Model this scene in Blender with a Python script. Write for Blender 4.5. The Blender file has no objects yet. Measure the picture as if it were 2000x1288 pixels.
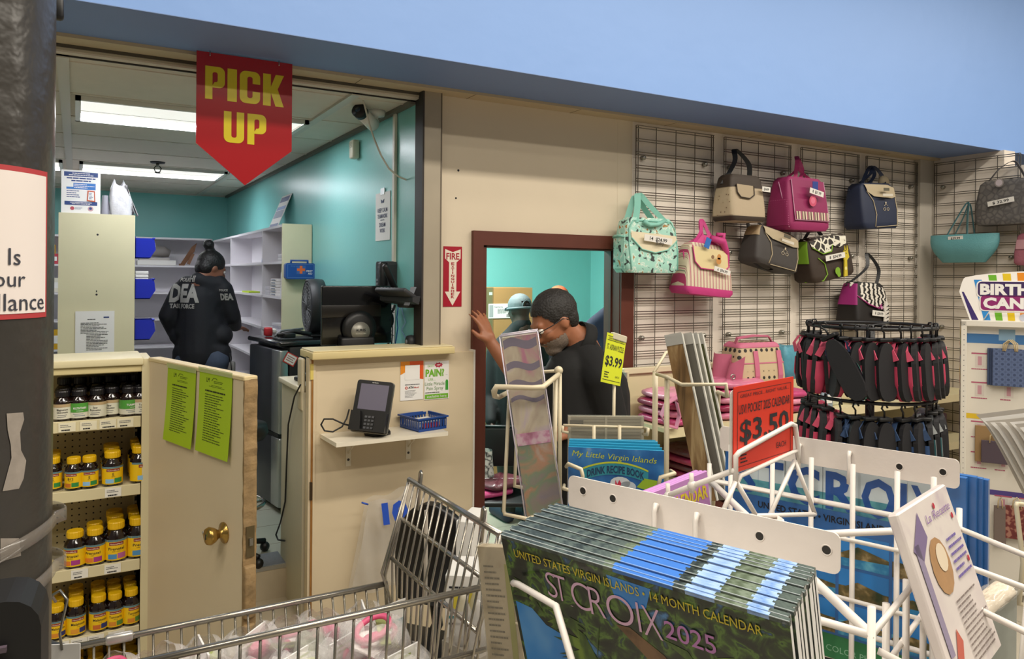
import bpy, bmesh, math, random
from mathutils import Matrix, Vector, Euler
random.seed(7)
SC = bpy.context.scene
COL = SC.collection
PI = math.pi
# ---------------------------------------------------------------- camera
FPX, TH, RO, CAMH = 1485.0, math.radians(29.8), math.radians(0.46), 1.87
_cd = bpy.data.cameras.new('camera')
_cam = bpy.data.objects.new('camera', _cd); COL.objects.link(_cam); SC.camera = _cam
_cd.sensor_fit = 'HORIZONTAL'; _cd.sensor_width = 36.0; _cd.lens = FPX / 2000 * 36
_cd.shift_y = -104 / 2000; _cd.clip_start = 0.02; _cd.clip_end = 60
VR = Vector((math.cos(TH), -math.sin(TH), 0)); VD = Vector((math.sin(TH), math.cos(TH), 0)); VU = Vector((0, 0, 1))
CR_ = VR * math.cos(RO) + VU * math.sin(RO); CU_ = VU * math.cos(RO) - VR * math.sin(RO)
CAM = Vector((0, 0, CAMH))
_m = Matrix((CR_, CU_, -VD)).transposed().to_4x4(); _m.translation = CAM
_cam.matrix_world = _m
# ---------------------------------------------------------------- world, lamps, exposure
_w = bpy.data.worlds.new('world'); SC.world = _w; _w.use_nodes = True
_w.node_tree.nodes['Background'].inputs[0].default_value = (1.0, 0.93, 0.82, 1)
_w.node_tree.nodes['Background'].inputs[1].default_value = 0.15
SC.view_settings.view_transform = 'Standard'; SC.view_settings.look = 'None'
SC.view_settings.gamma = 1.0; SC.view_settings.use_curve_mapping = False
SC.view_settings.exposure = 0.0
def area(name, loc, rot, sx, sy, power, col):
    l = bpy.data.lights.new(name, 'AREA'); l.shape = 'RECTANGLE'; l.size = sx; l.size_y = sy
    l.energy = power; l.color = col
    o = bpy.data.objects.new(name, l); COL.objects.link(o); o.location = loc; o.rotation_euler = rot
    return o
WARM = (1.0, 0.92, 0.80)
# rows of fluorescent lamps under the sales floor ceiling
area('store_lamp', (-1.6, -0.6, 4.5), (0, 0, 0), 2.4, 0.25, 75, WARM)
area('store_lamp', (1.6, 0.6, 4.5), (0, 0, 0), 2.4, 0.25, 96, WARM)
area('store_lamp', (4.4, 0.6, 4.5), (0, 0, 0), 2.4, 0.25, 96, WARM)
area('store_lamp', (1.6, -1.5, 4.5), (0, 0, 0), 2.4, 0.25, 75, WARM)
area('store_lamp', (4.4, -1.5, 4.5), (0, 0, 0), 2.4, 0.25, 75, WARM)
area('store_lamp', (7.4, 0.6, 4.5), (0, 0, 0), 2.4, 0.25, 96, WARM)
area('store_lamp', (-1.6, 1.2, 4.5), (0, 0, 0), 2.4, 0.25, 55, WARM)
# unseen lamp of the room behind the doorway; pharmacy tubes glow further down
area('back_room_lamp', (2.3, 5.2, 2.70), (0, 0, 0), 1.2, 0.5, 105, (0.95, 1.0, 0.95))

# ---------------------------------------------------------------- pixel helpers (2000x1288 photo)
def _ray(px, py): return VD + CR_ * ((px - 1000) / FPX) + CU_ * ((540 - py) / FPX)
def aX(px, py, v): r = _ray(px, py); return CAM + r * (v / r.x)
def aY(px, py, v): r = _ray(px, py); return CAM + r * (v / r.y)
def aZ(px, py, v): r = _ray(px, py); return CAM + r * ((v - CAMH) / r.z)
def aD(px, py, v): return CAM + _ray(px, py) * v
# ---------------------------------------------------------------- materials
def lin(c):
    c /= 255.0
    return c / 12.92 if c <= 0.04045 else ((c + 0.055) / 1.055) ** 2.4
def rgb(h):
    if isinstance(h, str): h = [int(h[i:i + 2], 16) for i in (0, 2, 4)]
    return (lin(h[0]), lin(h[1]), lin(h[2]), 1.0)
MATS = {}
def mat(col, rough=0.6, metal=0.0, var=0.0, scale=30.0, bump=0.0, bscale=None, emit=0.0, alpha=1.0, trans=0.0, coat=0.0, key=''):
    k = (col, rough, metal, var, scale, bump, bscale, emit, alpha, trans, coat)
    if k in MATS: return MATS[k]
    m = bpy.data.materials.new('m_' + str(col) + key); m.use_nodes = True; nt = m.node_tree; b = nt.nodes['Principled BSDF']
    c = rgb(col); b.inputs['Base Color'].default_value = c; b.inputs['Roughness'].default_value = rough; b.inputs['Metallic'].default_value = metal
    if alpha < 1: b.inputs['Alpha'].default_value = alpha
    if trans: b.inputs['Transmission Weight'].default_value = trans; b.inputs['IOR'].default_value = 1.2
    if coat: b.inputs['Coat Weight'].default_value = coat; b.inputs['Coat Roughness'].default_value = 0.08
    if emit: b.inputs['Emission Color'].default_value = c; b.inputs['Emission Strength'].default_value = emit
    if var or bump:
        tc = nt.nodes.new('ShaderNodeTexCoord')
    if var:
        n = nt.nodes.new('ShaderNodeTexNoise'); n.inputs['Scale'].default_value = scale; n.inputs['Detail'].default_value = 4
        nt.links.new(tc.outputs['Object'], n.inputs['Vector'])
        mx = nt.nodes.new('ShaderNodeMix'); mx.data_type = 'RGBA'
        mx.inputs[6].default_value = tuple(max(0, x * (1 - var)) for x in c[:3]) + (1,); mx.inputs[7].default_value = tuple(min(1, x * (1 + var)) for x in c[:3]) + (1,)
        nt.links.new(n.outputs['Fac'], mx.inputs[0]); nt.links.new(mx.outputs[2], b.inputs['Base Color'])
    if bump:
        n2 = nt.nodes.new('ShaderNodeTexNoise'); n2.inputs['Scale'].default_value = bscale or scale; n2.inputs['Detail'].default_value = 3
        nt.links.new(tc.outputs['Object'], n2.inputs['Vector'])
        bp = nt.nodes.new('ShaderNodeBump'); bp.inputs['Strength'].default_value = bump; bp.inputs['Distance'].default_value = 0.01
        nt.links.new(n2.outputs['Fac'], bp.inputs['Height']); nt.links.new(bp.outputs[0], b.inputs['Normal'])
    MATS[k] = m; return m
def ramp_mat(name, cols, scale=8.0, stretch=(1, 1, 1), rough=0.4, kind='noise', detail=4, dist=0.0, interp='LINEAR', coat=0.0):
    """printed or woven pattern: noise / wave / voronoi through a colour ramp in object space"""
    k = ('ramp', name)
    if k in MATS: return MATS[k]
    m = bpy.data.materials.new('m_' + name); m.use_nodes = True; nt = m.node_tree; b = nt.nodes['Principled BSDF']
    b.inputs['Roughness'].default_value = rough
    if coat: b.inputs['Coat Weight'].default_value = coat; b.inputs['Coat Roughness'].default_value = 0.1
    tc = nt.nodes.new('ShaderNodeTexCoord'); mp = nt.nodes.new('ShaderNodeMapping'); mp.inputs['Scale'].default_value = stretch
    nt.links.new(tc.outputs['Object'], mp.inputs[0])
    if kind == 'noise':
        n = nt.nodes.new('ShaderNodeTexNoise'); n.inputs['Scale'].default_value = scale; n.inputs['Detail'].default_value = detail; n.inputs['Distortion'].default_value = dist; o = n.outputs['Fac']
    elif kind == 'wave':
        n = nt.nodes.new('ShaderNodeTexWave'); n.inputs['Scale'].default_value = scale; n.inputs['Distortion'].default_value = dist; n.inputs['Detail'].default_value = detail; o = n.outputs['Fac']
    elif kind == 'cell':
        n = nt.nodes.new('ShaderNodeTexVoronoi'); n.inputs['Scale'].default_value = scale
        s = nt.nodes.new('ShaderNodeSeparateColor'); nt.links.new(n.outputs['Color'], s.inputs[0]); o = s.outputs[0]
    elif kind == 'edge':
        n = nt.nodes.new('ShaderNodeTexVoronoi'); n.feature = 'DISTANCE_TO_EDGE'; n.inputs['Scale'].default_value = scale; o = n.outputs['Distance']
    else:
        n = nt.nodes.new('ShaderNodeTexVoronoi'); n.inputs['Scale'].default_value = scale
        n.inputs['Randomness'].default_value = 0.0 if kind == 'dotgrid' else 1.0; o = n.outputs['Distance']
    nt.links.new(mp.outputs[0], n.inputs['Vector'])
    r = nt.nodes.new('ShaderNodeValToRGB'); r.color_ramp.interpolation = interp
    el = r.color_ramp.elements
    while len(el) < len(cols): el.new(0.5)
    for e, (p, c) in zip(el, cols): e.position = p; e.color = rgb(c)
    nt.links.new(o, r.inputs[0]); nt.links.new(r.outputs[0], b.inputs['Base Color'])
    MATS[k] = m; return m
# ---------------------------------------------------------------- mesh building
_txt = {}
def text_geo(s, size=1.0, bold=0.0, res=2):
    k = (s, bold, res)
    if k not in _txt:
        c = bpy.data.curves.new('t', 'FONT'); c.body = s; c.size = 1.0; c.offset = bold; c.resolution_u = res; c.align_x = 'LEFT'
        o = bpy.data.objects.new('t', c); COL.objects.link(o)
        dg = bpy.context.evaluated_depsgraph_get(); me = bpy.data.meshes.new_from_object(o.evaluated_get(dg))
        vs = [tuple(v.co) for v in me.vertices]; fs = [tuple(p.vertices) for p in me.polygons]
        bpy.data.objects.remove(o); bpy.data.curves.remove(c); bpy.data.meshes.remove(me)
        _txt[k] = (vs, fs)
    return _txt[k]
class MB:
    def __init__(s): s.v = []; s.f = []; s.mi = []; s.sm = []; s.mats = []
    def _m(s, m):
        if m not in s.mats: s.mats.append(m)
        return s.mats.index(m)
    def add(s, vs, fs, m, M=None, smooth=False):
        b = len(s.v); i = s._m(m)
        if M is not None: vs = [M @ Vector(v) for v in vs]
        s.v.extend([tuple(v) for v in vs])
        for f in fs: s.f.append([b + j for j in f]); s.mi.append(i); s.sm.append(smooth)
        return s
    def box(s, x0, x1, y0, y1, z0, z1, m, M=None, bev=0.0, seg=2):
        if bev:
            bm = bmesh.new(); bmesh.ops.create_cube(bm, size=1.0)
            for v in bm.verts: v.co = ((x0 + x1) / 2 + v.co.x * (x1 - x0), (y0 + y1) / 2 + v.co.y * (y1 - y0), (z0 + z1) / 2 + v.co.z * (z1 - z0))
            bmesh.ops.bevel(bm, geom=list(bm.edges), offset=bev, segments=seg, affect='EDGES', profile=0.5)
            bm.verts.index_update(); vs = [v.co.copy() for v in bm.verts]; fs = [[v.index for v in f.verts] for f in bm.faces]; bm.free()
            return s.add(vs, fs, m, M, seg > 1)
        vs = [(x, y, z) for z in (z0, z1) for y in (y0, y1) for x in (x0, x1)]
        return s.add(vs, [(0, 2, 3, 1), (4, 5, 7, 6), (0, 1, 5, 4), (2, 6, 7, 3), (0, 4, 6, 2), (1, 3, 7, 5)], m, M)
    def tube(s, pts, r, m, n=8, closed=False, M=None, flat=1.0):
        pts = [Vector(p) for p in pts]; N = len(pts); rs = r if isinstance(r, (list, tuple)) else [r] * N
        T = []
        for i in range(N):
            a = pts[(i - 1) % N] if (closed or i > 0) else pts[i]; b = pts[(i + 1) % N] if (closed or i < N - 1) else pts[i]
            d1 = (pts[i] - a); d2 = (b - pts[i])
            t = (d1.normalized() if d1.length else Vector()) + (d2.normalized() if d2.length else Vector())
            T.append(t.normalized() if t.length > 1e-9 else Vector((0, 0, 1)))
        u = T[0].orthogonal().normalized()
        if abs(T[0].z) < 0.9: u = T[0].cross(Vector((0, 0, 1))).normalized()
        vs = []
        for i in range(N):
            u = (u - T[i] * u.dot(T[i]));
            u = u.normalized() if u.length > 1e-6 else T[i].orthogonal().normalized()
            w = T[i].cross(u)
            k = 1.0
            if 0 < i < N - 1 or closed:
                a = pts[(i - 1) % N]; b = pts[(i + 1) % N]
                c = (pts[i] - a).normalized().dot((b - pts[i]).normalized()); k = min(1.5, 1 / max(0.5, math.sqrt(max(0.01, (1 + c) / 2))))
            for j in range(n):
                q = 2 * PI * j / n
                vs.append(pts[i] + (u * math.cos(q) + w * math.sin(q) * flat) * rs[i] * (k if k < 1.2 else 1.1))
        fs = []
        for i in range(N if closed else N - 1):
            a = i * n; b = ((i + 1) % N) * n
            for j in range(n): fs.append((a + j, a + (j + 1) % n, b + (j + 1) % n, b + j))
        if not closed: fs.append(tuple(range(n - 1, -1, -1))); fs.append(tuple((N - 1) * n + j for j in range(n)))
        return s.add(vs, fs, m, M, n > 5)
    def strap(s, pts, w, t, m, side=(0, 1, 0), M=None):
        """flat ribbon w wide along side, t thick"""
        pts = [Vector(p) for p in pts]; sd = Vector(side).normalized(); vs = []; N = len(pts)
        for i in range(N):
            a = pts[max(0, i - 1)]; b = pts[min(N - 1, i + 1)]; T = (b - a).normalized(); n = T.cross(sd).normalized()
            for q, e in ((-1, -1), (1, -1), (1, 1), (-1, 1)): vs.append(pts[i] + sd * (q * w / 2) + n * (e * t / 2))
        fs = []
        for i in range(N - 1):
            for j in range(4): fs.append((i * 4 + j, i * 4 + (j + 1) % 4, i * 4 + 4 + (j + 1) % 4, i * 4 + 4 + j))
        fs.append((3, 2, 1, 0)); fs.append(tuple((N - 1) * 4 + j for j in range(4)))
        return s.add(vs, fs, m, M, False)
    def lathe(s, prof, m, n=20, M=None, smooth=True):
        vs = []; N = len(prof)
        for r, z in prof:
            for j in range(n): q = 2 * PI * j / n; vs.append((r * math.cos(q), r * math.sin(q), z))
        fs = [(i * n + j, i * n + (j + 1) % n, (i + 1) * n + (j + 1) % n, (i + 1) * n + j) for i in range(N - 1) for j in range(n)]
        fs.append(tuple(range(n - 1, -1, -1))); fs.append(tuple((N - 1) * n + j for j in range(n)))
        return s.add(vs, fs, m, M, smooth)
    def prism(s, poly, y0, y1, m, M=None):
        """polygon given in (x, z), extruded from y0 to y1 (y0 is the front)"""
        n = len(poly); ar = sum(poly[i][0] * poly[(i + 1) % n][1] - poly[(i + 1) % n][0] * poly[i][1] for i in range(n))
        if ar < 0: poly = poly[::-1]
        vs = [(x, y0, z) for x, z in poly] + [(x, y1, z) for x, z in poly]
        fs = [tuple(range(n)), tuple(range(2 * n - 1, n - 1, -1))] + [(i, n + i, n + (i + 1) % n, (i + 1) % n) for i in range(n)]
        return s.add(vs, fs, m, M)
    def poly(s, poly, y, m, M=None):
        n = len(poly); ar = sum(poly[i][0] * poly[(i + 1) % n][1] - poly[(i + 1) % n][0] * poly[i][1] for i in range(n))
        if ar < 0: poly = poly[::-1]
        return s.add([(x, y, z) for x, z in poly], [tuple(range(n))], m, M)
    def rect(s, x0, x1, z0, z1, y, m, M=None): return s.add([(x0, y, z0), (x1, y, z0), (x1, y, z1), (x0, y, z1)], [(0, 1, 2, 3)], m, M)
    def disc(s, x, z, r, y, m, M=None, n=14, rz=None): return s.poly([(x + r * math.cos(2 * PI * i / n), z + (rz or r) * math.sin(2 * PI * i / n)) for i in range(n)], y, m, M)
    def grid(s, fn, nu, nv, m, M=None, cu=False):
        """surface fn(u, v) for u, v in 0..1"""
        vs = [fn(i / nu, j / nv) for j in range(nv + 1) for i in range(nu + (0 if cu else 1))]; w = nu if cu else nu + 1
        fs = [(j * w + i, j * w + (i + 1) % w, (j + 1) * w + (i + 1) % w, (j + 1) * w + i) for j in range(nv) for i in range(nu)]
        return s.add(vs, fs, m, M, True)
    def ball(s, c, r, m, n=12, M=None):
        if not isinstance(r, (list, tuple)): r = (r, r, r)
        k = max(4, n // 2 + 1)
        vs = [(c[0], c[1], c[2] - r[2])]; fs = []
        for i in range(1, k):
            p = -PI / 2 + PI * i / k
            for j in range(n):
                q = 2 * PI * j / n; vs.append((c[0] + r[0] * math.cos(p) * math.cos(q), c[1] + r[1] * math.cos(p) * math.sin(q), c[2] + r[2] * math.sin(p)))
        vs.append((c[0], c[1], c[2] + r[2])); e = len(vs) - 1
        for j in range(n): fs.append((0, 1 + (j + 1) % n, 1 + j)); fs.append((e, e - n + j, e - n + (j + 1) % n))
        for i in range(k - 2):
            for j in range(n): a = 1 + i * n; fs.append((a + j, a + (j + 1) % n, a + n + (j + 1) % n, a + n + j))
        return s.add(vs, fs, m, M, True)
    def loft(s, rings, m, M=None, smooth=True, caps=True):
        n = len(rings[0]); vs = [p for r in rings for p in r]
        fs = [(i * n + j, i * n + (j + 1) % n, (i + 1) * n + (j + 1) % n, (i + 1) * n + j) for i in range(len(rings) - 1) for j in range(n)]
        if caps: fs.append(tuple(range(n - 1, -1, -1))); fs.append(tuple((len(rings) - 1) * n + j for j in range(n)))
        return s.add(vs, fs, m, M, smooth)
    def text(s, t, x, z, size, m, y=-0.001, al='C', w=None, bold=0.0, sx=1.0, M=None, fn=None, res=2, shear=0.0):
        """writing standing in the xz plane, read from -y; w stretches it to a width; size is the capital height"""
        vs, fs = text_geo(t, 1.0, bold, res)
        if not vs: return s
        x0 = min(v[0] for v in vs); x1 = max(v[0] for v in vs); k = size / 0.70
        kx = (w / (x1 - x0)) if w else k * sx
        off = {'C': (x0 + x1) / 2, 'L': x0, 'R': x1}[al]
        pts = [(x + (v[0] - off) * kx + shear * v[1] * k, y, z + v[1] * k) for v in vs]
        if fn: pts = [fn(p) for p in pts]
        return s.add(pts, fs, m, M)
    def lines(s, x0, x1, z1, z0, n, m, y=-0.001, th=0.4, seed=1, al='L', M=None):
        """n rows of fine print too small to read"""
        rr = random.Random(seed); h = (z1 - z0) / n
        for i in range(n):
            k = rr.uniform(0.55, 1.0); z = z1 - h * (i + 0.5); w = (x1 - x0) * k
            a = x0 if al == 'L' else (x0 + x1) / 2 - w / 2
            b = a + w; x = a
            while x < b - 0.001:
                q = min(b, x + (x1 - x0) * rr.uniform(0.05, 0.2)); s.rect(x, q, z - h * th / 2, z + h * th / 2, y, m, M); x = q + (x1 - x0) * 0.015
        return s
    def mesh(s, name):
        me = bpy.data.meshes.new(name); me.from_pydata(s.v, [], s.f)
        for m in s.mats: me.materials.append(m)
        me.polygons.foreach_set('material_index', s.mi); me.polygons.foreach_set('use_smooth', s.sm); me.update(); return me
    def build(s, name, parent=None, loc=(0, 0, 0), rot=(0, 0, 0)):
        o = bpy.data.objects.new(name, s.mesh(name)); COL.objects.link(o); o.location = loc; o.rotation_euler = rot
        if parent is not None: o.parent = parent
        return o
def tag(o, label, cat, group=None, kind=None):
    o['label'] = label; o['category'] = cat
    if group: o['group'] = group
    if kind: o['kind'] = kind
    return o
def thing(name, label, cat, loc=(0, 0, 0), rz=0.0, group=None, rot=None, scale=1.0):
    o = bpy.data.objects.new(name, None); COL.objects.link(o); o.empty_display_size = 0.05
    o.location = loc; o.rotation_euler = rot or (0, 0, rz); o.scale = (scale,) * 3
    return tag(o, label, cat, group)
def struct(name, mb, **k):
    o = mb.build(name, **k)
    if k.get('parent') is None: o['kind'] = 'structure'
    return o
def copy_tree(o, label=None, group=None, loc=None, rz=None, parent=None):
    c = o.copy(); COL.objects.link(c)
    if parent is not None: c.parent = parent
    if label: c['label'] = label
    if group: c['group'] = group
    if loc is not None: c.location = loc
    if rz is not None: c.rotation_euler = (c.rotation_euler.x, c.rotation_euler.y, rz)
    for ch in list(o.children): copy_tree(ch, parent=c)
    return c
def partlabel(o, t): o['label'] = t; return o
def rrect(x0, x1, z0, z1, r, n=4):
    out = []
    for cx, cz, a in ((x1 - r, z0 + r, -PI / 2), (x1 - r, z1 - r, 0), (x0 + r, z1 - r, PI / 2), (x0 + r, z0 + r, PI)):
        for i in range(n + 1): q = a + PI / 2 * i / n; out.append((cx + r * math.cos(q), cz + r * math.sin(q)))
    return out
def Tr(x, y, z, rz=0, rx=0, ry=0): return Matrix.Translation((x, y, z)) @ Euler((rx, ry, rz)).to_matrix().to_4x4()
BLK = mat('0d0d0f', 0.45); INK = mat('1c1c22', 0.7); WHT = mat('e9e6e0', 0.5); PAPER = mat('e8e6e2', 0.6)
CHROME = mat('b9b6b0', 0.22, 1.0); STEEL = mat('9a9890', 0.35, 0.9)
# ================================================================ the rooms
CREAM = mat('d6c8b0', 0.62, var=0.05, scale=3.0, bump=0.05, bscale=40)
CREAM2 = mat('d9ccb0', 0.55, var=0.05, scale=6.0, bump=0.04, bscale=30)
TEAL = mat('80c6c2', 0.30, var=0.04, scale=2.0, bump=0.06, bscale=60)
BLUE = mat('82a8e4', 0.5, var=0.03, scale=2.0, bump=0.25, bscale=9)
WALLW = mat('e2d8cb', 0.6, var=0.03, scale=4)
TAN = mat('b9a88a', 0.7, var=0.06, scale=8)
TILE = mat('d3cabb', 0.8, var=0.05, scale=12, bump=0.08, bscale=120)
TBAR = mat('c3bdb0', 0.5)
MAROON = mat('5a2a1c', 0.5, var=0.15, scale=14)
TILEFLOOR = mat('b3ab9a', 0.35, var=0.10, scale=6)
RW = 3.45
s = MB()
s.box(-4, 9, -4, RW, -0.1, 0, TILEFLOOR); s.box(1.55, 9, RW, 9, -0.1, 0, TILEFLOOR)
DL = mat('8e8677', 0.5)
for i in range(20):
    x = -1.0 + i * 0.305 * 1.5
    s.box(x, x + 0.003, -1, 6.4 if x > 1.6 else RW - 0.9, 0, 0.0006, DL)
for i in range(18):
    y = -1.0 + i * 0.4575; s.box(-1 if y < 2.4 else 1.6, 8, y, y + 0.003, 0, 0.0006, DL)
struct('floor', s)
# pharmacy floor, raised, with its steps
s = MB(); PT = mat('a9ab9c', 0.35, var=0.12, scale=5)
s.box(-4, 1.45, 3.75, 9.2, 0.0, 0.46, PT); s.box(-4, .25, 3.58, 3.75, 0.0, 0.46, PT); s.box(.93, 1.45, 3.46, 3.75, 0.0, 0.46, PT)
for i in range(12): s.box(-3, 1.44, 3.76 + i * 0.305, 3.764 + i * 0.305, 0.46, 0.4608, DL)
for i in range(14): s.box(-2.6 + i * 0.305, -2.596 + i * 0.305, 3.76, 8.6, 0.46, 0.4608, DL)
struct('floor_pharmacy', s)
s = MB(); MATG = mat('6f7378', 0.9, var=0.2, scale=60)
s.box(0.25, 0.895, 3.752, 3.93, 0.460, 0.466, MATG); s.box(0.25, 0.895, 3.742, 3.752, 0.448, 0.468, mat('c9c9c6', 0.3, 0.8))
struct('trim_1', s)
s = MB(); SB = mat('b8ab93', 0.6, var=0.15, scale=9)
for k, (z, y0, y1) in enumerate(((0.305, 3.45, 3.75), (0.15, 3.15, 3.45))):
    s.box(0.25, 0.895, y0, 3.75, 0 if k else .15, z, SB); s.box(0.25, 0.895, y0 - 0.015, y0 + 0.02, z - 0.02, z + 0.002, SB)
s.box(0.25, 0.895, 3.745, 3.752, .305, .45, SB)
struct('trim_2', s)
s = MB(); s.box(.893, .925, 3.455, 3.86, 0, 1.335, mat('bfb79f', .5, var=.04, scale=5)); struct('trim_7', s)
# pharmacy shell
s = MB(); s.box(1.45, 1.55, 3.50, 9.2, 0, 2.95, TEAL); struct('wall_pharmacy_right', s)
s = MB(); s.box(-4, 1.45, 8.9, 9.0, 0.4, 2.95, TEAL); struct('wall_pharmacy_back', s)
s = MB(); s.box(-3.0, -2.9, 3.5, 8.9, 0.4, 2.95, TEAL); struct('wall_pharmacy_left', s)
s = MB(); s.box(-3, 1.45, 3.46, 8.9, 2.735, 2.80, TILE); struct('ceiling', s)
s = MB()
for x in (-2.5, -1.28, -0.055, 1.145): s.box(x - 0.022, x + 0.022, 3.5, 8.9, 2.722, 2.736, TBAR)
for i in range(9):
    y = 3.60 + i * 0.62
    s.box(-3, 1.45, y - 0.010, y + 0.010, 2.731, 2.736, TILE)
    s.box(-3, 1.45, y + 0.010, y + 0.0125, 2.733, 2.7353, mat('4a473f', 0.9))
s.box(1.42, 1.45, 3.5, 8.9, 2.715, 2.736, mat('6d6a60', 0.7)); s.box(-3, 1.45, 8.87, 8.9, 2.72, 2.736, TBAR)
struct('ceiling_grid', s)
# bulkhead over the opening, the strip behind it and the pale track
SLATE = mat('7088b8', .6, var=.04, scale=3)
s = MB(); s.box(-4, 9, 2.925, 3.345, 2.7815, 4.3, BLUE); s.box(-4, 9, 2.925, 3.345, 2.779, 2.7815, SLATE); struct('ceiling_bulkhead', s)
s = MB(); s.box(-4, 5.6, 3.345, 3.52, 2.765, 2.90, TAN)
for x in (-0.1, 1.12, 1.7, 2.33, 3.0, 3.7, 4.4, 5.0): s.box(x, x + 0.004, 3.345, 3.45, 2.7642, 2.766, mat('6b5d47', 0.8))
s.box(-4, 1.455, 3.455, 3.50, 2.742, 2.766, mat('b5ad98', 0.5)); s.box(-4, 1.455, 3.45, 3.455, 2.752, 2.766, mat('4b463c', 0.6)); s.box(-4, 1.455, 3.50, 3.506, 2.728, 2.766, mat('2b2824', 0.6))  # pale track; dark strips along it are its shadow put in as colour
struct('trim_3', s)
# steel post at the end of the opening
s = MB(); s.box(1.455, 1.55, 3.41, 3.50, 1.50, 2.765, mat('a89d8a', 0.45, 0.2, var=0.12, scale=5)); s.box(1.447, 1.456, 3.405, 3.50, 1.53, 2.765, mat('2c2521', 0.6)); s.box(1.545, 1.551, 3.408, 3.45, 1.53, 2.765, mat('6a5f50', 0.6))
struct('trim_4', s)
# shop wall with the doorway
s = MB()
s.box(1.55, 1.75, RW, 3.57, 0, 2.77, CREAM); s.box(1.75, 2.76, RW, 3.57, 2.08, 2.77, CREAM); s.box(2.76, 5.62, RW, 3.57, 0, 2.77, WALLW)
s.box(2.66, 2.765, RW - 0.001, 3.5, 2.1, 2.77, CREAM)
s.disc(1.66, 2.40, 0.006, RW - 0.001, INK); s.disc(1.648, 2.26, 0.005, RW - 0.001, INK)
struct('wall_front', s)
s = MB()
s.prism([(1.737, 0), (1.795, 0), (1.795, 2.027), (2.675, 2.027), (2.675, 0), (2.765, 0), (2.765, 2.10), (1.737, 2.10)], 3.425, 3.46, MAROON)
s.box(1.793, 1.82, 3.44, 3.60, 0, 2.03, MAROON); s.box(2.672, 2.77, 3.44, 3.585, 0, 2.03, MAROON); s.box(1.793, 2.68, 3.44, 3.585, 2.02, 2.06, MAROON)
s.box(2.664, 2.672, 3.51, 3.53, 0, 2.02, mat('4a2117', 0.5))
o = struct('door_1', s)
# room behind the doorway
s = MB(); s.box(1.55, 5.6, 6.4, 6.5, 0, 2.8, TEAL); struct('wall_back', s)
s = MB(); s.box(1.551, 1.57, 3.57, 6.4, 0, 2.8, TEAL); struct('wall_left', s)
s = MB(); s.box(4.6, 4.7, 3.57, 6.4, 0, 2.8, TEAL); struct('wall_store_room_right', s)
s = MB(); s.box(1.55, 4.7, 3.57, 6.5, 2.74, 2.8, TILE); struct('ceiling_store_room', s)
# right hand shop wall
s = MB(); s.box(5.61, 5.75, 2.9, 3.57, 0, 2.78, WALLW); s.box(5.61, 5.75, 1.6, 2.9, 0, 2.66, WALLW); s.box(5.44, 5.62, 3.40, 3.46, 1.2, 2.77, mat('b5aea2', 0.6)); struct('wall_right', s)
# ================================================================ pharmacy room contents
BEIGE = mat('d9d2ae', 0.5, var=0.05, scale=5, bump=0.02, bscale=50)
WLAM = mat('dcd9dd', 0.45); GREY = mat('6d6f72', 0.5); DGREY = mat('2c2d30', 0.5)
TUBE = mat('f6f8ff', 0.5, emit=26.0); NAVY = mat('2a3f7a', 0.5); DBLUE = mat('1f2fae', 0.35)
def ceiling_light(x0, x1, y0, y1, label):
    t = thing('ceiling_light', label, 'light', ((x0 + x1) / 2, (y0 + y1) / 2, 2.735), group='fluorescent ceiling troffers')
    hx, hy = (x1 - x0) / 2, (y1 - y0) / 2; FR = mat('d9d8d0', 0.4)
    s = MB()
    for a, b, c, d in ((-hx, hx, -hy, -hy + .025), (-hx, hx, hy - .025, hy), (-hx, -hx + .025, -hy, hy), (hx - .025, hx, -hy, hy)): s.box(a, b, c, d, -0.022, -0.001, FR)
    s.build('frame', t)
    s = MB(); LENS = mat('efeee6', 0.4, emit=.85)
    for a, b, m in ((-hy + .025, .02, LENS), (.035, .10, LENS), (.115, hy - .025, TUBE), (-hy + .025, -hy + .05, TUBE)): s.box(-hx + .025, hx - .025, a, b, -.014 if m is TUBE else -.012, -.004, m)
    s.box(-hx + .025, hx - .025, .02, .035, -.011, -.004, mat('8d8d86', .5)); s.box(-hx + .025, hx - .025, .10, .115, -.011, -.004, mat('8d8d86', .5))
    s.build('diffuser', t)
    return t
ceiling_light(-0.012, 1.125, 4.26, 4.88, 'white fluorescent ceiling light nearest the opening, partly hidden by the pick up sign')
ceiling_light(0.013, 1.10, 6.76, 7.34, 'white fluorescent ceiling light farther back, above the leaning poster and plastic bags')
ceiling_light(-1.25, -0.10, 6.76, 7.34, 'white fluorescent ceiling light whose end shows beside the dark column')
# sprinkler
t = thing('sprinkler', 'small dark fire sprinkler head hanging under the ceiling tiles', 'sprinkler', (0.54, 6.49, 2.735))
MB().lathe([(0.001, -0.012), (0.05, -0.010), (0.055, 0), (0.001, 0)], DGREY).build('escutcheon', t)
s = MB(); s.tube([(0, 0, -0.01), (0, 0, -0.04)], 0.012, STEEL)
for q in (-1, 1): s.tube([(0.012 * q, 0, -0.03), (0.026 * q, 0, -0.05), (0.016 * q, 0, -0.075), (0, 0, -0.082)], 0.004, DGREY, 6)
s.lathe([(0.001, -0.084), (0.02, -0.086), (0.02, -0.082), (0.001, -0.080)], DGREY); s.build('nozzle', t)
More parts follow.
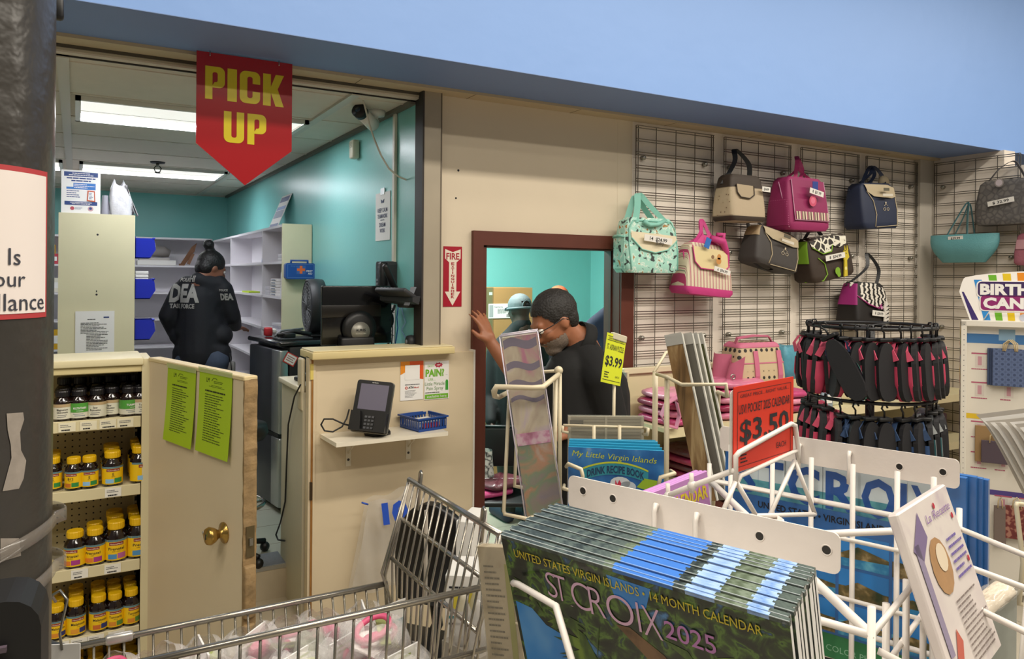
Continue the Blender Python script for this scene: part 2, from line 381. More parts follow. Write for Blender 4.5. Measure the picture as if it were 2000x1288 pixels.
# security camera on the ceiling by the wall
t = thing('security_camera', 'white bullet security camera with black lens under the ceiling beside the teal wall', 'camera', (1.36, 3.83, 2.735))
MB().lathe([(0.001, -0.03), (0.045, -0.028), (0.05, 0), (0.001, 0)], WHT).build('mount', t)
s = MB(); s.tube([(0, 0, -0.02), (0, 0, -0.055)], 0.014, WHT); s.ball((0, 0, -0.06), 0.02, WHT); s.build('bracket', t)
Mx = Tr(-0.02, -0.01, -0.075, rz=math.radians(40), rx=math.radians(0), ry=0) @ Matrix.Rotation(math.radians(-72), 4, 'Y')
MB().tube([(0, 0, -0.01), (0, 0, 0.11)], 0.034, WHT, 16, M=Mx).build('body', t)
s = MB(); s.tube([(0, 0, 0.111), (0, 0, 0.152)], 0.037, BLK, 16, M=Mx); s.tube([(0, 0, 0.152), (0, 0, 0.156)], 0.014, mat('24344a', 0.1), 12, M=Mx); s.build('lens_hood', t)
# motion sensor
t = thing('motion_sensor', 'small beige motion sensor box high on the teal wall', 'sensor', (1.447, 4.38, 2.615), rz=-PI / 2)
MB().box(-.035, .035, -.045, 0, -.055, .055, mat('d8d3bd', 0.4), bev=.01).build('housing', t)
s = MB()
for i in range(4): s.box(-.026, .026, -.0465, -.044, .008 + i * .009, .013 + i * .009, mat('b7b29c', 0.4))
s.build('window', t)
# conduit, cable
o = MB().box(-.016, .016, -.016, 0, -0.95, 0, mat('d9d5c6', 0.4), bev=.003, seg=1).build('cable_conduit', loc=(1.449, 3.76, 2.715), rot=(0, 0, -PI / 2))
tag(o, 'straight pale vertical cable conduit running down the teal wall', 'conduit')
pts = [aY(px, py, 3.62) for px, py in ((699, 168), (712, 205), (722, 245), (731, 272), (745, 305), (760, 330), (778, 345), (800, 354), (821, 368))]
o = MB().tube(pts, 0.0045, mat('cfcabb', 0.5), 6).build('cable'); tag(o, 'loose white cable drooping from the ceiling to the steel post', 'cable')
# keep calm poster
t = thing('poster', 'white keep calm teamwork poster taped on the teal wall', 'poster', (1.448, 3.95, 2.06), rz=-PI / 2)
s = MB(); s.box(-.112, .112, -.002, 0, 0, .262, PAPER)
PB = mat('25345c', 0.6)
s.prism([(-.02, .205), (.02, .205), (.025, .225), (.0, .215), (-.025, .225)], -.004, -.002, PB)
for k, (tx, z, h, w) in enumerate((('KEEP CALM', .155, .022, .15), ('TEAMWORK', .122, .022, .155), ('MAKES THE', .108, .007, .06), ('DREAM', .075, .022, .095), ('WORK', .043, .022, .08))): s.text(tx, 0, z, h, PB, y=-.0035, w=w, bold=.015)
s.build('sheet', t)
MB().box(-.03, .03, -.0045, -.002, .25, .285, mat('c7d3d6', 0.2), bev=0).build('tape', t)
# shelves along the right wall
t = thing('shelving_unit', 'white open shelving run along the teal right wall with beige end panel', 'shelves', (1.24, 5.38, 0.46))
o = MB().box(0, .205, 0, .02, 0, 1.765, BEIGE).build('end_panel', t); partlabel(o, 'beige end panel')
for y in (.65, 2.04, 3.10):
    MB().box(0, .205, y, y + .018, 0, 1.75, WLAM).build('divider', t)
MB().box(.19, .206, .02, 3.12, 0, 1.75, WLAM).build('back_panel', t)
for z in (1.742, 1.485, 1.235, .99, .74, .49, .22):
    MB().box(.0, .19, .02, 3.10, z, z + .018, WLAM).build('shelf', t)
# shelves along the back wall
t = thing('shelving_unit', 'long white empty shelving across the far back wall of the pharmacy', 'shelves', (-1.8, 8.5, 0.46))
for x in (0, 1.05, 2.0, 3.02): MB().box(x, x + .018, 0, .36, 0, 1.775, WLAM).build('divider', t)
MB().box(0, 3.03, .36, .38, 0, 1.775, WLAM).build('back_panel', t)
for z in (1.76, 1.475, 1.20, .93, .65, .39): MB().box(.01, 3.03, 0, .36, z, z + .018, WLAM).build('shelf', t)
# gondola end with beige panel
t = thing('shelving_unit', 'tall double-sided shelving seen from its plain beige end panel', 'shelves', (0.108, 5.2, 0.46))
s = MB(); s.box(-.202, .202, 0, .02, 0, 1.765, BEIGE); s.disc(-.0, 1.64, .006, -.0008, INK); s.disc(-.003, 1.28, .006, -.0008, INK); s.box(-.006, 0, -.001, 0, 1.295, 1.305, INK)
partlabel(s.build('end_panel', t), 'beige end panel')
MB().box(-.012, .012, .02, 2.6, 0, 1.74, WLAM).build('back_panel', t)
for z in (1.49, 1.228, .966, .66, .32):
    for q in (-1, 1): MB().box(min(.012 * q, .2 * q), max(.012 * q, .2 * q), .02, 2.6, z, z + .02, WLAM).build('shelf', t)
# bins on its right side
def bin_(z, y, label):
    t = thing('storage_bin', label, 'bin', (0.312, y, z), group='blue hanging bins')
    s = MB(); D = DBLUE
    # open topped bin: hangs on the shelf side, mouth to the right
    prof = [(0, 0), (.085, .0), (.118, .055), (.108, .125), (0, .125)]
    s.prism(prof, 0, .005, D); s.prism(prof, .155, .16, D)
    s.box(.0, .085, 0, .16, 0, .005, D); s.add([(.085, 0, 0), (.118, 0, .055), (.118, .16, .055), (.085, .16, 0)], [(0, 1, 2, 3)], D)
    s.add([(.118, 0, .055), (.108, 0, .125), (.108, .16, .125), (.118, .16, .055)], [(0, 1, 2, 3)], D); s.box(0, .004, 0, .16, 0, .135, D)
    s.build('tub', t)
    MB().box(.098, .114, -.004, .164, .118, .130, D, bev=.004).build('rim', t)
    MB().box(.118, .1195, .04, .12, .065, .10, mat('e4e4ea', 0.5)).build('label_holder', t)
for py, lab in ((505, 'blue plastic bin beside the beige panel, topmost of three'), (584, 'blue plastic bin beside the beige panel, middle of three'), (663, 'blue plastic bin beside the beige panel, lowest of three')):
    bin_(aY(275, py, 5.3).z, 5.24, lab)
s = MB(); p = aY(265, 555, 5.25)
for i in range(4): s.box(0, .075, 0, .12, i * .022, i * .022 + .019, WHT, bev=.003, seg=1)
tag(s.build('white_box_stack', loc=(0.316, 5.26, p.z - .005)), 'small stack of white boxes directly above the middle blue bin', 'boxes')
# envelope and brown things on the back shelf
s = MB(); s.box(0, .36, 0, .2, 0, .05, WHT, bev=.004, seg=1); s.box(.02, .3, .02, .18, .05, .075, mat('bdb6b0', 0.6))
tag(s.build('paper_stack', loc=(.53, 8.52, 1.954)), 'flat stack of white papers on the back shelf by the top blue bin', 'papers')
s = MB(); s.tube([(-.30, 0, .10), (-.2, .03, .12), (-.12, .04, .12), (-.06, .04, .10)], [.03, .055, .06, .035], mat('8d8783', 0.7), 10)
tag(s.build('grey_pouch', loc=(.90, 8.6, 1.975)), 'crumpled grey pouch lying on papers on the back shelf', 'pouch')
s = MB(); s.add([(0, 0, 0), (.12, 0, .2), (.17, 0, .24), (.15, .02, .15), (.05, .02, 0)], [(0, 1, 2, 3, 4)], mat('8a6247', 0.7)); s.box(0, .05, 0, .03, 0, .02, mat('8a6247', 0.7)); s.box(.06, .09, .0, .02, .05, .17, mat('8a6247', 0.7), M=Tr(0, 0, 0, ry=.4))
tag(s.build('brown_cardboard_flap', loc=(.93, 8.62, 1.954)), 'torn brown cardboard leaning on the back shelf', 'cardboard')
# coloured boxes at far left behind the column
for k, (x, z, c, h, lab) in enumerate(((-.215, 1.954, 'c23a4c', .10, 'red and pink carton on back shelf beside the column edge'), (-.24, 1.954, 'd8a92c', .19, 'yellow carton standing behind the red carton at the column edge'), (-.20, 1.679, 'd9d4c4', .14, 'pale bottle box on the middle back shelf by the column'), (-.20, 1.129, 'd3a421', .19, 'yellow carton on a lower back shelf by the column'), (-.20, .869, 'a82838', .2, 'red carton on the lowest visible back shelf by the column'))):
    s = MB(); s.box(-.07, .06, 0, .10, 0, h, mat(c, 0.5), bev=.003, seg=1); s.box(-.06, .05, -.002, 0, h * .3, h * .7, PAPER)
    tag(s.build('carton', loc=(x, 8.55 if k != 1 else 8.68, z)), lab, 'carton')
# things on the right shelves
def smallbox(name, x0, x1, y0, y1, z0, z1, c, lab, cat, extra=None, group=None):
    s = MB(); s.box(x0, x1, y0, y1, z0, z1, mat(c, 0.55), bev=.002, seg=1)
    if extra: extra(s)
    return tag(s.build(name), lab, cat, group)
for i in range(6):
    smallbox('medicine_box', 1.25 + .004 * (i % 2), 1.32, 5.62, 5.80, 1.7135 + i * .021, 1.733 + i * .021, 'dedbd8', 'small white medicine box in the six-high stack on the middle right shelf', 'box', lambda s, i=i: s.box(1.249, 1.2505, 5.64, 5.76, 1.72 + i * .021, 1.728 + i * .021, mat('8a93a0', .5)), group='stacked white medicine boxes')
for i in range(3):
    smallbox('medicine_box', 1.252, 1.31, 5.84, 5.98, 1.7135 + i * .022, 1.7345 + i * .022, 'cfccd2', 'small white medicine box in the three-high stack behind the taller stack', 'box', group='short stack of white boxes')
s = MB(); s.grid(lambda u, v: (.03 + .022 * math.cos(2 * PI * u) * (1 - .25 * v + .1 * math.sin(9 * v)), .05 * math.sin(2 * PI * u) * (1 - .2 * v), .17 * v + .006 * math.sin(5 * u * 2 * PI)), 16, 8, mat('e8e7ea', 0.3, bump=.3, bscale=40), cu=True)
tag(s.build('plastic_bag', loc=(1.25, 5.5, 1.714)), 'upright white plastic bag on the middle shelf by the beige end panel', 'bag')
s = MB()
for i in range(4): s.box(0, .11 - .004 * i, 0, .2, i * .014, i * .014 + .012, mat('cfcdd0' if i % 2 else 'b9b8bd', 0.6))
s.tube([(.02, .02, .06), (.05, .06, .075), (.09, .14, .07)], .012, WHT, 8); tag(s.build('paper_stack', loc=(1.27, 5.45, 1.964)), 'stack of white papers on the upper right shelf by the end panel', 'papers')
s = MB(); s.box(0, .012, 0, .16, 0, .2, mat('4c7fae', 0.5)); s.box(-.001, 0, .02, .14, .10, .17, PAPER); tag(s.build('booklet', loc=(1.30, 6.2, 1.964), rot=(0, .1, 0)), 'blue booklet standing upright on the upper right shelf', 'booklet')
s = MB(); s.box(0, .012, 0, .16, 0, .22, mat('dfe3ea', 0.5)); tag(s.build('booklet', loc=(1.36, 6.32, 1.964), rot=(0, .1, 0)), 'white booklet standing behind the blue booklet', 'booklet')
LIME = mat('b9d62a', 0.6)
s = MB(); s.box(0, .09, 0, .3, 0, .012, LIME); tag(s.build('note_pad', loc=(1.25, 6.6, 1.714)), 'lime yellow paper lying flat on the middle right shelf', 'paper')
s = MB(); s.box(0, .004, 0, .1, 0, .13, LIME, M=Tr(0, 0, 0, ry=.3)); tag(s.build('note_pad', loc=(1.28, 6.1, 1.715)), 'lime yellow paper propped upright on the middle right shelf', 'paper')
s = MB()
for i in range(3): s.box(0, .10, i * .005, .22, i * .016, i * .016 + .014, mat(('c9c6cf', 'b4b2c0', 'd7d5da')[i], 0.6))
tag(s.build('paper_stack', loc=(1.25, 5.5, 1.4685)), 'small stack of grey-white boxes low on the right shelf above the black cooler', 'papers')
# sign leaning on top of the shelves
t = thing('leaning_sign', 'white and blue printed sign leaning on the shelves against the teal wall', 'sign', (1.33, 6.12, 2.222), rot=(0, 0, -PI / 2))
Mx = Matrix.Rotation(math.radians(-22), 4, 'X')
s = MB(); s.box(-.16, .16, 0, .004, 0, .30, PAPER, M=Mx)
for z0, z1, c in ((.24, .285, NAVY), (.17, .20, mat('3a6fb4', .5)), (.10, .165, mat('8793a8', .6)), (.02, .05, NAVY)): s.rect(-.14, .14, z0, z1, -.001, c, M=Mx)
s.build('sheet', t)
# poster and bags on the beige unit
t = thing('poster', 'white printed notice with blue bands standing on the tall beige end panel unit', 'poster', (0.02, 5.22, 2.226))
s = MB(); s.box(-.102, .102, 0, .004, 0, .255, PAPER); MB_ = mat('33487f', .5)
s.rect(-.088, .088, .218, .245, -.001, MB_); s.lines(-.07, .07, .242, .221, 2, PAPER, y=-.002, seed=4, al='C'); s.lines(-.09, .09, .215, .185, 2, MB_, seed=5, al='C', th=.5)
s.rect(-.076, .076, .142, .18, -.001, mat('3f78c0', .5)); s.rect(-.076, -.04, .155, .18, -.0015, PAPER); s.lines(-.036, .07, .176, .147, 3, PAPER, y=-.002, seed=8)
s.lines(-.075, .01, .138, .09, 4, MB_, seed=9, th=.35); s.prism([(.03, .075), (.075, .07), (.072, .135), (.034, .138)], -.003, -.001, mat('c05a3a', .5)); s.prism([(.036, .081), (.069, .077), (.067, .129), (.04, .131)], -.004, -.003, PAPER); s.lines(.042, .064, .126, .084, 5, MB_, y=-.0045, seed=3)
s.rect(-.085, .085, .048, .07, -.001, MB_); s.lines(-.075, .075, .067, .051, 2, PAPER, y=-.002, seed=11, al='C'); s.disc(-.045, .028, .011, -.001, mat('b5505c', .5)); s.lines(-.03, .01, .034, .022, 2, MB_, seed=6); s.disc(.05, .028, .015, -.001, mat('c7a0a6', .5)); s.disc(.05, .03, .008, -.0015, MB_)
s.build('sheet', t)
t = thing('plastic_bag', 'crumpled white plastic bag of papers on top of the beige unit', 'bag', (0.235, 5.30, 2.226))
def bagf(u, v):
    q = 2 * PI * u; r = (.066 - .040 * v ** 2.5) * (1 + .06 * math.sin(3 * q + 5 * v) + .06 * math.sin(8 * q + 11 * v)); c, d = math.cos(q), math.sin(q); return (r * math.copysign(abs(c) ** .5, c) - .012 * v * v, r * math.copysign(abs(d) ** .5, d) * .7, .205 * v + .022 * math.sin(q * 2 + 1) * v)
MB().grid(bagf, 24, 12, mat('d9d8dc', 0.3, bump=.4, bscale=30, alpha=.92), cu=True).build('bag', t)
s = MB()
for i, (a, c) in enumerate(((.42, 'b9b7b8'), (.52, 'a19fa2'), (.62, '8f8d92'))): s.box(-.004, .0, -.04, .06, 0, .20 - .02 * i, mat(c, .5), M=Tr(.0 + .004 * i, 0, .03, ry=0) @ Tr(.022, .01, .16) @ Matrix.Rotation(a + PI * .75, 4, 'Y'))
s.build('papers', t)
s = MB(); s.grid(lambda u, v: (-.085 + .028 * math.cos(2 * PI * u) * (1 - .4 * v), .03 * math.sin(2 * PI * u), .12 * v), 14, 6, mat('bdbcc8', .3, alpha=.8), cu=True); s.build('small_bag', t)
# typed notice on the beige panel
t = thing('notice', 'typed white notice sheet taped on the beige end panel', 'notice', (0.098, 5.198, 1.375))
s = MB(); s.box(-.103, .103, -.002, 0, 0, .266, PAPER); s.rect(.045, .075, .225, .232, -.003, NAVY); s.lines(-.04, .03, .222, .212, 1, INK, y=-.003); s.lines(-.075, .075, .2, .13, 8, INK, y=-.003, seed=21, th=.35); s.lines(-.045, .07, .13, .03, 11, INK, y=-.003, seed=22, th=.35)
s.build('sheet', t)
# first aid kit
t = thing('first_aid_kit', 'blue first aid case with orange cross hanging on the beige shelf end', 'first aid kit', (1.352, 5.375, 1.838))
KB = mat('22519a', 0.35)
MB().prism(rrect(-.103, .103, 0, .112, .018), -.055, -.003, KB).build('case', t)
s = MB(); s.tube([(-.06, -.03, .105), (-.06, -.03, .130), (.055, -.03, .130), (.055, -.03, .105)], .008, KB, 8); s.build('handle', t)
s = MB(); LB = mat('6d93c8', .5)
for a, b, c, d in ((-.09, .09, .102, .104), (-.09, .09, .010, .012), (-.09, -.088, .010, .104), (.088, .09, .010, .104)): s.rect(a, b, c, d, -.0562, LB)
s.rect(-.028, .034, .035, .095, -.0560, mat('3d66a8', .5))
OR = mat('e0692b', .5); s.rect(-.025, .031, .057, .075, -.0564, OR); s.rect(-.006, .012, .038, .093, -.0566, OR)
s.text('FIRST', .062, .05, .013, PAPER, y=-.0566, bold=.02); s.text('AID', .066, .033, .013, PAPER, y=-.0566, bold=.02); s.text('Emergency', -.045, .088, .007, LB, y=-.0566)
s.build('front_label', t)
# ---- black two-door cooler
FX, FY, FRZ = 1.042, 4.55, 0.15
t = thing('fridge', 'black and steel two-door mini fridge beside the counter', 'fridge', (FX, FY, 0.46), FRZ)
FM_ = Tr(FX, FY, .46, rz=FRZ)
MB().box(.055, .36, 0, .52, .02, .98, BLK, bev=.008).build('cabinet', t)
for z0, z1 in ((.03, .445), (.465, .965)):
    d = MB(); d.box(-.0, .05, .03, .52, z0, z1, mat('3b3d42', 0.3, .5), bev=.012); d.build('door', t)
    MB().box(-.004, .05, .0, .13, z0 + .004, z1 - .004, mat('aeb0ae', .28, .9), bev=.006).build('steel_edge', t)
MB().box(-.008, .365, -.008, .54, .985, 1.015, mat('141416', 0.2, coat=.5), bev=.012).build('top', t)
s = MB(); s.box(-.001, .05, .02, .51, .445, .465, BLK); s.build('hinge_strip', t)
p = aY(567, 702, 4.56)
tag(MB().box(-.038, .038, -.001, .0, -.032, .032, mat('c23b32', .5)).rect(-.032, .032, -.026, .026, -.0013, PAPER).lines(-.026, .026, .018, -.018, 3, mat('a06a6a', .6), y=-.0016, seed=2, th=.5).build('sticker', loc=(p.x, FY + (p.x - FX) * .151 - .004, p.z), rot=(0, math.radians(30), FRZ)), 'white sticker with red border stuck aslant on the black fridge side', 'sticker')
# clutter on it
v = FM_ @ Vector((.02, .04, 1.016)); s = MB(); s.box(0, .2, 0, .14, 0, .012, DGREY, bev=.003, seg=1); s.box(.03, .1, .02, .1, .012, .04, BLK, bev=.005); s.tube([(0, .05, .03), (.12, .1, .045), (.2, .03, .03)], .012, BLK, 8); s.tube([(.0, .1, .02), (.05, .12, .05), (.18, .1, .06)], .007, GREY, 6)
tag(s.build('tool_pile', loc=v, rot=(0, 0, FRZ)), 'pile of black and grey tools and cords on the fridge top', 'tools')
v = FM_ @ Vector((.06, .40, 1.016)); s = MB(); s.box(0, .045, 0, .06, 0, .055, mat('b3232c', .4), bev=.008); s.box(.045, .07, .01, .05, .02, .045, WHT, bev=.004); tag(s.build('red_box', loc=v), 'small red case standing on the fridge behind the tools', 'case')
# fan
p = aY(606, 598, 4.86)
t = thing('desk_fan', 'black round desk fan behind the monitor', 'fan', (p.x + .03, 4.86, 1.476), rz=math.radians(-94))
zc = p.z - 1.476; FM = Tr(0, 0, zc) @ Matrix.Rotation(PI / 2, 4, 'X')
MB().lathe([(.155, -.05), (.17, -.045), (.175, 0), (.172, .05), (.160, .055), (.158, .045), (.160, -.045)], DGREY, 32, M=FM).build('shroud', t)
s = MB()
for r in (.03, .055, .08, .105, .13, .15): s.tube([(r * math.cos(2 * PI * i / 32), r * math.sin(2 * PI * i / 32), .052) for i in range(32)], .0018, GREY, 5, closed=True, M=FM)
for i in range(24): q = 2 * PI * i / 24; s.tube([(.03 * math.cos(q), .03 * math.sin(q), .054), (.158 * math.cos(q + .35), .158 * math.sin(q + .35), .052)], .0016, GREY, 5, M=FM)
s.lathe([(.001, .05), (.03, .05), (.026, .058), (.001, .06)], DGREY, 16, M=FM); s.build('grille', t)
s = MB()
for i in range(5): s.grid(lambda u, v, i=i: ((.02 + .125 * u) * math.cos(2 * PI * i / 5 + .9 * v), (.02 + .125 * u) * math.sin(2 * PI * i / 5 + .9 * v), .03 * (v - .5)), 4, 4, mat('1a1a1c', .4), M=FM)
s.build('blades', t)
s = MB(); s.lathe([(.06, -.03), (.05, -.075), (.001, -.08)], DGREY, 16, M=FM); s.build('motor', t)
s = MB(); s.box(-.08, .08, -.07, .07, 0, .018, DGREY, bev=.008); s.box(-.022, .022, -.02, .045, 0.01, max(.03, zc - .165), DGREY, bev=.005); s.build('stand', t)
# ---- counter behind the half wall
t = thing('counter', 'beige laminate pharmacy counter end behind the half wall', 'counter', (0.90, 3.47, 0.46))
MB().box(.03, .54, .0, .36, 0, .855, mat('bfb79f', .5, var=.04, scale=5)).build('cabinet', t)
MB().box(-.025, .54, .0, .39, .876, .901, mat('d9d1b8', .45), bev=.004).build('worktop', t)
tag(MB().tube([aX(587, 752, .868), aX(575, 775, .868), aX(563, 830, .872), aX(560, 900, .885), aX(557, 980, .886), aX(548, 1020, .886), aX(539, 1045, .886), aX(543, 1055, .886), aX(556, 1057, .886)], .004, BLK, 6).build('power_cord'), 'black cord hanging down the counter end to the floor', 'cord')
s = MB(); s.box(-.045, .045, -.03, .03, 0, .022, DGREY, bev=.008); s.box(-.03, .03, -.018, .02, .022, .034, GREY, bev=.005); tag(s.build('card_reader', loc=(.955, 3.66, 1.362), rot=(0, 0, .4)), 'small grey card reader on the counter end beside the hinge', 'card reader')
# monitor seen from the back
t = thing('monitor', 'black glossy monitor seen from behind on the counter', 'monitor', (1.21, 3.66, 1.362), rz=math.radians(2))
MP = mat('08080a', 0.16, coat=.4)
MB().box(-.182, .18, -.014, .014, .165, .455, MP, bev=.006).build('panel', t)
MB().box(-.184, .12, -.018, -.012, .30, .36, mat('171411', 0.3), bev=.002).build('ledge', t)
s = MB(); s.lathe([(.001, 0), (.085, 0), (.088, .012), (.06, .022), (.001, .024)], BLK, 28, M=Tr(.0, -.026, .245, rx=PI / 2)); s.build('stand_hub', t)
s = MB(); s.lathe([(.001, 0), (.048, 0), (.048, .004), (.001, .005)], mat('8f8d84', .4, .5), 28, M=Tr(.0, -.050, .23, rx=PI / 2)); s.text('AURES', 0, .232, .012, DGREY, y=-.0565, bold=.02); s.text('TECHNOLOGIES', 0, .218, .005, mat('d5d2c4', .4), y=-.0565); partlabel(s.build('badge', t), 'grey round badge')
s = MB(); s.box(-.14, .10, -.09, .09, 0, .02, BLK, bev=.006); s.box(-.10, .075, -.06, .03, .02, .205, BLK, bev=.012); s.build('base', t)
# phones on the wall
def aXw(px, py, x): return aX(px, py, x)
p = aX(752, 546, 1.42)
t = thing('wall_phone', 'black phone with small screen and keypad fixed high on the wall', 'phone', (1.449, p.y, p.z), rz=math.radians(-90))
MB().prism(rrect(-.085, .10, -.09, .095, .018), -.05, -.001, DGREY).build('body', t)
MB().box(.035, .085, -.085, -.045, -.085, .092, BLK, bev=.012).build('handset', t)
s = MB(); s.rect(-.06, .015, .03, .075, -.0505, mat('3d4a4e', .2)); s.rect(-.065, .02, .026, .079, -.0503, BLK); s.build('screen', t)
s = MB()
for i in range(4):
    for j in range(4): s.box(-.062 + j * .022, -.046 + j * .022, -.055, -.05, -.01 - i * .02, .002 - i * .02, mat('8a8c90', .5))
s.build('keypad', t)
p = aX(783, 578, 1.38)
t = thing('desk_phone', 'black desk phone on a wall bracket with its handset raised', 'phone', (1.37, p.y, p.z), rz=math.radians(-70))
Mx = Matrix.Rotation(math.radians(-28), 4, 'X')
MB().prism([(-.02, -.025), (.02, -.04), (.03, .0), (-.02, -.005)], -.12, .12, DGREY, M=Matrix.Rotation(PI / 2, 4, 'Z') @ Tr(0, 0, 0)).box(-.11, .11, -.07, .08, -.012, .012, DGREY, M=Mx, bev=.008).build('body', t)
s = MB()
for i in range(5):
    for j in range(6): s.box(-.09 + j * .024, -.075 + j * .024, -.055 + i * .02, -.043 + i * .02, .012, .017, mat('4a4c50', .4), M=Mx)
s.rect(.06, .1, -.05, .05, 0, GREY, M=Mx); s.build('keypad', t)
MB().box(-.105, -.07, -.10, .08, .02, .05, BLK, M=Tr(-.0, 0, .05) @ Matrix.Rotation(math.radians(-60), 4, 'X'), bev=.014).build('handset', t)
MB().box(-.04, .04, .02, .09, -.06, -.012, DGREY, bev=.01).build('bracket', t)
p = aX(762, 632, 1.44)
s = MB(); s.box(-.05, .05, -.002, 0, -.10, .10, PAPER); s.lines(-.045, .045, .09, -.09, 9, INK, y=-.003, seed=30, th=.25)
for x in (-.02, .01, .03): s.rect(x, x + .0015, -.095, .095, -.0032, GREY)
tag(s.build('phone_list', loc=(1.448, p.y, p.z), rot=(0, .03, -PI / 2)), 'white phone list paper taped under the phones', 'paper')
p = aX(762, 625, 1.40)
t = thing('headset', 'black telephone headset hanging in front of the phone list', 'headset', tuple(p))
MB().ball((0, 0, 0), (.018, .03, .042), BLK, 12).build('earpiece', t)
MB().tube([(0, 0, -.03), (-.003, .005, -.09), (-.006, .01, -.13)], .006, BLK, 6).tube([(.008, -.01, -.03), (.004, -.02, -.09), (-.002, -.025, -.13)], .003, BLK, 6).build('cord', t)
MB().tube([(0, .0, .03), (.01, -.02, .055), (.02, -.01, .075)], .006, BLK, 6).build('arm', t)
BC = mat('2d62a8', .4)
tag(MB().tube([aX(778, 598, 1.43), aX(775, 620, 1.43), aX(777, 640, 1.43), aX(771, 680, 1.43)], .003, BC, 6).build('network_cable'), 'blue network cable hanging straight below the desk phone', 'cable')
tag(MB().tube([aX(783, 598, 1.44), aX(792, 630, 1.44), aX(784, 645, 1.44), aX(798, 672, 1.44)], .003, mat('7fa3c8', .4), 6).build('network_cable'), 'pale blue cable hanging nearer the steel post', 'cable')
p = aX(796, 668, 1.42)
s = MB(); s.lathe([(.001, 0), (.032, 0), (.034, .012), (.03, .03), (.001, .034)], DGREY, 20, M=Tr(0, 0, 0, ry=-PI / 2)); s.lathe([(.001, .034), (.012, .034), (.01, .04), (.001, .04)], GREY, 12, M=Tr(0, 0, 0, ry=-PI / 2))
tag(s.build('wall_fixture', loc=(1.449, p.y, p.z)), 'dark round plug fixture low on the teal wall by the post', 'fixture')
# stool
p = aD(446, 800, 3.72)
t = thing('stool', 'black drafting stool half hidden behind the open half door', 'stool', (p.x, p.y, 0.46))
MB().lathe([(.001, .60), (.17, .60), (.19, .63), (.18, .67), (.001, .68)], BLK, 24).build('seat', t)
MB().tube([(0, 0, .05), (0, 0, .6)], .025, BLK, 12).build('stool_post', t)
s = MB(); s.tube([(.17 * math.cos(2 * PI * i / 24), .17 * math.sin(2 * PI * i / 24), .28) for i in range(24)], .01, CHROME, 8, closed=True)
for q in (0, 2.1, 4.2): s.tube([(0, 0, .26), (.17 * math.cos(q), .17 * math.sin(q), .28)], .008, CHROME, 6)
s.build('foot_ring', t)
for i in range(5):
    q = 2 * PI * i / 5 + .3; MB().tube([(0, 0, .09), (.2 * math.cos(q), .2 * math.sin(q), .055)], .014, BLK, 8).ball((.2 * math.cos(q), .2 * math.sin(q), .026), .025, BLK, 10).build('leg', t)
o = MB().prism([(0, 0), (.03, -.004), (.035, .02), (.005, .026)], -.02, .02, mat('3a2a22', .7)).build('debris', loc=(.80, 4.35, .462)); tag(o, 'small brown scrap on the pharmacy floor behind the mat', 'scrap')
# ================================================================ dark column with its sign
DCOL = mat('383531', 0.30, var=0.15, scale=6, bump=0.35, bscale=22)
CC = Vector((-0.158, 1.29, 0)); CRAD = 0.13
def cylhit(px, py, r=CRAD):
    d = _ray(px, py); a = d.x * d.x + d.y * d.y; b = -2 * (d.x * CC.x + d.y * CC.y); c = CC.x ** 2 + CC.y ** 2 - r * r
    q = b * b - 4 * a * c
    t = (-b - math.sqrt(max(q, 0))) / (2 * a); p = CAM + d * t
    return math.atan2(p.y - CC.y, p.x - CC.x), p.z
def oncyl(a, z, r=CRAD): return (CC.x + r * math.cos(a), CC.y + r * math.sin(a), z)
s = MB(); s.grid(lambda u, v: oncyl(2 * PI * u, 4.2 * v), 64, 1, DCOL, cu=True)
o = s.build('column'); tag(o, 'round dark grey glossy column at the far left edge', 'column'); o['kind'] = 'structure'
t = thing('column_sign', 'white surveillance sign with red border wrapped on the dark column', 'sign', (0, 0, 0))
a1, z0 = cylhit(88, 619); _, z1 = cylhit(88, 336); a0 = a1 - 0.30 / CRAD
RED = mat('b0383c', 0.5); SGN = mat('e6dcd6', 0.45)
def arcsheet(s, a0, a1, z0, z1, m, r, n=24):
    return s.grid(lambda u, v: oncyl(a0 + (a1 - a0) * u, z0 + (z1 - z0) * v, r), n, 1, m)
s = MB(); arcsheet(s, a0, a1, z0, z1, RED, CRAD + .0015); s.build('red_border', t)
s = MB(); arcsheet(s, a0 + .055, a1 - .035, z0 + .007, z1 - .007, SGN, CRAD + .0022)
TXI = mat('32343f', 0.6)
for tx, (px, py), h in (('This Area Is', (37, 518), .0225), ('Under 24 Hour', (46, 560), .021), ('Video Surveillance', (81, 604), .023)):
    aa, zz = cylhit(px, py)
    s.text(tx, 0, zz, h, TXI, al='R', sx=1.0, fn=lambda p, aa=aa: oncyl(aa + p[0] / CRAD, p[2], CRAD + .003))
s.build('sheet', t)
PEEL = mat('91887e', 0.8, var=.25, scale=60)
for k, pl in enumerate((((12, 808), (44, 806), (46, 820), (38, 845), (40, 880), (50, 900), (45, 935), (36, 955), (4, 960), (12, 935), (22, 905), (20, 870), (14, 840)), ((0, 1052), (36, 1052), (40, 1086), (0, 1098)))):
    s = MB(); vs = [oncyl(*cylhit(px, py), CRAD + .001) for px, py in pl]; c = oncyl(*cylhit(25, sum(p[1] for p in pl) / len(pl)), CRAD + .001)
    s.add(vs + [c], [(i, (i + 1) % len(vs), len(vs)) for i in range(len(vs))], PEEL)
    tag(s.build('tape_residue'), ('long peeled white tape scrap on the column below the sign', 'short torn tape patch on the column above the black vent')[k], 'tape')
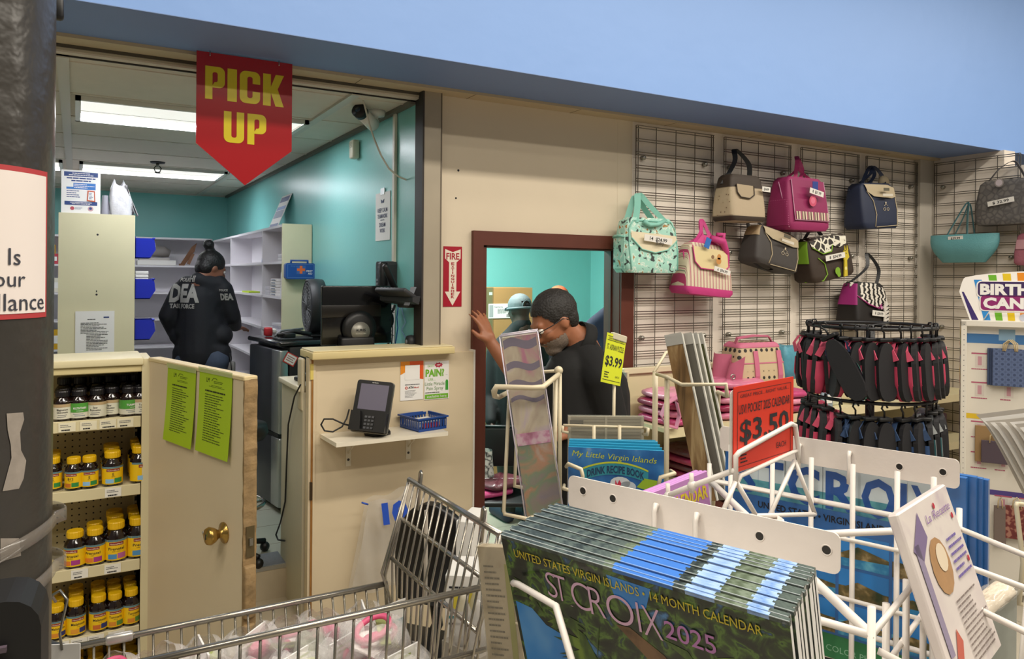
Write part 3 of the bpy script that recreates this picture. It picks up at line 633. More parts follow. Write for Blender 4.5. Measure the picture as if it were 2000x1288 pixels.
# bands around the column and the black vented box hung on it
CLR = mat('8d857c', 0.15, alpha=.38)
def band(py, label, hh, tilt):
    _, z = cylhit(60, py); s = MB()
    s.grid(lambda u, v: oncyl(2 * PI * u, z + hh * (v - .5) + tilt * math.cos(2 * PI * u), CRAD + .006 + .012 * math.exp(-((2 * PI * u - PI * 1.99) % (2 * PI)) ** 2 * 4)), 64, 1, CLR, cu=True)
    m = s.build('plastic_band'); sm = m.modifiers.new('t', 'SOLIDIFY'); sm.thickness = .003
    tag(m, label, 'band')
band(1085, 'clear plastic strap around the column, upper of two', .018, .03)
band(1185, 'clear plastic strap around the column, lower of two', .018, .03)
p = cylhit(40, 1200, .15); ctr = Vector(oncyl(p[0], 0, .13)); ang = math.atan2(-ctr.y, -ctr.x) + PI / 2
t = thing('vent_box', 'black box with horizontal vent slats strapped to the column', 'box', (-0.098, 1.085, 1.257), rz=math.radians(-4))
s = MB(); s.prism(rrect(-.11, .068, 0, .235, .035), -.04, .04, mat('060607', .6)); s.build('housing', t)
for i in range(9): MB().box(-.10, .035, -.048, -.041, .02 + i * .02, .026 + i * .02, mat('514650', .35)).build('slat', t)
s = MB(); s.box(-.07, .0, -.02, .03, .235, .262, BLK, bev=.006); s.build('latch', t)
p = aD(122, 1268, 1.25)
s = MB(); s.box(-.022, .028, -.002, 0, -.06, .008, WHT); s.tube([(.0, -.002, .0), (.0, -.01, .03), (.012, -.012, .085), (.0, -.01, .1), (-.015, -.005, .09), (-.02, .02, .07)], .0022, STEEL, 6)
tag(s.build('hook_card', loc=p, rot=(0, 0, -.4)), 'white card on a bent wire hook beside the black vent box', 'card')
o = MB().box(-.01, .01, -.01, .01, -.02, .015, BLK, bev=.005).build('cable_clip', loc=aD(111, 14, 1.22)); tag(o, 'small black clip at the top edge of the column', 'clip')

# ================================================================ vitamin shelf
GB = mat('d8cda6', 0.45, var=.04, scale=6); GBD = mat('c7bb93', 0.5); PEG = mat('b3a67f', 0.6)
t = thing('store_shelf', 'beige pegboard store shelf stocked with vitamin bottles', 'shelf', (-0.7, 3.30, 0))
s = MB(); s.box(0, .93, .255, .27, 0, 1.50, PEG)
HOLE = mat('1d1811', 0.9)
for i in range(34):
    for j in range(48):
        z = .20 + j * .0254
        if i > 12: s.disc(.03 + i * .0254, z, .0035, .2545, HOLE, n=6)
s.build('pegboard', t)
for x0 in (-.03, .925):
    s = MB(); s.box(x0, x0 + .03, .02, .27, 0, 1.50, GB); s.box(x0 - .012 if x0 > .5 else x0, x0 + .02, .235, .262, 0, 1.5, GBD)
    for j in range(42):
        s.box(x0 - .008, x0 + .004, .2335, .2352, .20 + j * .03, .218 + j * .03, HOLE)
    s.build('upright', t)
s = MB(); s.box(-.03, .93, -.01, .30, 1.512, 1.540, GB, bev=.004); s.box(-.03, .925, .0, .03, 1.485, 1.512, mat('cfc08f', .5), bev=.003, seg=1); s.build('top_cap', t)
s = MB(); s.box(.925, .958, -.0, .25, 0, 1.535, GB); s.box(.953, .957, -.002, .02, .0, 1.535, mat('7a4f2a', .6)); s.build('side_post', t)
SHZ = (1.310, 1.046, .752, .492, .20)
for k, z in enumerate(SHZ):
    s = MB(); s.box(-.0, .922, .0, .25, z - .012, z, GB); s.box(0, .922, -.004, .002, z - .04, z + .003, GB, bev=.002, seg=1)
    for i in range(9):
        for j in range(3): s.box(.45 + i * .05, .462 + i * .05, .03 + j * .035, .034 + j * .035, z, z + .0006, HOLE)
    sh = s.build('shelf', t)
    tags = {0: [.52, .60, .675, .745, .81, .87], 1: [.60, .83], 2: [.72, .83], 3: [.66, .72, .775, .845], 4: [.8]}[k]
    for x in tags:
        q = MB(); q.box(x - .03, x + .026, -.0065, -.004, z - .036, z - .002, mat('e6dfc4' if k == 0 else 'e9e6dd', .5)); q.lines(x - .024, x + .02, z - .008, z - .020, 2, GREY, y=-.007, seed=int(x * 99), th=.4); q.lines(x - .02, x + .022, z - .026, z - .033, 1, INK, y=-.007, seed=int(x * 77), th=.7)
        q.build('price_tag', sh)
# ---- bottles: a builder makes each kind once, copies share its meshes
GLASS = mat('1c0f0c', 0.12, coat=.6); BCAP = mat('17151a', 0.35); YCAP = mat('e8b90e', 0.4, bump=.0); YLAB = mat('f0c412', 0.4); RBAN = mat('8c2331', .5); TEALS = mat('5d8290', .5)
SUPL = mat('d9d6c4', .5)
def cyl(r): return lambda p: (r * math.sin(p[0] / r), -r * math.cos(p[0] / r), p[2])
def cpatch(s, r, x0, x1, z0, z1, m, n=8): return s.grid(lambda u, v: (r * math.sin((x0 + (x1 - x0) * u) / r), -r * math.cos((x0 + (x1 - x0) * u) / r), z0 + (z1 - z0) * v), n, 1, m)
def bottle(name, label, group, r, h, capm, kind, word, word2='', patch=None, loc=(0, 0, 0), turn=0.0):
    t = thing(name, label, 'bottle', loc, turn, group)
    ch = h * .17; bh = h - ch
    s = MB(); s.lathe([(r * .9, 0), (r, .004), (r, bh * .74), (r * .93, bh * .83), (r * .68, bh * .93), (r * .62, bh)], GLASS, 24); s.build('jar', t)
    cr = r * (.78 if kind == 'y' else .76)
    s = MB(); prof = [(cr * .97, bh - .002), (cr, bh + .002), (cr, h - .004), (cr * .93, h), (.001, h)]
    n = 40; vs = []
    for q, z in prof:
        for j in range(n): a = 2 * PI * j / n; rr = q * (1.0 if j % 2 else .972); vs.append((rr * math.cos(a), rr * math.sin(a), z))
    s.add(vs, [(i * n + j, i * n + (j + 1) % n, (i + 1) * n + (j + 1) % n, (i + 1) * n + j) for i in range(len(prof) - 1) for j in range(n)], capm, None, False); s.build('cap', t)
    s = MB(); R = r + .0006; R2 = r + .0012; L0, L1 = .010, bh * .70
    f = cyl(R2); W = r * 1.9
    if kind == 'y':
        s.grid(lambda u, v: (R * math.cos(2 * PI * u), R * math.sin(2 * PI * u), L0 + (L1 - L0) * v), 28, 1, YLAB, cu=True)
        H = L1 - L0
        cpatch(s, R2, -r * 1.5, r * 1.5, L1 - H * .10, L1, TEALS); cpatch(s, R2, -W * .36, W * .36, L1 - H * .27, L1 - H * .12, RBAN)
        s.text('NatureMade', 0, L1 - H * .235, H * .07, mat('e8cfae', .5), w=W * .62, fn=cyl(R2 + .0005), bold=.02)
        s.text(word, 0, L1 - H * .50, H * (.15 if len(word) < 4 else .13), INK, w=None if len(word) < 4 else W * .8, fn=f, bold=.01)
        if word2: s.text(word2, 0, L1 - H * .59, H * .05, INK, fn=f)
        pa = patch or ('7fb0d8', '2d7a3a')
        cpatch(s, R2, -W * .42, W * .02, L0 + H * .06, L0 + H * .30, mat(pa[0], .5)); cpatch(s, R2, W * .06, W * .5, L0 + H * .08, L0 + H * .34, mat(pa[1], .5))
        s.lines(-W * .36, -W * .04, L0 + H * .25, L0 + H * .12, 2, mat('39506e', .5), seed=3, y=0) if False else None
        s.text('300', -W * .2, L0 + H * .14, H * .07, mat('3a4f6c', .5), fn=f) if False else None
    else:
        s.grid(lambda u, v: (R * math.cos(2 * PI * u), R * math.sin(2 * PI * u), L0 + (L1 - L0) * v), 28, 1, SUPL, cu=True)
        H = L1 - L0
        top = mat('4f9a3a', .5) if kind == 'g' else mat('b89f78', .5)
        if kind == 'g':
            s.grid(lambda u, v: (R2 * math.cos(2 * PI * u), R2 * math.sin(2 * PI * u), L0 + H * (.38 + .62 * v)), 28, 1, top, cu=True)
            s.text(word, 0, L0 + H * .60, H * .14, PAPER, w=W * .75, fn=cyl(R2 + .0004), bold=.02)
            s.text(word2, 0, L0 + H * .46, H * .08, PAPER, fn=cyl(R2 + .0004))
            cpatch(s, R2, -W * .3, W * .3, L0 + H * .14, L0 + H * .18, mat('6f7f8f', .5)); cpatch(s, R2, -W * .4, W * .2, L0 + H * .26, L0 + H * .29, mat('6f7f8f', .5))
        else:
            s.grid(lambda u, v: (R2 * math.cos(2 * PI * u), R2 * math.sin(2 * PI * u), L0 + H * (.80 + .2 * v)), 28, 1, top, cu=True)
            s.text(word, 0, L0 + H * .57, H * .13, INK, w=W * .62 if len(word) > 4 else None, fn=f, bold=.01); s.text(word2, 0, L0 + H * .40, H * .13, INK, w=W * .62 if len(word2) > 4 else None, fn=f, bold=.01)
            cpatch(s, R2, -W * .25, W * .25, L0 + H * .26, L0 + H * .29, GREY); cpatch(s, R2, -W * .3, W * .2, L0 + H * .14, L0 + H * .17, GREY)
    s.build('label', t)
    return t
YA = 3.345
def bx_(px, y, py=900): return aY(px, py, y).x
TOPZ = SHZ[0] + .001
# top shelf: front row
for px, y, kind, w1, w2, lab, tr in ((122, 3.335, 's', 'Magnesium', 'Gluconate', 'black capped bottle with white magnesium label, leftmost front of top shelf', .0), (154, 3.335, 'g', 'MULTIVITAMIN', 'complete', 'black capped bottle with green multivitamin label at front of top shelf', .1), (189.5, 3.335, 's', 'Saw', 'Palmetto', 'black capped bottle with cream saw palmetto label at front of top shelf', -.2), (218, 3.365, 's', 'Saw', 'Palmetto', 'black capped bottle half hidden right of the front saw palmetto bottle', -.3), (251.5, 3.335, 'g', 'TURMERIC', 'complex', 'black capped bottle with green and white turmeric label at front', .4), (284, 3.335, 's', 'Turmeric', 'Complex', 'black capped bottle with cream turmeric label at right end of top shelf', .35)):
    X = min(bx_(px, y, 800), .222)
    b0 = bottle('supplement_bottle', lab, None, .0325, .113, BCAP, kind, w1, w2, loc=(X, y, TOPZ), turn=tr)
    for k in range(2):
        if y + .068 * (k + 1) > 3.46: break
        copy_tree(b0, 'black supplement bottle in second row of the top shelf, behind the front bottles', 'second row of black supplement bottles', loc=(X + .003, y + .068 * (k + 1), TOPZ), rz=tr + .3)
# tall bottles at the back of the top shelf
b0 = None
for i, px in enumerate((126, 156, 188, 216, 245, 273)):
    X = bx_(px, 3.505, 745)
    lab = 'taller black bottle in the back row of the top shelf against the pegboard'
    if b0 is None: b0 = bottle('supplement_bottle', lab, 'back row of tall black bottles', .034, .142, BCAP, 's', 'Fish', 'Oil', loc=(X, 3.512, TOPZ), turn=.2)
    else: copy_tree(b0, loc=(min(X, .215), 3.512, TOPZ), rz=.2 * i)
def lane(px, y, shelf, n, r, h, word, word2, lab, grp, patch, tr=0.0, step=None):
    z = SHZ[shelf] + .001; X = min(bx_(px, y, 1000), .222)
    b0 = bottle('vitamin_bottle', lab, None, r, h, YCAP, 'y', word, word2, patch, loc=(X, y, z), turn=tr)
    for k in range(n - 1):
        yy = y + (step or (2 * r + .002)) * (k + 1)
        if yy + r > 3.552: break
        copy_tree(b0, 'yellow capped bottle directly behind the front bottle labelled ' + grp, 'bottles queued behind ' + grp, loc=(X, yy, z), rz=tr + .15 * k)
BL, GR, PK, MG = '8fc0e6', '2f8a45', 'd06a9c', 'a83a86'
lane(103, 3.36, 1, 3, .030, .125, 'E', '1000 IU', 'yellow capped vitamin bottle half hidden by the column on the second shelf', 'E at the column edge', ('e7b420', GR))
lane(143.5, 3.335, 1, 1, .030, .122, 'B12', '1000 mcg', 'yellow capped vitamin B12 bottle on the second shelf', 'B12', ('c9742a', GR), -.35)
lane(174, 3.335, 1, 1, .0305, .122, 'E', '180 mg', 'yellow capped vitamin E bottle directly right of the B12 bottle', 'E beside B12', (BL, GR))
lane(219, 3.335, 1, 3, .036, .132, 'E', '400 IU', 'larger yellow capped vitamin E bottle with caps queued behind', 'E with caps in a row', (BL, GR), .05)
lane(273, 3.335, 1, 3, .035, .142, 'E', '1000 IU', 'yellow capped vitamin E bottle at right end of the second shelf', 'E at the right end', (BL, GR), .5)
lane(147, 3.335, 2, 1, .037, .137, 'Prenatal', 'with DHA', 'yellow capped prenatal bottle, leftmost on the third shelf', 'Prenatal, leftmost', ('e0802e', MG), -.45)
lane(186, 3.335, 2, 2, .036, .137, 'Prenatal', 'multi', 'yellow capped prenatal bottle, second from left on the third shelf', 'Prenatal, second from left', ('e0802e', MG), -.25)
lane(227, 3.335, 2, 3, .0385, .152, 'Prenatal', 'multi + DHA', 'taller yellow capped prenatal bottle with blue panel, third from left', 'Prenatal, third from left', ('4f8fc0', 'b8629c'), 0)
lane(269, 3.340, 2, 3, .038, .155, 'Prenatal', 'multi + DHA', 'taller yellow capped prenatal bottle at right end of the third shelf', 'Prenatal, right end', ('4f8fc0', 'b8629c'), .25)
NB = '2a3478'
lane(112, 3.335, 3, 3, .032, .125, 'Melatonin', '3 mg', 'yellow capped melatonin bottle mostly behind the column, fourth shelf', 'Melatonin at the column', ('d98a2a', NB), .2)
lane(150, 3.335, 3, 4, .033, .137, 'Melatonin', '5 mg', 'yellow capped melatonin bottle standing alone on the fourth shelf', 'Melatonin, left lane', ('e09a30', NB), .25)
lane(194, 3.335, 3, 4, .0325, .137, 'Melatonin', '10 mg', 'yellow capped melatonin bottle beside the turmeric bottles', 'Melatonin beside the turmeric', ('c86a2a', NB), .15)
lane(226, 3.335, 3, 4, .0315, .134, 'Turmeric', '500 mg', 'yellow capped turmeric bottle, left of two on the fourth shelf', 'Turmeric, left', ('d98a2a', '5a8a3a'), .05)
lane(258, 3.335, 3, 4, .0305, .138, 'Turmeric', '500 mg', 'yellow capped turmeric bottle, right of two on the fourth shelf', 'Turmeric, right', ('d98a2a', '5a8a3a'), .3)
for i, px in enumerate((150, 190, 228, 262)):
    lane(px, 3.36, 4, 3, .036, .150, ('Iron', 'Zinc', 'D3', 'C')[i], '', 'yellow capped bottle on the lowest shelf, ' + ('first', 'second', 'third', 'fourth')[i] + ' lane from the column', ('Iron', 'Zinc', 'D3', 'C')[i], ('d98a2a', GR), .1)
# ================================================================ open half door
HRZ = math.atan2(-.749, .221); HO = Vector((.251, 3.30, 0))
def plane_local(px, py, O, rz):
    """pixel to (x, z) on the upright plane through O turned by rz"""
    n = Vector((math.sin(rz), -math.cos(rz), 0)); d = _ray(px, py); t = (O - CAM).dot(n) / d.dot(n); p = CAM + d * t - O
    return p.x * math.cos(rz) + p.y * math.sin(rz), p.z
DOORP = mat('d8c7a8', 0.5, var=.05, scale=3, bump=.04, bscale=18); WOODE = mat('8f754f', 0.75, var=.6, scale=22, bump=.5, bscale=35)
t = thing('half_door', 'cream painted half door standing open with rough wooden edge', 'door', HO, HRZ)
s = MB(); s.box(0, .781, 0, .04, .03, 1.525, DOORP); s.box(-.0, .785, -.004, .044, 1.525, 1.540, mat('d9c597', .5), bev=.003, seg=1); s.build('panel', t)
s = MB(); rr = random.Random(4); n = 60
vs = []
for i in range(n + 1):
    z = .03 + 1.50 * i / n; e = .7835 + rr.uniform(0, .004)
    vs += [(e, -.001 - rr.uniform(0, .002), z), (e + .001, .042, z)]
s.add(vs, [(2 * i, 2 * i + 1, 2 * i + 3, 2 * i + 2) for i in range(n)], WOODE)
s.add([(.774 + rr.uniform(0, .004) if j == 0 else vs[2 * i][0], -.0015 if j == 0 else vs[2 * i][1], vs[2 * i][2]) for i in range(n + 1) for j in (0, 1)], [(2 * i, 2 * i + 1, 2 * i + 3, 2 * i + 2) for i in range(n)], WOODE)
for z0, z1, w in ((.76, .93, .03), (.62, .74, .02)): s.box(.775, .79 + w * .4, -.003, .036, z0, z1, WOODE, bev=.006)
s.build('rough_edge', t)
BRASS = mat('b3924f', .25, .9)
kx, kz = plane_local(438, 1041, HO, HRZ)
KM = Tr(kx, 0, kz, rx=PI / 2)
k = MB().lathe([(.001, .0), (.035, .0), (.035, .004), (.016, .010), (.014, .022), (.024, .034), (.030, .05), (.026, .06), (.001, .064)], BRASS, 24, M=KM).build('door_knob', t)
MB().box(-.002, .002, -.065, -.0635, -.009, .009, DGREY, M=Tr(kx, 0, kz)).build('keyhole', k)
hx, hz = plane_local(419, 1047, HO, HRZ)
s = MB(); s.tube([(hx, 0, hz + .0), (hx - .0, -.02, hz - .005), (hx - .012, -.03, hz - .002), (hx - .02, -.03, hz + .012)], .0028, CHROME, 8); s.ball((hx - .02, -.03, hz + .013), .005, CHROME, 8); s.build('coat_hook', t)
zp = kz
MB().box(.788, .7895, .006, .034, zp - .05, zp + .05, mat('6a5c40', .4, .6)).box(.789, .796, .014, .026, zp - .012, zp + .012, CHROME).build('latch_plate', t)
LIMEP = mat('a9c81c', .5, var=.06, scale=6)
def limesheet(tl, tr, bl, br, label, seed, dx):
    x0, z1 = plane_local(*tl, HO, HRZ); x1, _ = plane_local(*tr, HO, HRZ); xb0, zb = plane_local(*bl, HO, HRZ); xb1, _ = plane_local(*br, HO, HRZ)
    w = x1 - x0; h = z1 - zb
    t = thing('notice', label, 'notice', HO + Vector((math.cos(HRZ) * x0, math.sin(HRZ) * x0, zb)) + Vector((math.sin(HRZ), -math.cos(HRZ), 0)) * .002, HRZ)
    sh = (xb0 - x0)
    cur = lambda z: -.0015 - (.012 * max(0, 1 - z / h) ** 2)
    s = MB(); s.grid(lambda u, v: (u * w + sh * (1 - v), cur(v * h), v * h), 6, 12, LIMEP); s.grid(lambda u, v: ((1 - u) * w + sh * (1 - v), cur(v * h) + .0006, v * h), 6, 12, LIMEP)
    f = lambda p: (p[0] + sh * (1 - p[2] / h), cur(p[2]) - .0006, p[2])
    q = MB(); GI = mat('37430f', .7); q.text('LM', w * .28, h * .855, h * .055, mat('20240f', .7), fn=f, sx=.9); q.tube([f((w * .40, 0, h * .875)), f((w * .44, 0, h * .91)), f((w * .52, 0, h * .912)), f((w * .56, 0, h * .90))], .0008, GI, 5)
    q.lines(w * .46, w * .82, h * .885, h * .85, 2, GI, seed=seed, th=.35); q.lines(w * .3, w * .8, h * .83, h * .80, 2, GI, seed=seed + 1, al='C', th=.3)
    q.lines(w * .2, w * .82, h * .765, h * .735, 1, mat('2c3410', .7), seed=seed + 2, th=.6); q.lines(w * .2, w * .85, h * .72, h * .14, 20, GI, seed=seed + 3, th=.32)
    b = MB(); b.add(s.v, s.f, LIMEP, None, True)
    # keep the printing on the curl of the sheet
    for vs_, fs_, mi in ((q.v, q.f, q.mi),):
        base = len(b.v); b.v.extend([f(v) if abs(v[1] + .001) < 1e-6 else v for v in vs_])
        for ff, ii in zip(fs_, mi): b.f.append([base + j for j in ff]); b.mi.append(b._m(q.mats[ii])); b.sm.append(False)
    b.build('sheet', t)
    MB().box(-.004, w + .004, -.0045, -.003, h * .96, h + .006, mat('c9d49a', .15, alpha=.5)).build('tape', t)
limesheet((330, 712), (385, 722), (326, 857), (380, 866), 'lime green typed notice on the half door, nearer the hinge', 40, 0)
limesheet((392, 719), (456, 733), (389, 878), (455, 887), 'lime green typed notice on the half door, nearer the knob', 50, 0)
# ================================================================ counter half wall, its shelf and what hangs on it
HWY = 3.40
s = MB(); s.box(.925, 1.735, HWY, 3.46, 0, 1.49, DOORP); s.box(1.728, 1.737, HWY - .004, 3.46, 0, 1.50, mat('d9d6cd', .4)); s.box(.916, .928, HWY - .003, 3.45, .2, 1.50, mat('9a6a30', .6, var=.3, scale=20)); s.box(.905, .917, HWY + .002, 3.45, .2, 1.50, DOORP); s.box(.924, .934, HWY - .006, HWY, 0, 1.49, DOORP)
s.box(.910, .924, HWY - .006, HWY + .01, 1.40, 1.47, mat('d9c46a', .4)); s.box(.912, .922, HWY - .006, HWY + .01, .86, .94, mat('4a3a28', .5, .4))
s.box(.885, .905, HWY + .055, 3.53, 1.25, 1.49, mat('c4b89a', .5), bev=.01)
struct('trim_5', s)
s = MB(); s.box(.905, 1.60, HWY - .055, 3.56, 1.492, 1.525, mat('d6c48f', .5), bev=.004); s.box(.91, 1.59, HWY - .05, 3.55, 1.525, 1.532, mat('dccfa6', .4), bev=.002, seg=1); struct('trim_6', s)
for k, (x, z, w, h) in enumerate(((.995, 1.33, .02, .02), (1.0, 1.215, .022, .012))): pass
# scuffs of old tape on the half wall
p1 = aY(625, 848, HWY); p2 = aZ(658, 867, p1.z); p3 = aZ(874, 843, p1.z); ZS = p1.z
t = thing('wall_shelf', 'white laminate wall shelf on brackets under the counter cap', 'shelf', (p1.x, HWY, ZS))
dx2, dy2, dx3, dy3 = p2.x - p1.x, p2.y - HWY, p3.x - p1.x, p3.y - HWY
s = MB(); L = mat('e6decb', .4); yb = -.001; yf = (dy2 + dy3) / 2
s.add([(0, yb, 0), (dx2, yf, 0), (dx3, yf, 0), (dx3, yb, 0), (0, yb, -.018), (dx2, yf, -.018), (dx3, yf, -.018), (dx3, yb, -.018)], [(0, 1, 2, 3), (7, 6, 5, 4), (0, 4, 5, 1), (1, 5, 6, 2), (2, 6, 7, 3), (3, 7, 4, 0)], L)
s.build('board', t)
for px in (680, 797):
    bx0 = aY(px, 880, HWY).x - p1.x
    s = MB(); s.box(bx0 - .012, bx0 + .012, -.004, -.001, -.16, -.018, L); s.box(bx0 - .01, bx0 + .01, -.14, -.001, -.022, -.018, L); s.tube([(bx0, -.12, -.022), (bx0, -.004, -.10)], .004, L, 6)
    for z in (-.05, -.13): s.disc(bx0, z, .006, -.0045, DGREY)
    s.build('bracket', t)
# payment terminal
tx = aZ(725, 838, ZS)
t = thing('payment_terminal', 'black card payment terminal with grey screen on tilted stand', 'terminal', (tx.x - .05, HWY - .135, ZS + .001), rz=math.radians(-37))
TB = mat('131313', .35)
s = MB(); s.lathe([(.001, 0), (.062, 0), (.062, .012), (.045, .022), (.001, .024)], TB, 8, M=Tr(.02, .03, 0)); s.prism([(-.02, .0), (.05, .0), (.035, .20), (-.005, .20)], .02, .075, TB); s.build('stand', t)
Mx = Tr(0, -.04, .02) @ Matrix.Rotation(math.radians(-17), 4, 'X') @ Matrix.Rotation(math.radians(4), 4, 'Y')
MB().prism(rrect(-.083, .083, 0, .228, .012), -.012, .022, TB, M=Mx).build('body', t)
MB().prism(rrect(-.086, .086, -.004, .228, .012), .003, .009, STEEL, M=Mx).build('steel_rim', t)
sc = MB(); sc.rect(-.064, .066, .098, .212, -.0125, mat('6f6b7c', .25), M=Mx); sc.text('verifone', .0, .217, .006, PAPER, y=-.0127, M=Mx); sc.build('screen', t)
s = MB(); s.prism([(-.082, .002), (-.082, .088), (-.04, .088), (-.034, .05), (-.03, .01), (.03, .01), (.034, .05), (.04, .088), (.082, .088), (.082, .002)], -.038, -.012, TB, M=Mx); s.build('privacy_shield', t)
kp = MB()
for i in range(4):
    for j in range(3): kp.box(-.022 + j * .016, -.011 + j * .016, -.0165, -.012, .014 + i * .016, .023 + i * .016, mat('55565a', .5), M=Mx)
kp.build('keypad', t)
tx.y = HWY - .13
c = lambda px, py, dy=0: aY(px, py, tx.y + dy)
o = MB().tube([aY(682, 800, tx.y + .02), aY(677, 818, tx.y + .01), aY(668, 834, tx.y), aY(650, 844, tx.y), aY(634, 842, tx.y + .01), aY(627, 830, tx.y + .02), aY(633, 819, tx.y + .02), aY(650, 819, tx.y), aY(672, 829, tx.y - .03), aZ(700, 836, ZS + .006), aZ(720, 848, ZS + .006), aZ(738, 850, ZS + .006)], .0035, BLK, 6).build('terminal_cord'); tag(o, 'black cord looping beside the payment terminal on the white shelf', 'cord')
o = MB().tube([aZ(712, 838, ZS + .008), aZ(739, 849, ZS + .008)], .006, BLK, 8).build('stylus'); tag(o, 'black stylus lying on the white shelf before the terminal', 'stylus')
# blue basket
bl = aZ(774, 822, ZS); bf = aZ(816, 846, ZS); br = aZ(868, 838, ZS)
e1 = Vector((bf.x - bl.x, bf.y - bl.y)); e2 = Vector((br.x - bf.x, br.y - bf.y))
rz = math.atan2(e2.y, e2.x) - math.radians(0)
t = thing('plastic_basket', 'blue slotted plastic basket on the right end of the white shelf', 'basket', (bf.x + .005, bf.y + .005, ZS + .001), rz=rz)
BB = mat('1f468f', .4); W_, D_, H_ = .155, .155, .058
def bside(L, n, M, mb):
    # a slotted wall along x, height H_
    mb.box(0, L, -.003, 0, 0, .012, BB, M=M); mb.box(0, L, -.003, 0, H_ - .012, H_, BB, M=M)
    for i in range(n + 1): x = L * i / n; mb.box(max(0, x - .0035), min(L, x + .0035), -.003, 0, .01, H_ - .01, BB, M=M)
for nm, M in (('side', Tr(0, 0, 0)), ('side', Tr(0, D_, 0)), ('side', Tr(0, 0, 0, rz=PI / 2)), ('side', Tr(W_, 0, 0, rz=PI / 2))):
    m = MB(); bside(W_, 10, M, m); m.build(nm, t)
MB().box(0, W_, 0, D_, 0, .004, BB).build('bottom', t)
m = MB()
for a, b, c_, d in ((-.008, W_ + .008, -.010, 0), (-.008, W_ + .008, D_, D_ + .010), (-.008, 0, 0, D_), (W_, W_ + .008, 0, D_)): m.box(a, b, c_, d, H_ - .004, H_ + .003, BB)
m.build('rim', t)
s = MB(); s.box(.01, .145, .02, .145, .005, .012, PAPER); s.box(.015, .14, .01, .13, .012, .035, PAPER, bev=.004); s.box(.03, .12, .006, .02, .008, .03, mat('d8485a', .5))
tag(s.build('receipt_pile', loc=(bf.x + .005, bf.y + .005, ZS + .0055), rot=(0, 0, rz)), 'white and pink receipts lying in the blue basket', 'papers')
# signs on the half wall
def flat(tl, br, Y): a = aY(*tl, Y); b = aY(*br, Y); return a.x, b.x, b.z, a.z
x0, x1, z0, z1 = flat((782, 707), (826, 780), HWY - .001); w, h = x1 - x0, z1 - z0
t = thing('payment_sign', 'white payment sign with orange corner frame taped on the half wall', 'sign', (x0, HWY - .001, z0))
s = MB(); s.box(0, w, -.002, 0, 0, h, PAPER)
s.poly([(0, h), (w * .4, h), (w * .4, h * .9), (w * .2, h * .9), (w * .2, h * .72), (0, h * .66)], -.0026, mat('e08a1e', .5)); s.poly([(w * .4, h), (w, h), (w, h * .52), (w * .84, h * .54), (w * .84, h * .9), (w * .4, h * .9)], -.0026, mat('d8541f', .5))
s.rect(w * .2, w * .84, h * .52, h * .9, -.0028, PAPER)
s.disc(w * .26, h * .32, w * .06, -.0028, mat('c0392b', .5)); s.disc(w * .26, h * .32, w * .028, -.003, PAPER); s.text('ATH', w * .46, h * .30, h * .05, INK, y=-.003, bold=.04); s.text('Movil', w * .7, h * .30, h * .04, mat('c0392b', .5), y=-.003, bold=.02)
s.lines(w * .2, w * .85, h * .42, h * .38, 1, GREY, y=-.003, seed=2, th=.5); s.lines(w * .2, w * .8, h * .26, h * .06, 6, GREY, y=-.003, seed=61, th=.25)
s.build('sheet', t)
x0, x1, z0, z1 = flat((829, 707), (876, 778), HWY - .001); w, h = x1 - x0, z1 - z0
t = thing('pain_spray_sign', 'white got pain spray flyer with green lettering on the half wall', 'sign', (x0, HWY - .001, z0))
s = MB(); s.box(0, w, -.002, 0, 0, h, PAPER); G1 = mat('6fae2a', .5); G2 = mat('7a9a6a', .5)
s.text('GOT', w * .25, h * .855, h * .06, G1, y=-.003, bold=.0); s.poly([(w * (.57 + (.13 if i % 2 else .19) * math.cos(PI * i / 9)), h * (.90 + (.045 if i % 2 else .075) * math.sin(PI * i / 9))) for i in range(18)], -.003, mat('b52340', .5)); s.text('NEW', w * .57, h * .885, h * .03, PAPER, y=-.0036, bold=.03)
s.text('PAIN?', w * .42, h * .61, h * .18, G1, y=-.003, w=w * .76, bold=.04); s.text('...', w * .9, h * .63, h * .06, INK, y=-.003); s.text('USE....', w * .3, h * .50, h * .06, G1, y=-.003)
s.text('Little Miracle', w * .42, h * .37, h * .09, G2, y=-.003, w=w * .80); s.text('Pain Spray', w * .43, h * .25, h * .09, G2, y=-.003, w=w * .68)
s.lines(w * .03, w * .95, h * .20, h * .165, 1, INK, y=-.003, seed=8, th=.5); s.rect(w * .02, w * .97, h * .02, h * .14, -.003, G1); s.text('available here', w * .5, h * .05, h * .065, PAPER, y=-.0036, w=w * .8)
s.prism([(w * .86, h * .23), (w * .97, h * .23), (w * .97, h * .46), (w * .94, h * .5), (w * .89, h * .5), (w * .86, h * .46)], -.0035, -.002, mat('3f9a3a', .4)); s.rect(w * .89, w * .94, h * .5, h * .55, -.003, PAPER)
s.build('sheet', t)
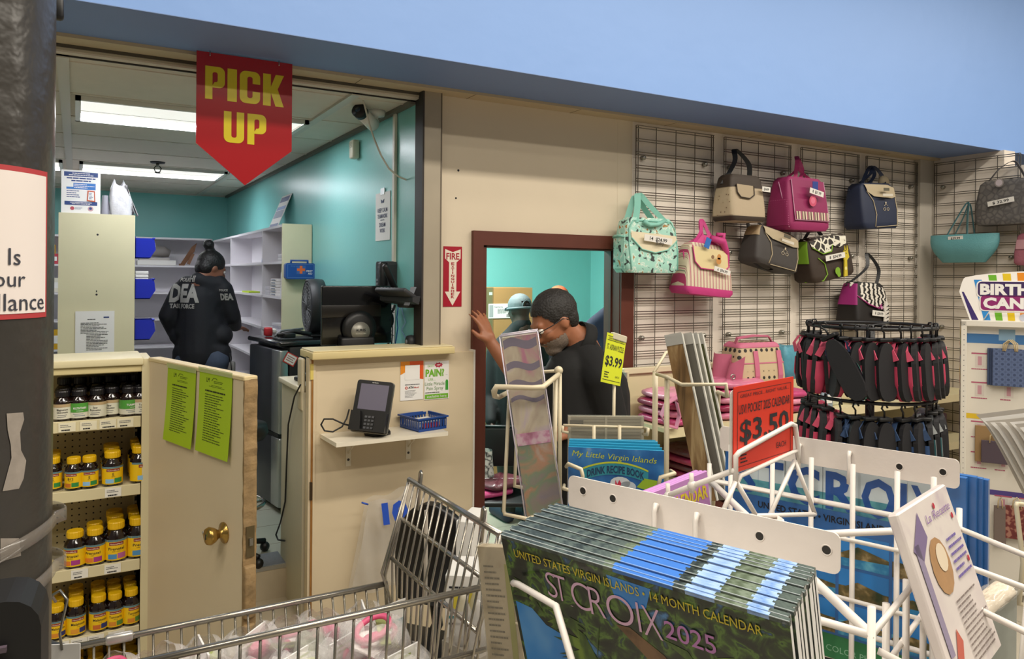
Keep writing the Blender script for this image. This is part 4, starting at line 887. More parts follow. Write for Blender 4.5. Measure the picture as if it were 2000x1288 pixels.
# fire extinguisher sign
x0, x1, z0, z1 = 1.581, 1.683, 1.716, 2.017; w, h = x1 - x0, z1 - z0; FR = mat('a3122a', .4); FC = mat('e2d6c4', .5)
t = thing('fire_extinguisher_sign', 'red and cream fire extinguisher arrow sign on the cream wall', 'sign', (x0, RW - .001, z0))
s = MB(); s.box(0, w, -.002, 0, 0, h, FR)
s.poly([(w * .08, h * .955), (w * .5, h * .905), (w * .92, h * .955), (w * .92, h * .80), (w * .70, h * .735), (w * .70, h * .25), (w * .92, h * .25), (w * .5, h * .015), (w * .08, h * .25), (w * .30, h * .25), (w * .30, h * .735), (w * .08, h * .80)], -.0026, FC)
s.text('FIRE', w * .5, h * .785, h * .105, FR, y=-.0032, w=w * .70, bold=.02)
for i, ch in enumerate('EXTINGUISHER'): s.text(ch, w * .5, h * (.695 - i * .0505), h * .040, FR, y=-.0032, bold=.03, w=(w * .05 if ch == 'I' else w * .17))
s.build('panel', t)
# PICK UP sign hanging from the bulkhead edge
t = thing('pick_up_sign', 'red arrow shaped sign with yellow lettering hanging under the bulkhead', 'sign', (.605, 3.30, 2.24))
w2 = .191; RS = mat('a31a20', .22, coat=.35); YT = mat('d8c41c', .3, coat=.2)
s = MB(); s.prism([(-w2, .158), (0, 0), (w2, .158), (w2, .532), (-w2, .532)], -.002, .002, RS)

def heavy(s, ch, x0, z0, w, h, m, y):
    """thick condensed sign capitals"""
    tw, th, r = w * .37, h * .17, w * .30
    R_ = lambda a, b, c, d: s.rect(x0 + a, x0 + b, z0 + c, z0 + d, y, m)
    def ring(c, d, keep):
        o = rrect(x0, x0 + w, z0 + c, z0 + d, r, 5); q = rrect(x0 + tw, x0 + w - tw, z0 + c + th, z0 + d - th, min(w - 2 * tw, d - c - 2 * th) * .4, 5); n = len(o)
        for i in range(n):
            j = (i + 1) % n; mx = (o[i][0] + o[j][0]) / 2 - x0; mz = (o[i][1] + o[j][1]) / 2 - z0
            if keep(mx, mz): yy = y - .0006; s.add([(q[i][0], yy, q[i][1]), (o[i][0], yy, o[i][1]), (o[j][0], yy, o[j][1]), (q[j][0], yy, q[j][1])], [(0, 1, 2, 3)], m)
    if ch == 'I': R_(0, w, 0, h)
    if ch == 'P': R_(0, tw, 0, h); ring(h * .36, h, lambda a, b: a > tw * .95 or b > h * .8)
    if ch == 'C': ring(0, h, lambda a, b: not (a > w * .9 and .25 * h < b < .75 * h)); R_(w - tw, w, h * .62, h - r); R_(w - tw, w, r, h * .38)
    if ch == 'U': ring(0, h * .6, lambda a, b: b < h * .33); R_(0, tw, r, h); R_(w - tw, w, r, h)
    if ch == 'K': R_(0, tw, 0, h); s.poly([(x0 + tw, z0 + h * .60), (x0 + w * .60, z0 + h), (x0 + w, z0 + h), (x0 + w * .70, z0 + h * .55), (x0 + w, z0), (x0 + w * .60, z0), (x0 + tw, z0 + h * .42)], y, m)
for ch, x, w_ in (('P', -.158, .076), ('I', -.072, .037), ('C', -.024, .082), ('K', .070, .086)): heavy(s, ch, x, .342, w_, .134, YT, -.0026)
for ch, x, w_ in (('U', -.085, .080), ('P', .008, .076)): heavy(s, ch, x, .172, w_, .128, YT, -.0026)
s.build('panel', t)
for x in (-.14, .135): MB().tube([(x, 0, .515), (x, -.004, .52), (x, 0, .545)], .002, CHROME, 6).build('hanger', t)
# ================================================================ slat grid panels
WIRE = mat('7d7870', .3, .75)
def grid_panel(label, loc, rz, Z1=2.74):
    t = thing('wire_grid_panel', label, 'grid panel', loc, rz)
    W, Z0 = .60, .30
    s = MB()
    for i in range(5):
        x = W * i / 4; r = .0032 if i in (0, 4) else .0026
        s.tube([(x, 0, Z0), (x, 0, Z1)], r, WIRE, 6)
        if i in (0, 4): s.tube([(x + (.016 if i == 0 else -.016), 0, Z0), (x + (.016 if i == 0 else -.016), 0, Z1)], .0028, WIRE, 6)
    s.build('upright_wires', t)
    s = MB(); z = Z1
    while z > Z0:
        s.tube([(0, -.006, z), (W, -.006, z)], .0030, WIRE, 5); s.tube([(0, -.006, z - .014), (W, -.006, z - .014)], .0030, WIRE, 5); z -= .0762
    s.build('cross_wires', t)
    for (x, z) in ((.06, 2.56), (W - .06, 2.56), (.06, 1.52), (W - .06, 1.52), (.06, 2.03), (W - .06, 2.03)):
        MB().lathe([(.001, 0), (.014, 0), (.014, .02), (.008, .026), (.001, .026)], STEEL, 12, M=Tr(x, .018, z, rx=PI / 2)).build('wall_clamp', t)
grid_panel('steel wire grid panel next to the maroon door frame', (2.772, 3.425, 0), 0)
grid_panel('steel wire grid panel, second from the door, behind the brown bag', (3.462, 3.425, 0), 0)
grid_panel('steel wire grid panel, third from the door, behind the giraffe bag', (4.160, 3.425, 0), 0)
grid_panel('steel wire grid panel, fourth from the door, behind the navy bag', (4.838, 3.425, 0), 0)
grid_panel('steel wire grid panel on the right wall behind the teal tote', (5.585, 3.38, 0), -PI / 2)
grid_panel('steel wire grid panel on the right wall at the edge of view', (5.585, 2.70, 0), -PI / 2, 2.64)
# ================================================================ diaper bags
def tagstrip(s, x, z, w, h, tx, y, rot=0.0):
    M = Tr(x, y, z) @ Matrix.Rotation(rot, 4, 'Y')
    s.box(-w / 2, w / 2, -.0015, 0, -h / 2, h / 2, mat('e2dfd8', .5), M=M)
    s.text(tx, 0, -h * .25, h * .52, INK, y=-.002, w=w * .62, M=M, bold=.02)
def body_fn(W, H, D, top=.86, bulge=.05, dt=.6, e=.27):
    """soft rounded box: width W, height H, depth D; top narrower; u around, v up"""
    def f(u, v):
        q = 2 * PI * u; c, s_ = math.cos(q), math.sin(q)
        k = 1 - (1 - top) * v; kd = 1 - (1 - dt) * v
        r = 1 - .16 * max(0, (v - .9) / .1) ** 2 - .10 * max(0, (.08 - v) / .08) ** 2
        b = 1 + bulge * math.sin(PI * min(1, v * 1.1))
        return (math.copysign(abs(c) ** e, c) * W / 2 * k * r * b, math.copysign(abs(s_) ** e, s_) * D / 2 * kd * r * b, H * v)
    return f
def front_y(f, x, z, H):
    """front surface depth of a bag body at x, z"""
    v = max(0, min(1, z / H)); best = 0
    for i in range(33):
        p = f(.5 + .5 * i / 32, v)
        if abs(p[0] - x) < abs(best[0] - x) if best else True: best = p
    return best[1]
def patch(s, f, H, poly, m, off=.004, M=None):
    """a sewn-on panel: polygon (x, z) laid on the bag front in rings that follow its curve"""
    n = len(poly); P = []
    for i in range(n):
        a, b = poly[i], poly[(i + 1) % n]
        P += [(a[0] + (b[0] - a[0]) * k / 4, a[1] + (b[1] - a[1]) * k / 4) for k in range(4)]
    n = len(P); cx = sum(p[0] for p in P) / n; cz = sum(p[1] for p in P) / n; vs = []
    for k in (1, .75, .5, .25):
        for x, z in P: x, z = cx + (x - cx) * k, cz + (z - cz) * k; vs.append((x, front_y(f, x, z, H) - off, z))
    vs.append((cx, front_y(f, cx, cz, H) - off, cz))
    ar = sum(P[i][0] * P[(i + 1) % n][1] - P[(i + 1) % n][0] * P[i][1] for i in range(n)); fs = []
    for k in range(3):
        for i in range(n): fs.append((k * n + i, k * n + (i + 1) % n, (k + 1) * n + (i + 1) % n, (k + 1) * n + i))
    fs += [(3 * n + i, 3 * n + (i + 1) % n, 4 * n) for i in range(n)]
    if ar < 0: fs = [q[::-1] for q in fs]
    return s.add(vs, fs, m, M, True)
def piping(s, f, H, pts, m, r=.0035, off=.004): return s.tube([(x, front_y(f, x, z, H) - off, z) for x, z in pts], r, m, 6)
def hang_bag(name, label, x0, x1, y0, y1, px_, D, base, yf=None, roll=0.0, top=.9, dt=.6, rz=0.0, right=False):
    """front face spans photo columns x0..x1 and rows y0..y1 at depth"""
    if not right:
        yf = 3.41 - D; a = aY(x0, y1, yf); b = aY(x1, (y0 + y1) / 2, yf); W = b.x - a.x; ztop = aY((x0 + x1) / 2, y0, yf + D / 2).z; zb = aY((x0 + x1) / 2, y1, yf).z
        loc = ((a.x + b.x) / 2, yf + D / 2, zb); rz = rz
    else:
        xf = 5.56 - D; a = aX(x0, y1, xf); b = aX(x1, (y0 + y1) / 2, xf); W = abs(b.y - a.y); ztop = aX((x0 + x1) / 2, y0, xf + D / 2).z; zb = aX((x0 + x1) / 2, y1, xf).z
        loc = (xf + D / 2, (a.y + b.y) / 2, zb); rz = -PI / 2
    H = ztop - zb; t = thing(name, label, 'bag', loc, rot=(0, roll, rz))
    f = body_fn(W, H, D, top, dt=dt)
    s = MB(); s.grid(f, 40, 14, base, cu=True); vs = [f(i / 40, 1) for i in range(40)]; s.add(vs + [(0, 0, H * .985)], [(i, (i + 1) % 40, 40) for i in range(40)], base, None, True); vs = [f(i / 40, 0) for i in range(40)]; s.add(vs + [(0, 0, .0)], [((i + 1) % 40, i, 40) for i in range(40)], base, None, True)
    s.build('body', t)
    return t, f, W, H, D
def handle(t, pts, w, m, name='handle', th=.004):
    # smooth the strap through its points
    P = [Vector(p) for p in pts]; out = []
    for i in range(len(P) - 1):
        p0, p1, p2, p3 = P[max(0, i - 1)], P[i], P[i + 1], P[min(len(P) - 1, i + 2)]
        for k in range(6):
            u = k / 6; out.append(.5 * ((2 * p1) + (p2 - p0) * u + (2 * p0 - 5 * p1 + 4 * p2 - p3) * u * u + (3 * p1 - p0 - 3 * p2 + p3) * u ** 3))
    out.append(P[-1]); return MB().strap(out, w, th, m, side=(.8, -.55, .1)).build(name, t)
def hook(t, x, y, z):
    MB().tube([(x, y + .10, z - .01), (x, y, z - .012), (x, y - .03, z - .006), (x, y - .04, z + .012)], .003, CHROME, 6).build('hook', t) if False else None
MINT = ramp_mat('mint_animals', [(0, '2c3436'), (.36, '39403f'), (.39, '9fd0c0'), (.56, 'a3d3c3'), (.60, 'dfe6da'), (.65, '9fd0c0'), (.70, 'b07a3c')], 30, kind='noise', rough=.6, detail=1, dist=.5)
MINTP = mat('86c4b4', .6); CREAMF = mat('d9cdb0', .7, bump=.1, bscale=200)
t, f, W, H, D = hang_bag('diaper_bag', 'mint baby bag with small dark animal print and cream pocket', 1228, 1330, 428, 533, 0, .16, MINT)
s = MB(); n = 10; patch(s, f, H, [(-W * .42, H * .62), (-W * .25, H * .42), (0, H * .36), (W * .25, H * .42), (W * .46, H * .60), (W * .46, H * .68), (-W * .42, H * .74)], CREAMF, .006); s.build('cream_pocket', t)
s = MB(); piping(s, f, H, [(-W * .44, H * .05), (-W * .46, H * .5), (-W * .44, H * .8), (-W * .36, H * .94), (W * .36, H * .94), (W * .45, H * .8), (W * .47, H * .4), (W * .45, H * .05)], MINTP, .004); piping(s, f, H, [(-W * .42, H * .62), (-W * .25, H * .42), (0, H * .36), (W * .25, H * .42), (W * .46, H * .60)], MINTP, .0035, .008); s.build('piping', t)
s = MB(); tagstrip(s, W * .03, H * .60, .20, .036, '14  $24.99', -D / 2 - .010, math.radians(6)); s.text('Baby', W * .05, H * .50, .022, INK, y=-D / 2 - .014, shear=.2); s.build('price_label', t)
hp = aY(1247, 378, 3.36)
lx, lz = hp.x - t.location.x, hp.z - t.location.z
handle(t, [(-W * .32, -.05, H * .9), (lx - .03, -.0, (lz + H) / 2), (lx, .03, lz), (lx + .06, -.0, (lz + H) / 2), (W * .30, -.05, H * .9)], .036, MINTP)
handle(t, [(-W * .30, .04, H * .9), (lx - .035, .05, (lz + H) / 2), (lx, .05, lz - .01), (lx + .05, .05, (lz + H) / 2), (W * .28, .04, H * .9)], .036, MINTP)
s = MB(); s.box(-.001, .006, -.05, .05, 0, H * .62, MINT, M=Tr(-W / 2 - .006, 0, .02), bev=.003); s.tube([(-W / 2 - .008, -.05, H * .64), (-W / 2 - .01, .0, H * .66), (-W / 2 - .008, .05, H * .64)], .006, MINTP, 6); s.build('side_pocket', t)
s = MB(); s.tube([(-W * .2, -D * .42, H * .93), (-W * .1, -D * .46, H * .86), (W * .05, -D * .46, H * .88), (W * .2, -D * .42, H * .95)], .012, MINTP, 8); s.build('rolled_strap', t)
# pink striped bag
STR = ramp_mat('cream_stripes', [(0, 'd9cdb2'), (.28, '6a4a3c'), (.36, 'd8ccb0'), (.52, 'b9607a'), (.60, 'd9cdb2'), (.74, '7e8a78'), (.82, 'd9cdb2'), (.93, 'b04068')], 13, rough=.65, kind='wave', detail=0, interp='CONSTANT')
PINKF = mat('c23a7e', .6, var=.1, scale=30)
t, f, W, H, D = hang_bag('diaper_bag', 'striped cream and pink baby bag with magenta straps, hanging by the door', 1343, 1436, 478, 578, 0, .18, STR, roll=math.radians(5), top=.80, dt=.5)
s = MB(); patch(s, f, H, [(-W * .38, H * .92), (-W * .36, H * .62), (-W * .25, H * .50), (W * .25, H * .50), (W * .36, H * .60), (W * .36, H * .90)], mat('d5c493', .6), .010); s.build('front_flap', t)
s = MB(); piping(s, f, H, [(-W * .38, H * .92), (-W * .36, H * .62), (-W * .25, H * .50), (W * .25, H * .50), (W * .36, H * .60), (W * .36, H * .90)], PINKF, .0035, .012); piping(s, f, H, [(-W * .45, H * .02), (-W * .44, H * .8)], PINKF, .004); s.build('piping', t)
s = MB(); g = lambda u, v: tuple(a * (1.02 if i < 2 else 1) for i, a in enumerate(f(u, .14 * v))); s.grid(g, 40, 2, PINKF, cu=True); s.add([g(i / 40, 0) for i in range(40)] + [(0, 0, -.002)], [((i + 1) % 40, i, 40) for i in range(40)], PINKF); s.build('base', t)
s = MB(); s.grid(lambda u, v: (f(u, 1)[0] * (1.02 - .75 * v), f(u, 1)[1] * (1.05 - .7 * v), H * (.96 + .22 * v)), 30, 4, PINKF, cu=True); s.build('gathered_top', t)
s = MB(); tagstrip(s, W * .15, H * .50, .13, .028, '6  $34.99', -D / 2 - .012, math.radians(8)); s.box(-.02, .02, -.002, 0, -.03, .03, mat('2f6db8', .5), M=Tr(-W * .14, -D * .44, H * 1.0, ry=.3)); s.disc(-.02, H * .74, .012, -D * .42 - .02, mat('8a6a4c', .6)); s.disc(.03, H * .76, .016, -D * .42 - .02, mat('c58a4a', .6)); s.disc(.03, H * .68, .02, -D * .42 - .02, mat('c58a4a', .6)); s.build('price_label', t)
hp = aY(1358, 428, 3.36); lx, lz = hp.x - t.location.x, hp.z - t.location.z
handle(t, [(-W * .30, -.03, H * .98), (lx - .025, .0, H + (lz - H) * .5), (lx, .03, lz), (lx + .03, .0, H + (lz - H) * .5), (W * .05, -.03, H * 1.0)], .02, PINKF)
handle(t, [(-W * .1, -.04, H * 1.0), (lx - .01, .02, H + (lz - H) * .6), (lx, .03, lz - .004), (lx + .05, .0, H + (lz - H) * .4), (W * .30, -.03, H * 1.0)], .02, PINKF)
s = MB(); s.tube([(W * .0, -.05, H * 1.12), (W * .2, -.07, H * 1.08), (W * .34, -.05, H * .9), (W * .44, -.03, H * .72)], [.018, .022, .02, .015], PINKF, 8); s.tube([(W * .12, -.05, H * 1.2), (W * .24, -.06, H * 1.22), (W * .2, -.07, H * 1.08)], .014, PINKF, 8); s.build('strap_bow', t)
# beige and brown bag
BROWN = mat('3a2f26', .65, var=.1, scale=60); BEI = mat('b3a288', .7, bump=.15, bscale=40)
SPOT = ramp_mat('bear_spots', [(0, '5a4638'), (.16, '7a624c'), (.2, 'b9a98c'), (1, 'beae92')], 42, rough=.7, kind='dot')
t, f, W, H, D = hang_bag('diaper_bag', 'beige and brown baby bag with long black strap and rounded pocket', 1433, 1500, 346, 432, 0, .19, BEI)
s = MB(); s.grid(lambda u, v: tuple(a * (1.015 if i < 2 else 1) for i, a in enumerate(f(u, .72 + .28 * v))), 40, 5, BROWN, cu=True); s.add([f(i / 40, 1) for i in range(40)] + [(0, 0, H * 1.0)], [(i, (i + 1) % 40, 40) for i in range(40)], BROWN); s.build('brown_top', t); s = MB(); s.grid(lambda u, v: tuple(a * (1.015 if i < 2 else 1) for i, a in enumerate(f(u, .10 * v))), 40, 2, BROWN, cu=True); s.build('brown_base', t)
s = MB(); patch(s, f, H, [(-W * .36, H * .78), (-W * .36, H * .60), (-W * .28, H * .50), (-W * .02, H * .48), (W * .12, H * .56), (W * .14, H * .76)], mat('a8977c', .7), .008); s.build('pocket_flap', t)
s = MB(); piping(s, f, H, [(-W * .36, H * .78), (-W * .36, H * .60), (-W * .28, H * .50), (-W * .02, H * .48), (W * .12, H * .56), (W * .14, H * .76)], BROWN, .0035, .010); s.build('piping', t)
s = MB(); s.grid(lambda u, v: tuple(a * (1.02 if i < 2 else 1) for i, a in enumerate(f(.38 + .24 * u, .12 + .58 * v))), 10, 5, SPOT); s.build('side_pocket', t)
s = MB(); tagstrip(s, W * .42, H * .70, .07, .03, '$34.99', -D / 2 - .006, .05); s.build('price_label', t)
hp = aY(1430, 293, 3.37); lx, lz = hp.x - t.location.x, hp.z - t.location.z
handle(t, [(-W * .48, 0, H * .80), (lx - .035, .0, H + (lz - H) * .5), (lx - .005, .03, lz), (lx + .08, .0, H + (lz - H) * .5), (W * .30, -.0, H * .98)], .03, BLK)
# magenta bag
MAGE = mat('93265c', .6, var=.08, scale=20, bump=.1, bscale=150); MAGD = ramp_mat('pink_dots', [(0, 'c06a92'), (.18, 'b75a86'), (.22, '93265c'), (1, '8c2456')], 70, rough=.65, kind='dotgrid')
t, f, W, H, D = hang_bag('diaper_bag', 'large magenta pink baby bag with striped band along its flap', 1546, 1625, 352, 450, 0, .22, MAGE)
s = MB(); patch(s, f, H, [(-W * .40, H * .94), (-W * .42, H * .18), (W * .42, H * .18), (W * .40, H * .94)], mat('8a2255', .6), .010); s.build('front_flap', t)
s = MB(); 
for i in range(26): x = -W * .39 + W * .79 * i / 26; patch(s, f, H, [(x, H * .19), (x + W * .0302, H * .19), (x + W * .0302, H * .34), (x, H * .34)], mat(('cbb8a0', '5a3b38', 'd8c8b0', 'a2506e', '7c6a5c')[i % 5], .6), .0135)
s.build('striped_band', t)
s = MB(); piping(s, f, H, [(-W * .40, H * .94), (-W * .42, H * .18), (W * .42, H * .18), (W * .40, H * .94)], mat('c08aa4', .6), .003, .012); piping(s, f, H, [(-W * .48, H * .04), (-W * .49, H * .9)], mat('c08aa4', .6), .003); s.build('piping', t)
s = MB(); s.disc(-W * .03, H * .54, .034, -D / 2 - .014, mat('c9506e', .6)); s.disc(-W * .03, H * .55, .020, -D / 2 - .0146, mat('d8708c', .6)); s.build('embroidered_patch', t)
s = MB(); s.grid(lambda u, v: tuple(a * (1.015 if i < 2 else 1) for i, a in enumerate(f(.42 + .17 * u, .08 + .5 * v))), 10, 5, MAGD); s.build('side_pocket', t)
s = MB(); tagstrip(s, W * .02, H * .70, .13, .034, '8  $31.99', -D / 2 - .026, math.radians(10)); s.box(-.025, .025, -.002, 0, -.02, .035, mat('2b3f8a', .5), M=Tr(-W * .0, -D / 2 - .02, H * .80)); s.build('price_label', t)
hp = aY(1548, 307, 3.36); lx, lz = hp.x - t.location.x, hp.z - t.location.z
PSTR = mat('a32a5e', .6)
handle(t, [(-W * .35, .03, H * .92), (lx - .03, .0, H + (lz - H) * .4), (lx, .03, lz), (lx + .02, .0, H + (lz - H) * .4), (-W * .05, -.03, H * .97)], .024, PSTR)
handle(t, [(-W * .20, -.04, H * .95), (lx, .02, lz - .004), (W * .0, .0, H + (lz - H) * .45), (W * .28, -.03, H * .95)], .024, PSTR)
# navy bag
NAVYF = mat('1d2740', .6, var=.1, scale=40); CR2 = mat('b0a184', .65, bump=.1, bscale=100)
def oval_bag(label, x0, x1, y0, y1, roll, base, D=.17, strap=None):
    t, f, W, H, D = hang_bag('diaper_bag', label, x0, x1, y0, y1, 0, D, base, roll=roll, top=.94)
    s = MB(); patch(s, f, H, [(-W * .40, H * .97), (-W * .36, H * .80), (-W * .2, H * .70), (W * .3, H * .66), (W * .45, H * .70), (W * .46, H * .96)], CR2, .010); s.grid(lambda u, v: (f(.5 + .5 * u, 1)[0] * (.94 - .05 * v), f(.5 + .5 * u, 1)[1] * (1 - v) * 1.05, H * (.985 + .025 * math.sin(PI * v / 2))), 20, 4, CR2); s.build('cream_flap', t)
    s = MB(); piping(s, f, H, [(-W * .36, H * .82), (-W * .22, H * .6), (-W * .18, H * .3), (-W * .24, H * .04)], CR2, .003); piping(s, f, H, [(W * .44, H * .7), (W * .46, H * .4), (W * .40, H * .06), (-W * .2, H * .03)], CR2, .003); s.build('piping', t)
    s = MB(); 
    for dx in (-.018, .018): s.tube([(W * .12 + dx + .012 * math.cos(2 * PI * i / 12), front_y(f, W * .12, H * .45, H) - .004, H * .42 + .009 * math.sin(2 * PI * i / 12)) for i in range(12)], .0016, mat('c7b9a0', .6), 4, closed=True)
    s.disc(W * .12, H * .56, .007, front_y(f, W * .12, H * .5, H) - .004, mat('c7b9a0', .6)); s.tube([(W * .12 - .02, front_y(f, W * .12, H * .48, H) - .004, H * .49), (W * .12, front_y(f, W * .12, H * .48, H) - .004, H * .53), (W * .12 + .02, front_y(f, W * .12, H * .48, H) - .004, H * .49)], .0016, mat('c7b9a0', .6), 4); s.build('embroidery', t)
    s = MB(); s.box(-.03, .03, -.002, 0, -.008, .012, mat('5a5648', .6), M=Tr(W * .06, -D * .52 - .006, H * .84)); s.box(-.055, .055, -.002, 0, -.01, .006, mat('cfc9ba', .5), M=Tr(W * .08, -D * .54 - .006, H * .73)); s.build('price_label', t)
    return t, f, W, H, D
t, f, W, H, D = oval_bag('navy blue baby bag with cream flap and cream piping', 1692, 1760, 362, 446, math.radians(-3), NAVYF, .19)
hp = aY(1700, 326, 3.36); lx, lz = hp.x - t.location.x, hp.z - t.location.z
handle(t, [(-W * .5, .03, H * .85), (lx - .05, .0, H + (lz - H) * .5), (lx, .03, lz), (lx + .0, .0, H + (lz - H) * .5), (-W * .25, -.05, H * .95)], .026, NAVYF)
handle(t, [(-W * .38, -.03, H * .92), (lx - .01, .02, lz - .004), (lx + .09, .0, H + (lz - H) * .4), (W * .18, -.06, H * .8)], .026, NAVYF)
s = MB(); s.ball((W * .40, .0, H * 1.02), (.05, .03, .055), CR2, 14); s.ball((W * .36, -.02, H * .92), (.03, .02, .02), NAVYF, 10); s.build('plush_roll', t)
CHAR = mat('3e3a38', .65, var=.1, scale=40)
t, f, W, H, D = oval_bag('charcoal grey baby bag hanging tilted under the beige and brown bag', 1478, 1562, 450, 524, math.radians(12), CHAR, .18)
s = MB(); s.grid(lambda u, v: tuple(a * (1.02 if i < 2 else 1) for i, a in enumerate(f(.36 + .26 * u, .70 + .28 * v))), 10, 4, mat('a08a6a', .65)); s.build('tan_side_panel', t)
handle(t, [(-W * .42, -.02, .01), (-W * .2, -.03, -.02), (W * .0, -.02, -.012), (W * .1, -.02, .01)], .02, BLK)
handle(t, [(-W * .45, .04, H * .9), (-W * .40, .07, H * 1.15), (-W * .2, .07, H * 1.2), (0, .05, H * .95)], .02, CHAR)
# giraffe bag
GIR = ramp_mat('giraffe_net', [(0, 'e0dccb'), (.10, 'd8d3c0'), (.13, '241d18'), (1, '2a221b')], 22, rough=.6, kind='edge'); DBR = mat('33261c', .65, var=.1, scale=40); LIMEF = mat('7aa52a', .6)
t, f, W, H, D = hang_bag('diaper_bag', 'dark brown baby bag with giraffe applique, giraffe print flap and lime sides', 1592, 1674, 462, 545, 0, .18, DBR, roll=math.radians(-9), top=.92)
s = MB(); patch(s, f, H, [(-W * .44, H * .98), (-W * .42, H * .80), (-W * .22, H * .62), (-W * .02, H * .64), (W * .04, H * .78), (W * .2, H * .70), (W * .38, H * .76), (W * .42, H * .98)], GIR, .008); s.grid(lambda u, v: (f(.5 + .5 * u, 1)[0] * (.96 - .06 * v), f(.5 + .5 * u, 1)[1] * (1 - v) * 1.05, H * (.985 + .03 * math.sin(PI * v / 2))), 20, 4, GIR); s.build('print_flap', t)
s = MB(); piping(s, f, H, [(-W * .42, H * .80), (-W * .22, H * .62), (-W * .02, H * .64), (W * .04, H * .78)], LIMEF, .0035, .010); piping(s, f, H, [(-W * .34, H * .55), (-W * .22, H * .4), (-W * .20, H * .15), (-W * .30, H * .02), (-W * .48, H * .02)], LIMEF, .0035); s.build('piping', t)
s = MB(); s.grid(lambda u, v: tuple(a * (1.02 if i < 2 else 1) for i, a in enumerate(f(.40 + .16 * u, .45 + .5 * v))), 10, 4, LIMEF); s.build('side_pocket', t)
YG = mat('c9b530', .6); yy = -D / 2 - .012
GX = Tr(-W * .10, 0, 0); s = MB(); s.prism([(W * .26, H * .02), (W * .34, H * .02), (W * .36, H * .38), (W * .42, H * .44), (W * .40, H * .60), (W * .32, H * .62), (W * .27, H * .50), (W * .30, H * .38)], yy, yy + .008, YG, M=GX); s.prism([(W * .32, H * .6), (W * .34, H * .72), (W * .355, H * .6)], yy, yy + .006, YG, M=GX); s.prism([(W * .375, H * .6), (W * .40, H * .72), (W * .41, H * .6)], yy, yy + .006, YG, M=GX); s.disc(W * .25, H * .54, .004, yy - .001, INK); s.disc(W * .21, H * .2, .012, yy - .001, mat('e8dc8a', .6)); s.build('giraffe_applique', t)
s = MB(); s.disc(W * .02, H * .18, .025, yy + .002, LIMEF); s.disc(W * .04, H * .10, .018, yy + .001, LIMEF); s.build('leaf_applique', t)
s = MB(); tagstrip(s, -W * .02, H * .52, .19, .036, '8  $34.99', yy - .002, math.radians(-0)); s.build('price_label', t)
handle(t, [(-W * .3, .05, H * .9), (0, .06, H * 1.22), (W * .06, .06, H * 1.25), (W * .18, .05, H * .98)], .026, BLK)
# zebra bag
ZEB = ramp_mat('zebra_stripes', [(0, '14110f'), (.42, '15110f'), (.46, 'd8d2c6'), (1, 'e0dacf')], 14, stretch=(.5, 1, 2.2), rough=.6, kind='wave', detail=2, dist=7, interp='CONSTANT')
t, f, W, H, D = hang_bag('diaper_bag', 'black and magenta baby bag with zebra striped flap above the slippers', 1678, 1740, 552, 636, 0, .20, mat('191514', .6), top=.86, roll=math.radians(3))
s = MB(); patch(s, f, H, [(-W * .46, H * .98), (-W * .46, H * .66), (-W * .2, H * .48), (W * .1, H * .40), (W * .2, H * .50), (W * .46, H * .56), (W * .42, H * .98)], ZEB, .008); s.grid(lambda u, v: (f(.5 + .5 * u, 1)[0] * (.96 - .06 * v), f(.5 + .5 * u, 1)[1] * (1 - v) * 1.05, H * (.985 + .03 * math.sin(PI * v / 2))), 20, 4, ZEB); s.build('print_flap', t)
MG2 = mat('a02a78', .6)
s = MB(); piping(s, f, H, [(-W * .46, H * .66), (-W * .2, H * .48), (W * .1, H * .40), (W * .2, H * .50)], MG2, .004, .012); piping(s, f, H, [(-W * .46, H * .66), (-W * .46, H * .02)], MG2, .003); s.build('piping', t)
s = MB(); s.grid(lambda u, v: tuple(a * (1.03 if i < 2 else 1) for i, a in enumerate(f(.40 + .2 * u, .45 + .50 * v))), 10, 4, MG2); s.build('side_pocket', t)
s = MB(); s.prism([(W * .30, H * .02), (W * .46, H * .02), (W * .44, H * .30), (W * .40, H * .55), (W * .33, H * .58), (W * .28, H * .42), (W * .32, H * .3)], -D / 2 - .014, -D / 2 - .006, mat('d6d1c8', .6), M=Tr(-W * .08, 0, 0))
for i in range(5): s.prism([(W * .34, H * (.08 + .09 * i)), (W * .43, H * (.11 + .09 * i)), (W * .43, H * (.14 + .09 * i))], -D / 2 - .016, -D / 2 - .013, BLK, M=Tr(-W * .08, 0, 0))
s.disc(W * .14, H * .42, .012, -D / 2 - .012, mat('c98ab0', .6)); s.build('zebra_applique', t)
s = MB(); tagstrip(s, W * .06, H * .28, .14, .036, '8  $34.99', -D / 2 - .010, math.radians(3)); s.build('price_label', t)
hp = aY(1681, 494, 3.37); lx, lz = hp.x - t.location.x, hp.z - t.location.z
handle(t, [(-W * .46, .02, H * .9), (lx - .04, .0, H + (lz - H) * .5), (lx, .03, lz), (lx + .09, .0, H + (lz - H) * .5), (W * .40, -.0, H * .95)], .024, BLK)
# right wall bags
GRYF = ramp_mat('quilt_grey', [(0, '4e4b49'), (.10, '5a5755'), (.2, '67635f'), (1, '6c6864')], 26, rough=.7, kind='edge')
t, f, W, H, D = hang_bag('handbag', 'grey quilted handbag hanging highest on the right wall', 1900, 2030, 352, 438, 0, .16, GRYF, right=True)
s = MB(); tagstrip(s, -W * .05, H * .50, .17, .034, '$ 32.99', -D / 2 - .012, math.radians(-8)); s.disc(-W * .08, H * .92, .03, -D / 2 - .01, mat('8c8580', .6)); s.disc(-W * .08, H * .92, .022, -D / 2 - .011, mat('b9aeb2', .6)); s.build('price_label', t)
handle(t, [(-W * .36, -.03, H * .9), (-W * .2, .0, H * 1.25), (-W * .02, .03, H * 1.42), (W * .12, .0, H * 1.25), (W * .28, -.03, H * .9)], .024, mat('5c5856', .6))
TOTE = mat('5f9a9f', .65, var=.05, scale=30, bump=.25, bscale=120)
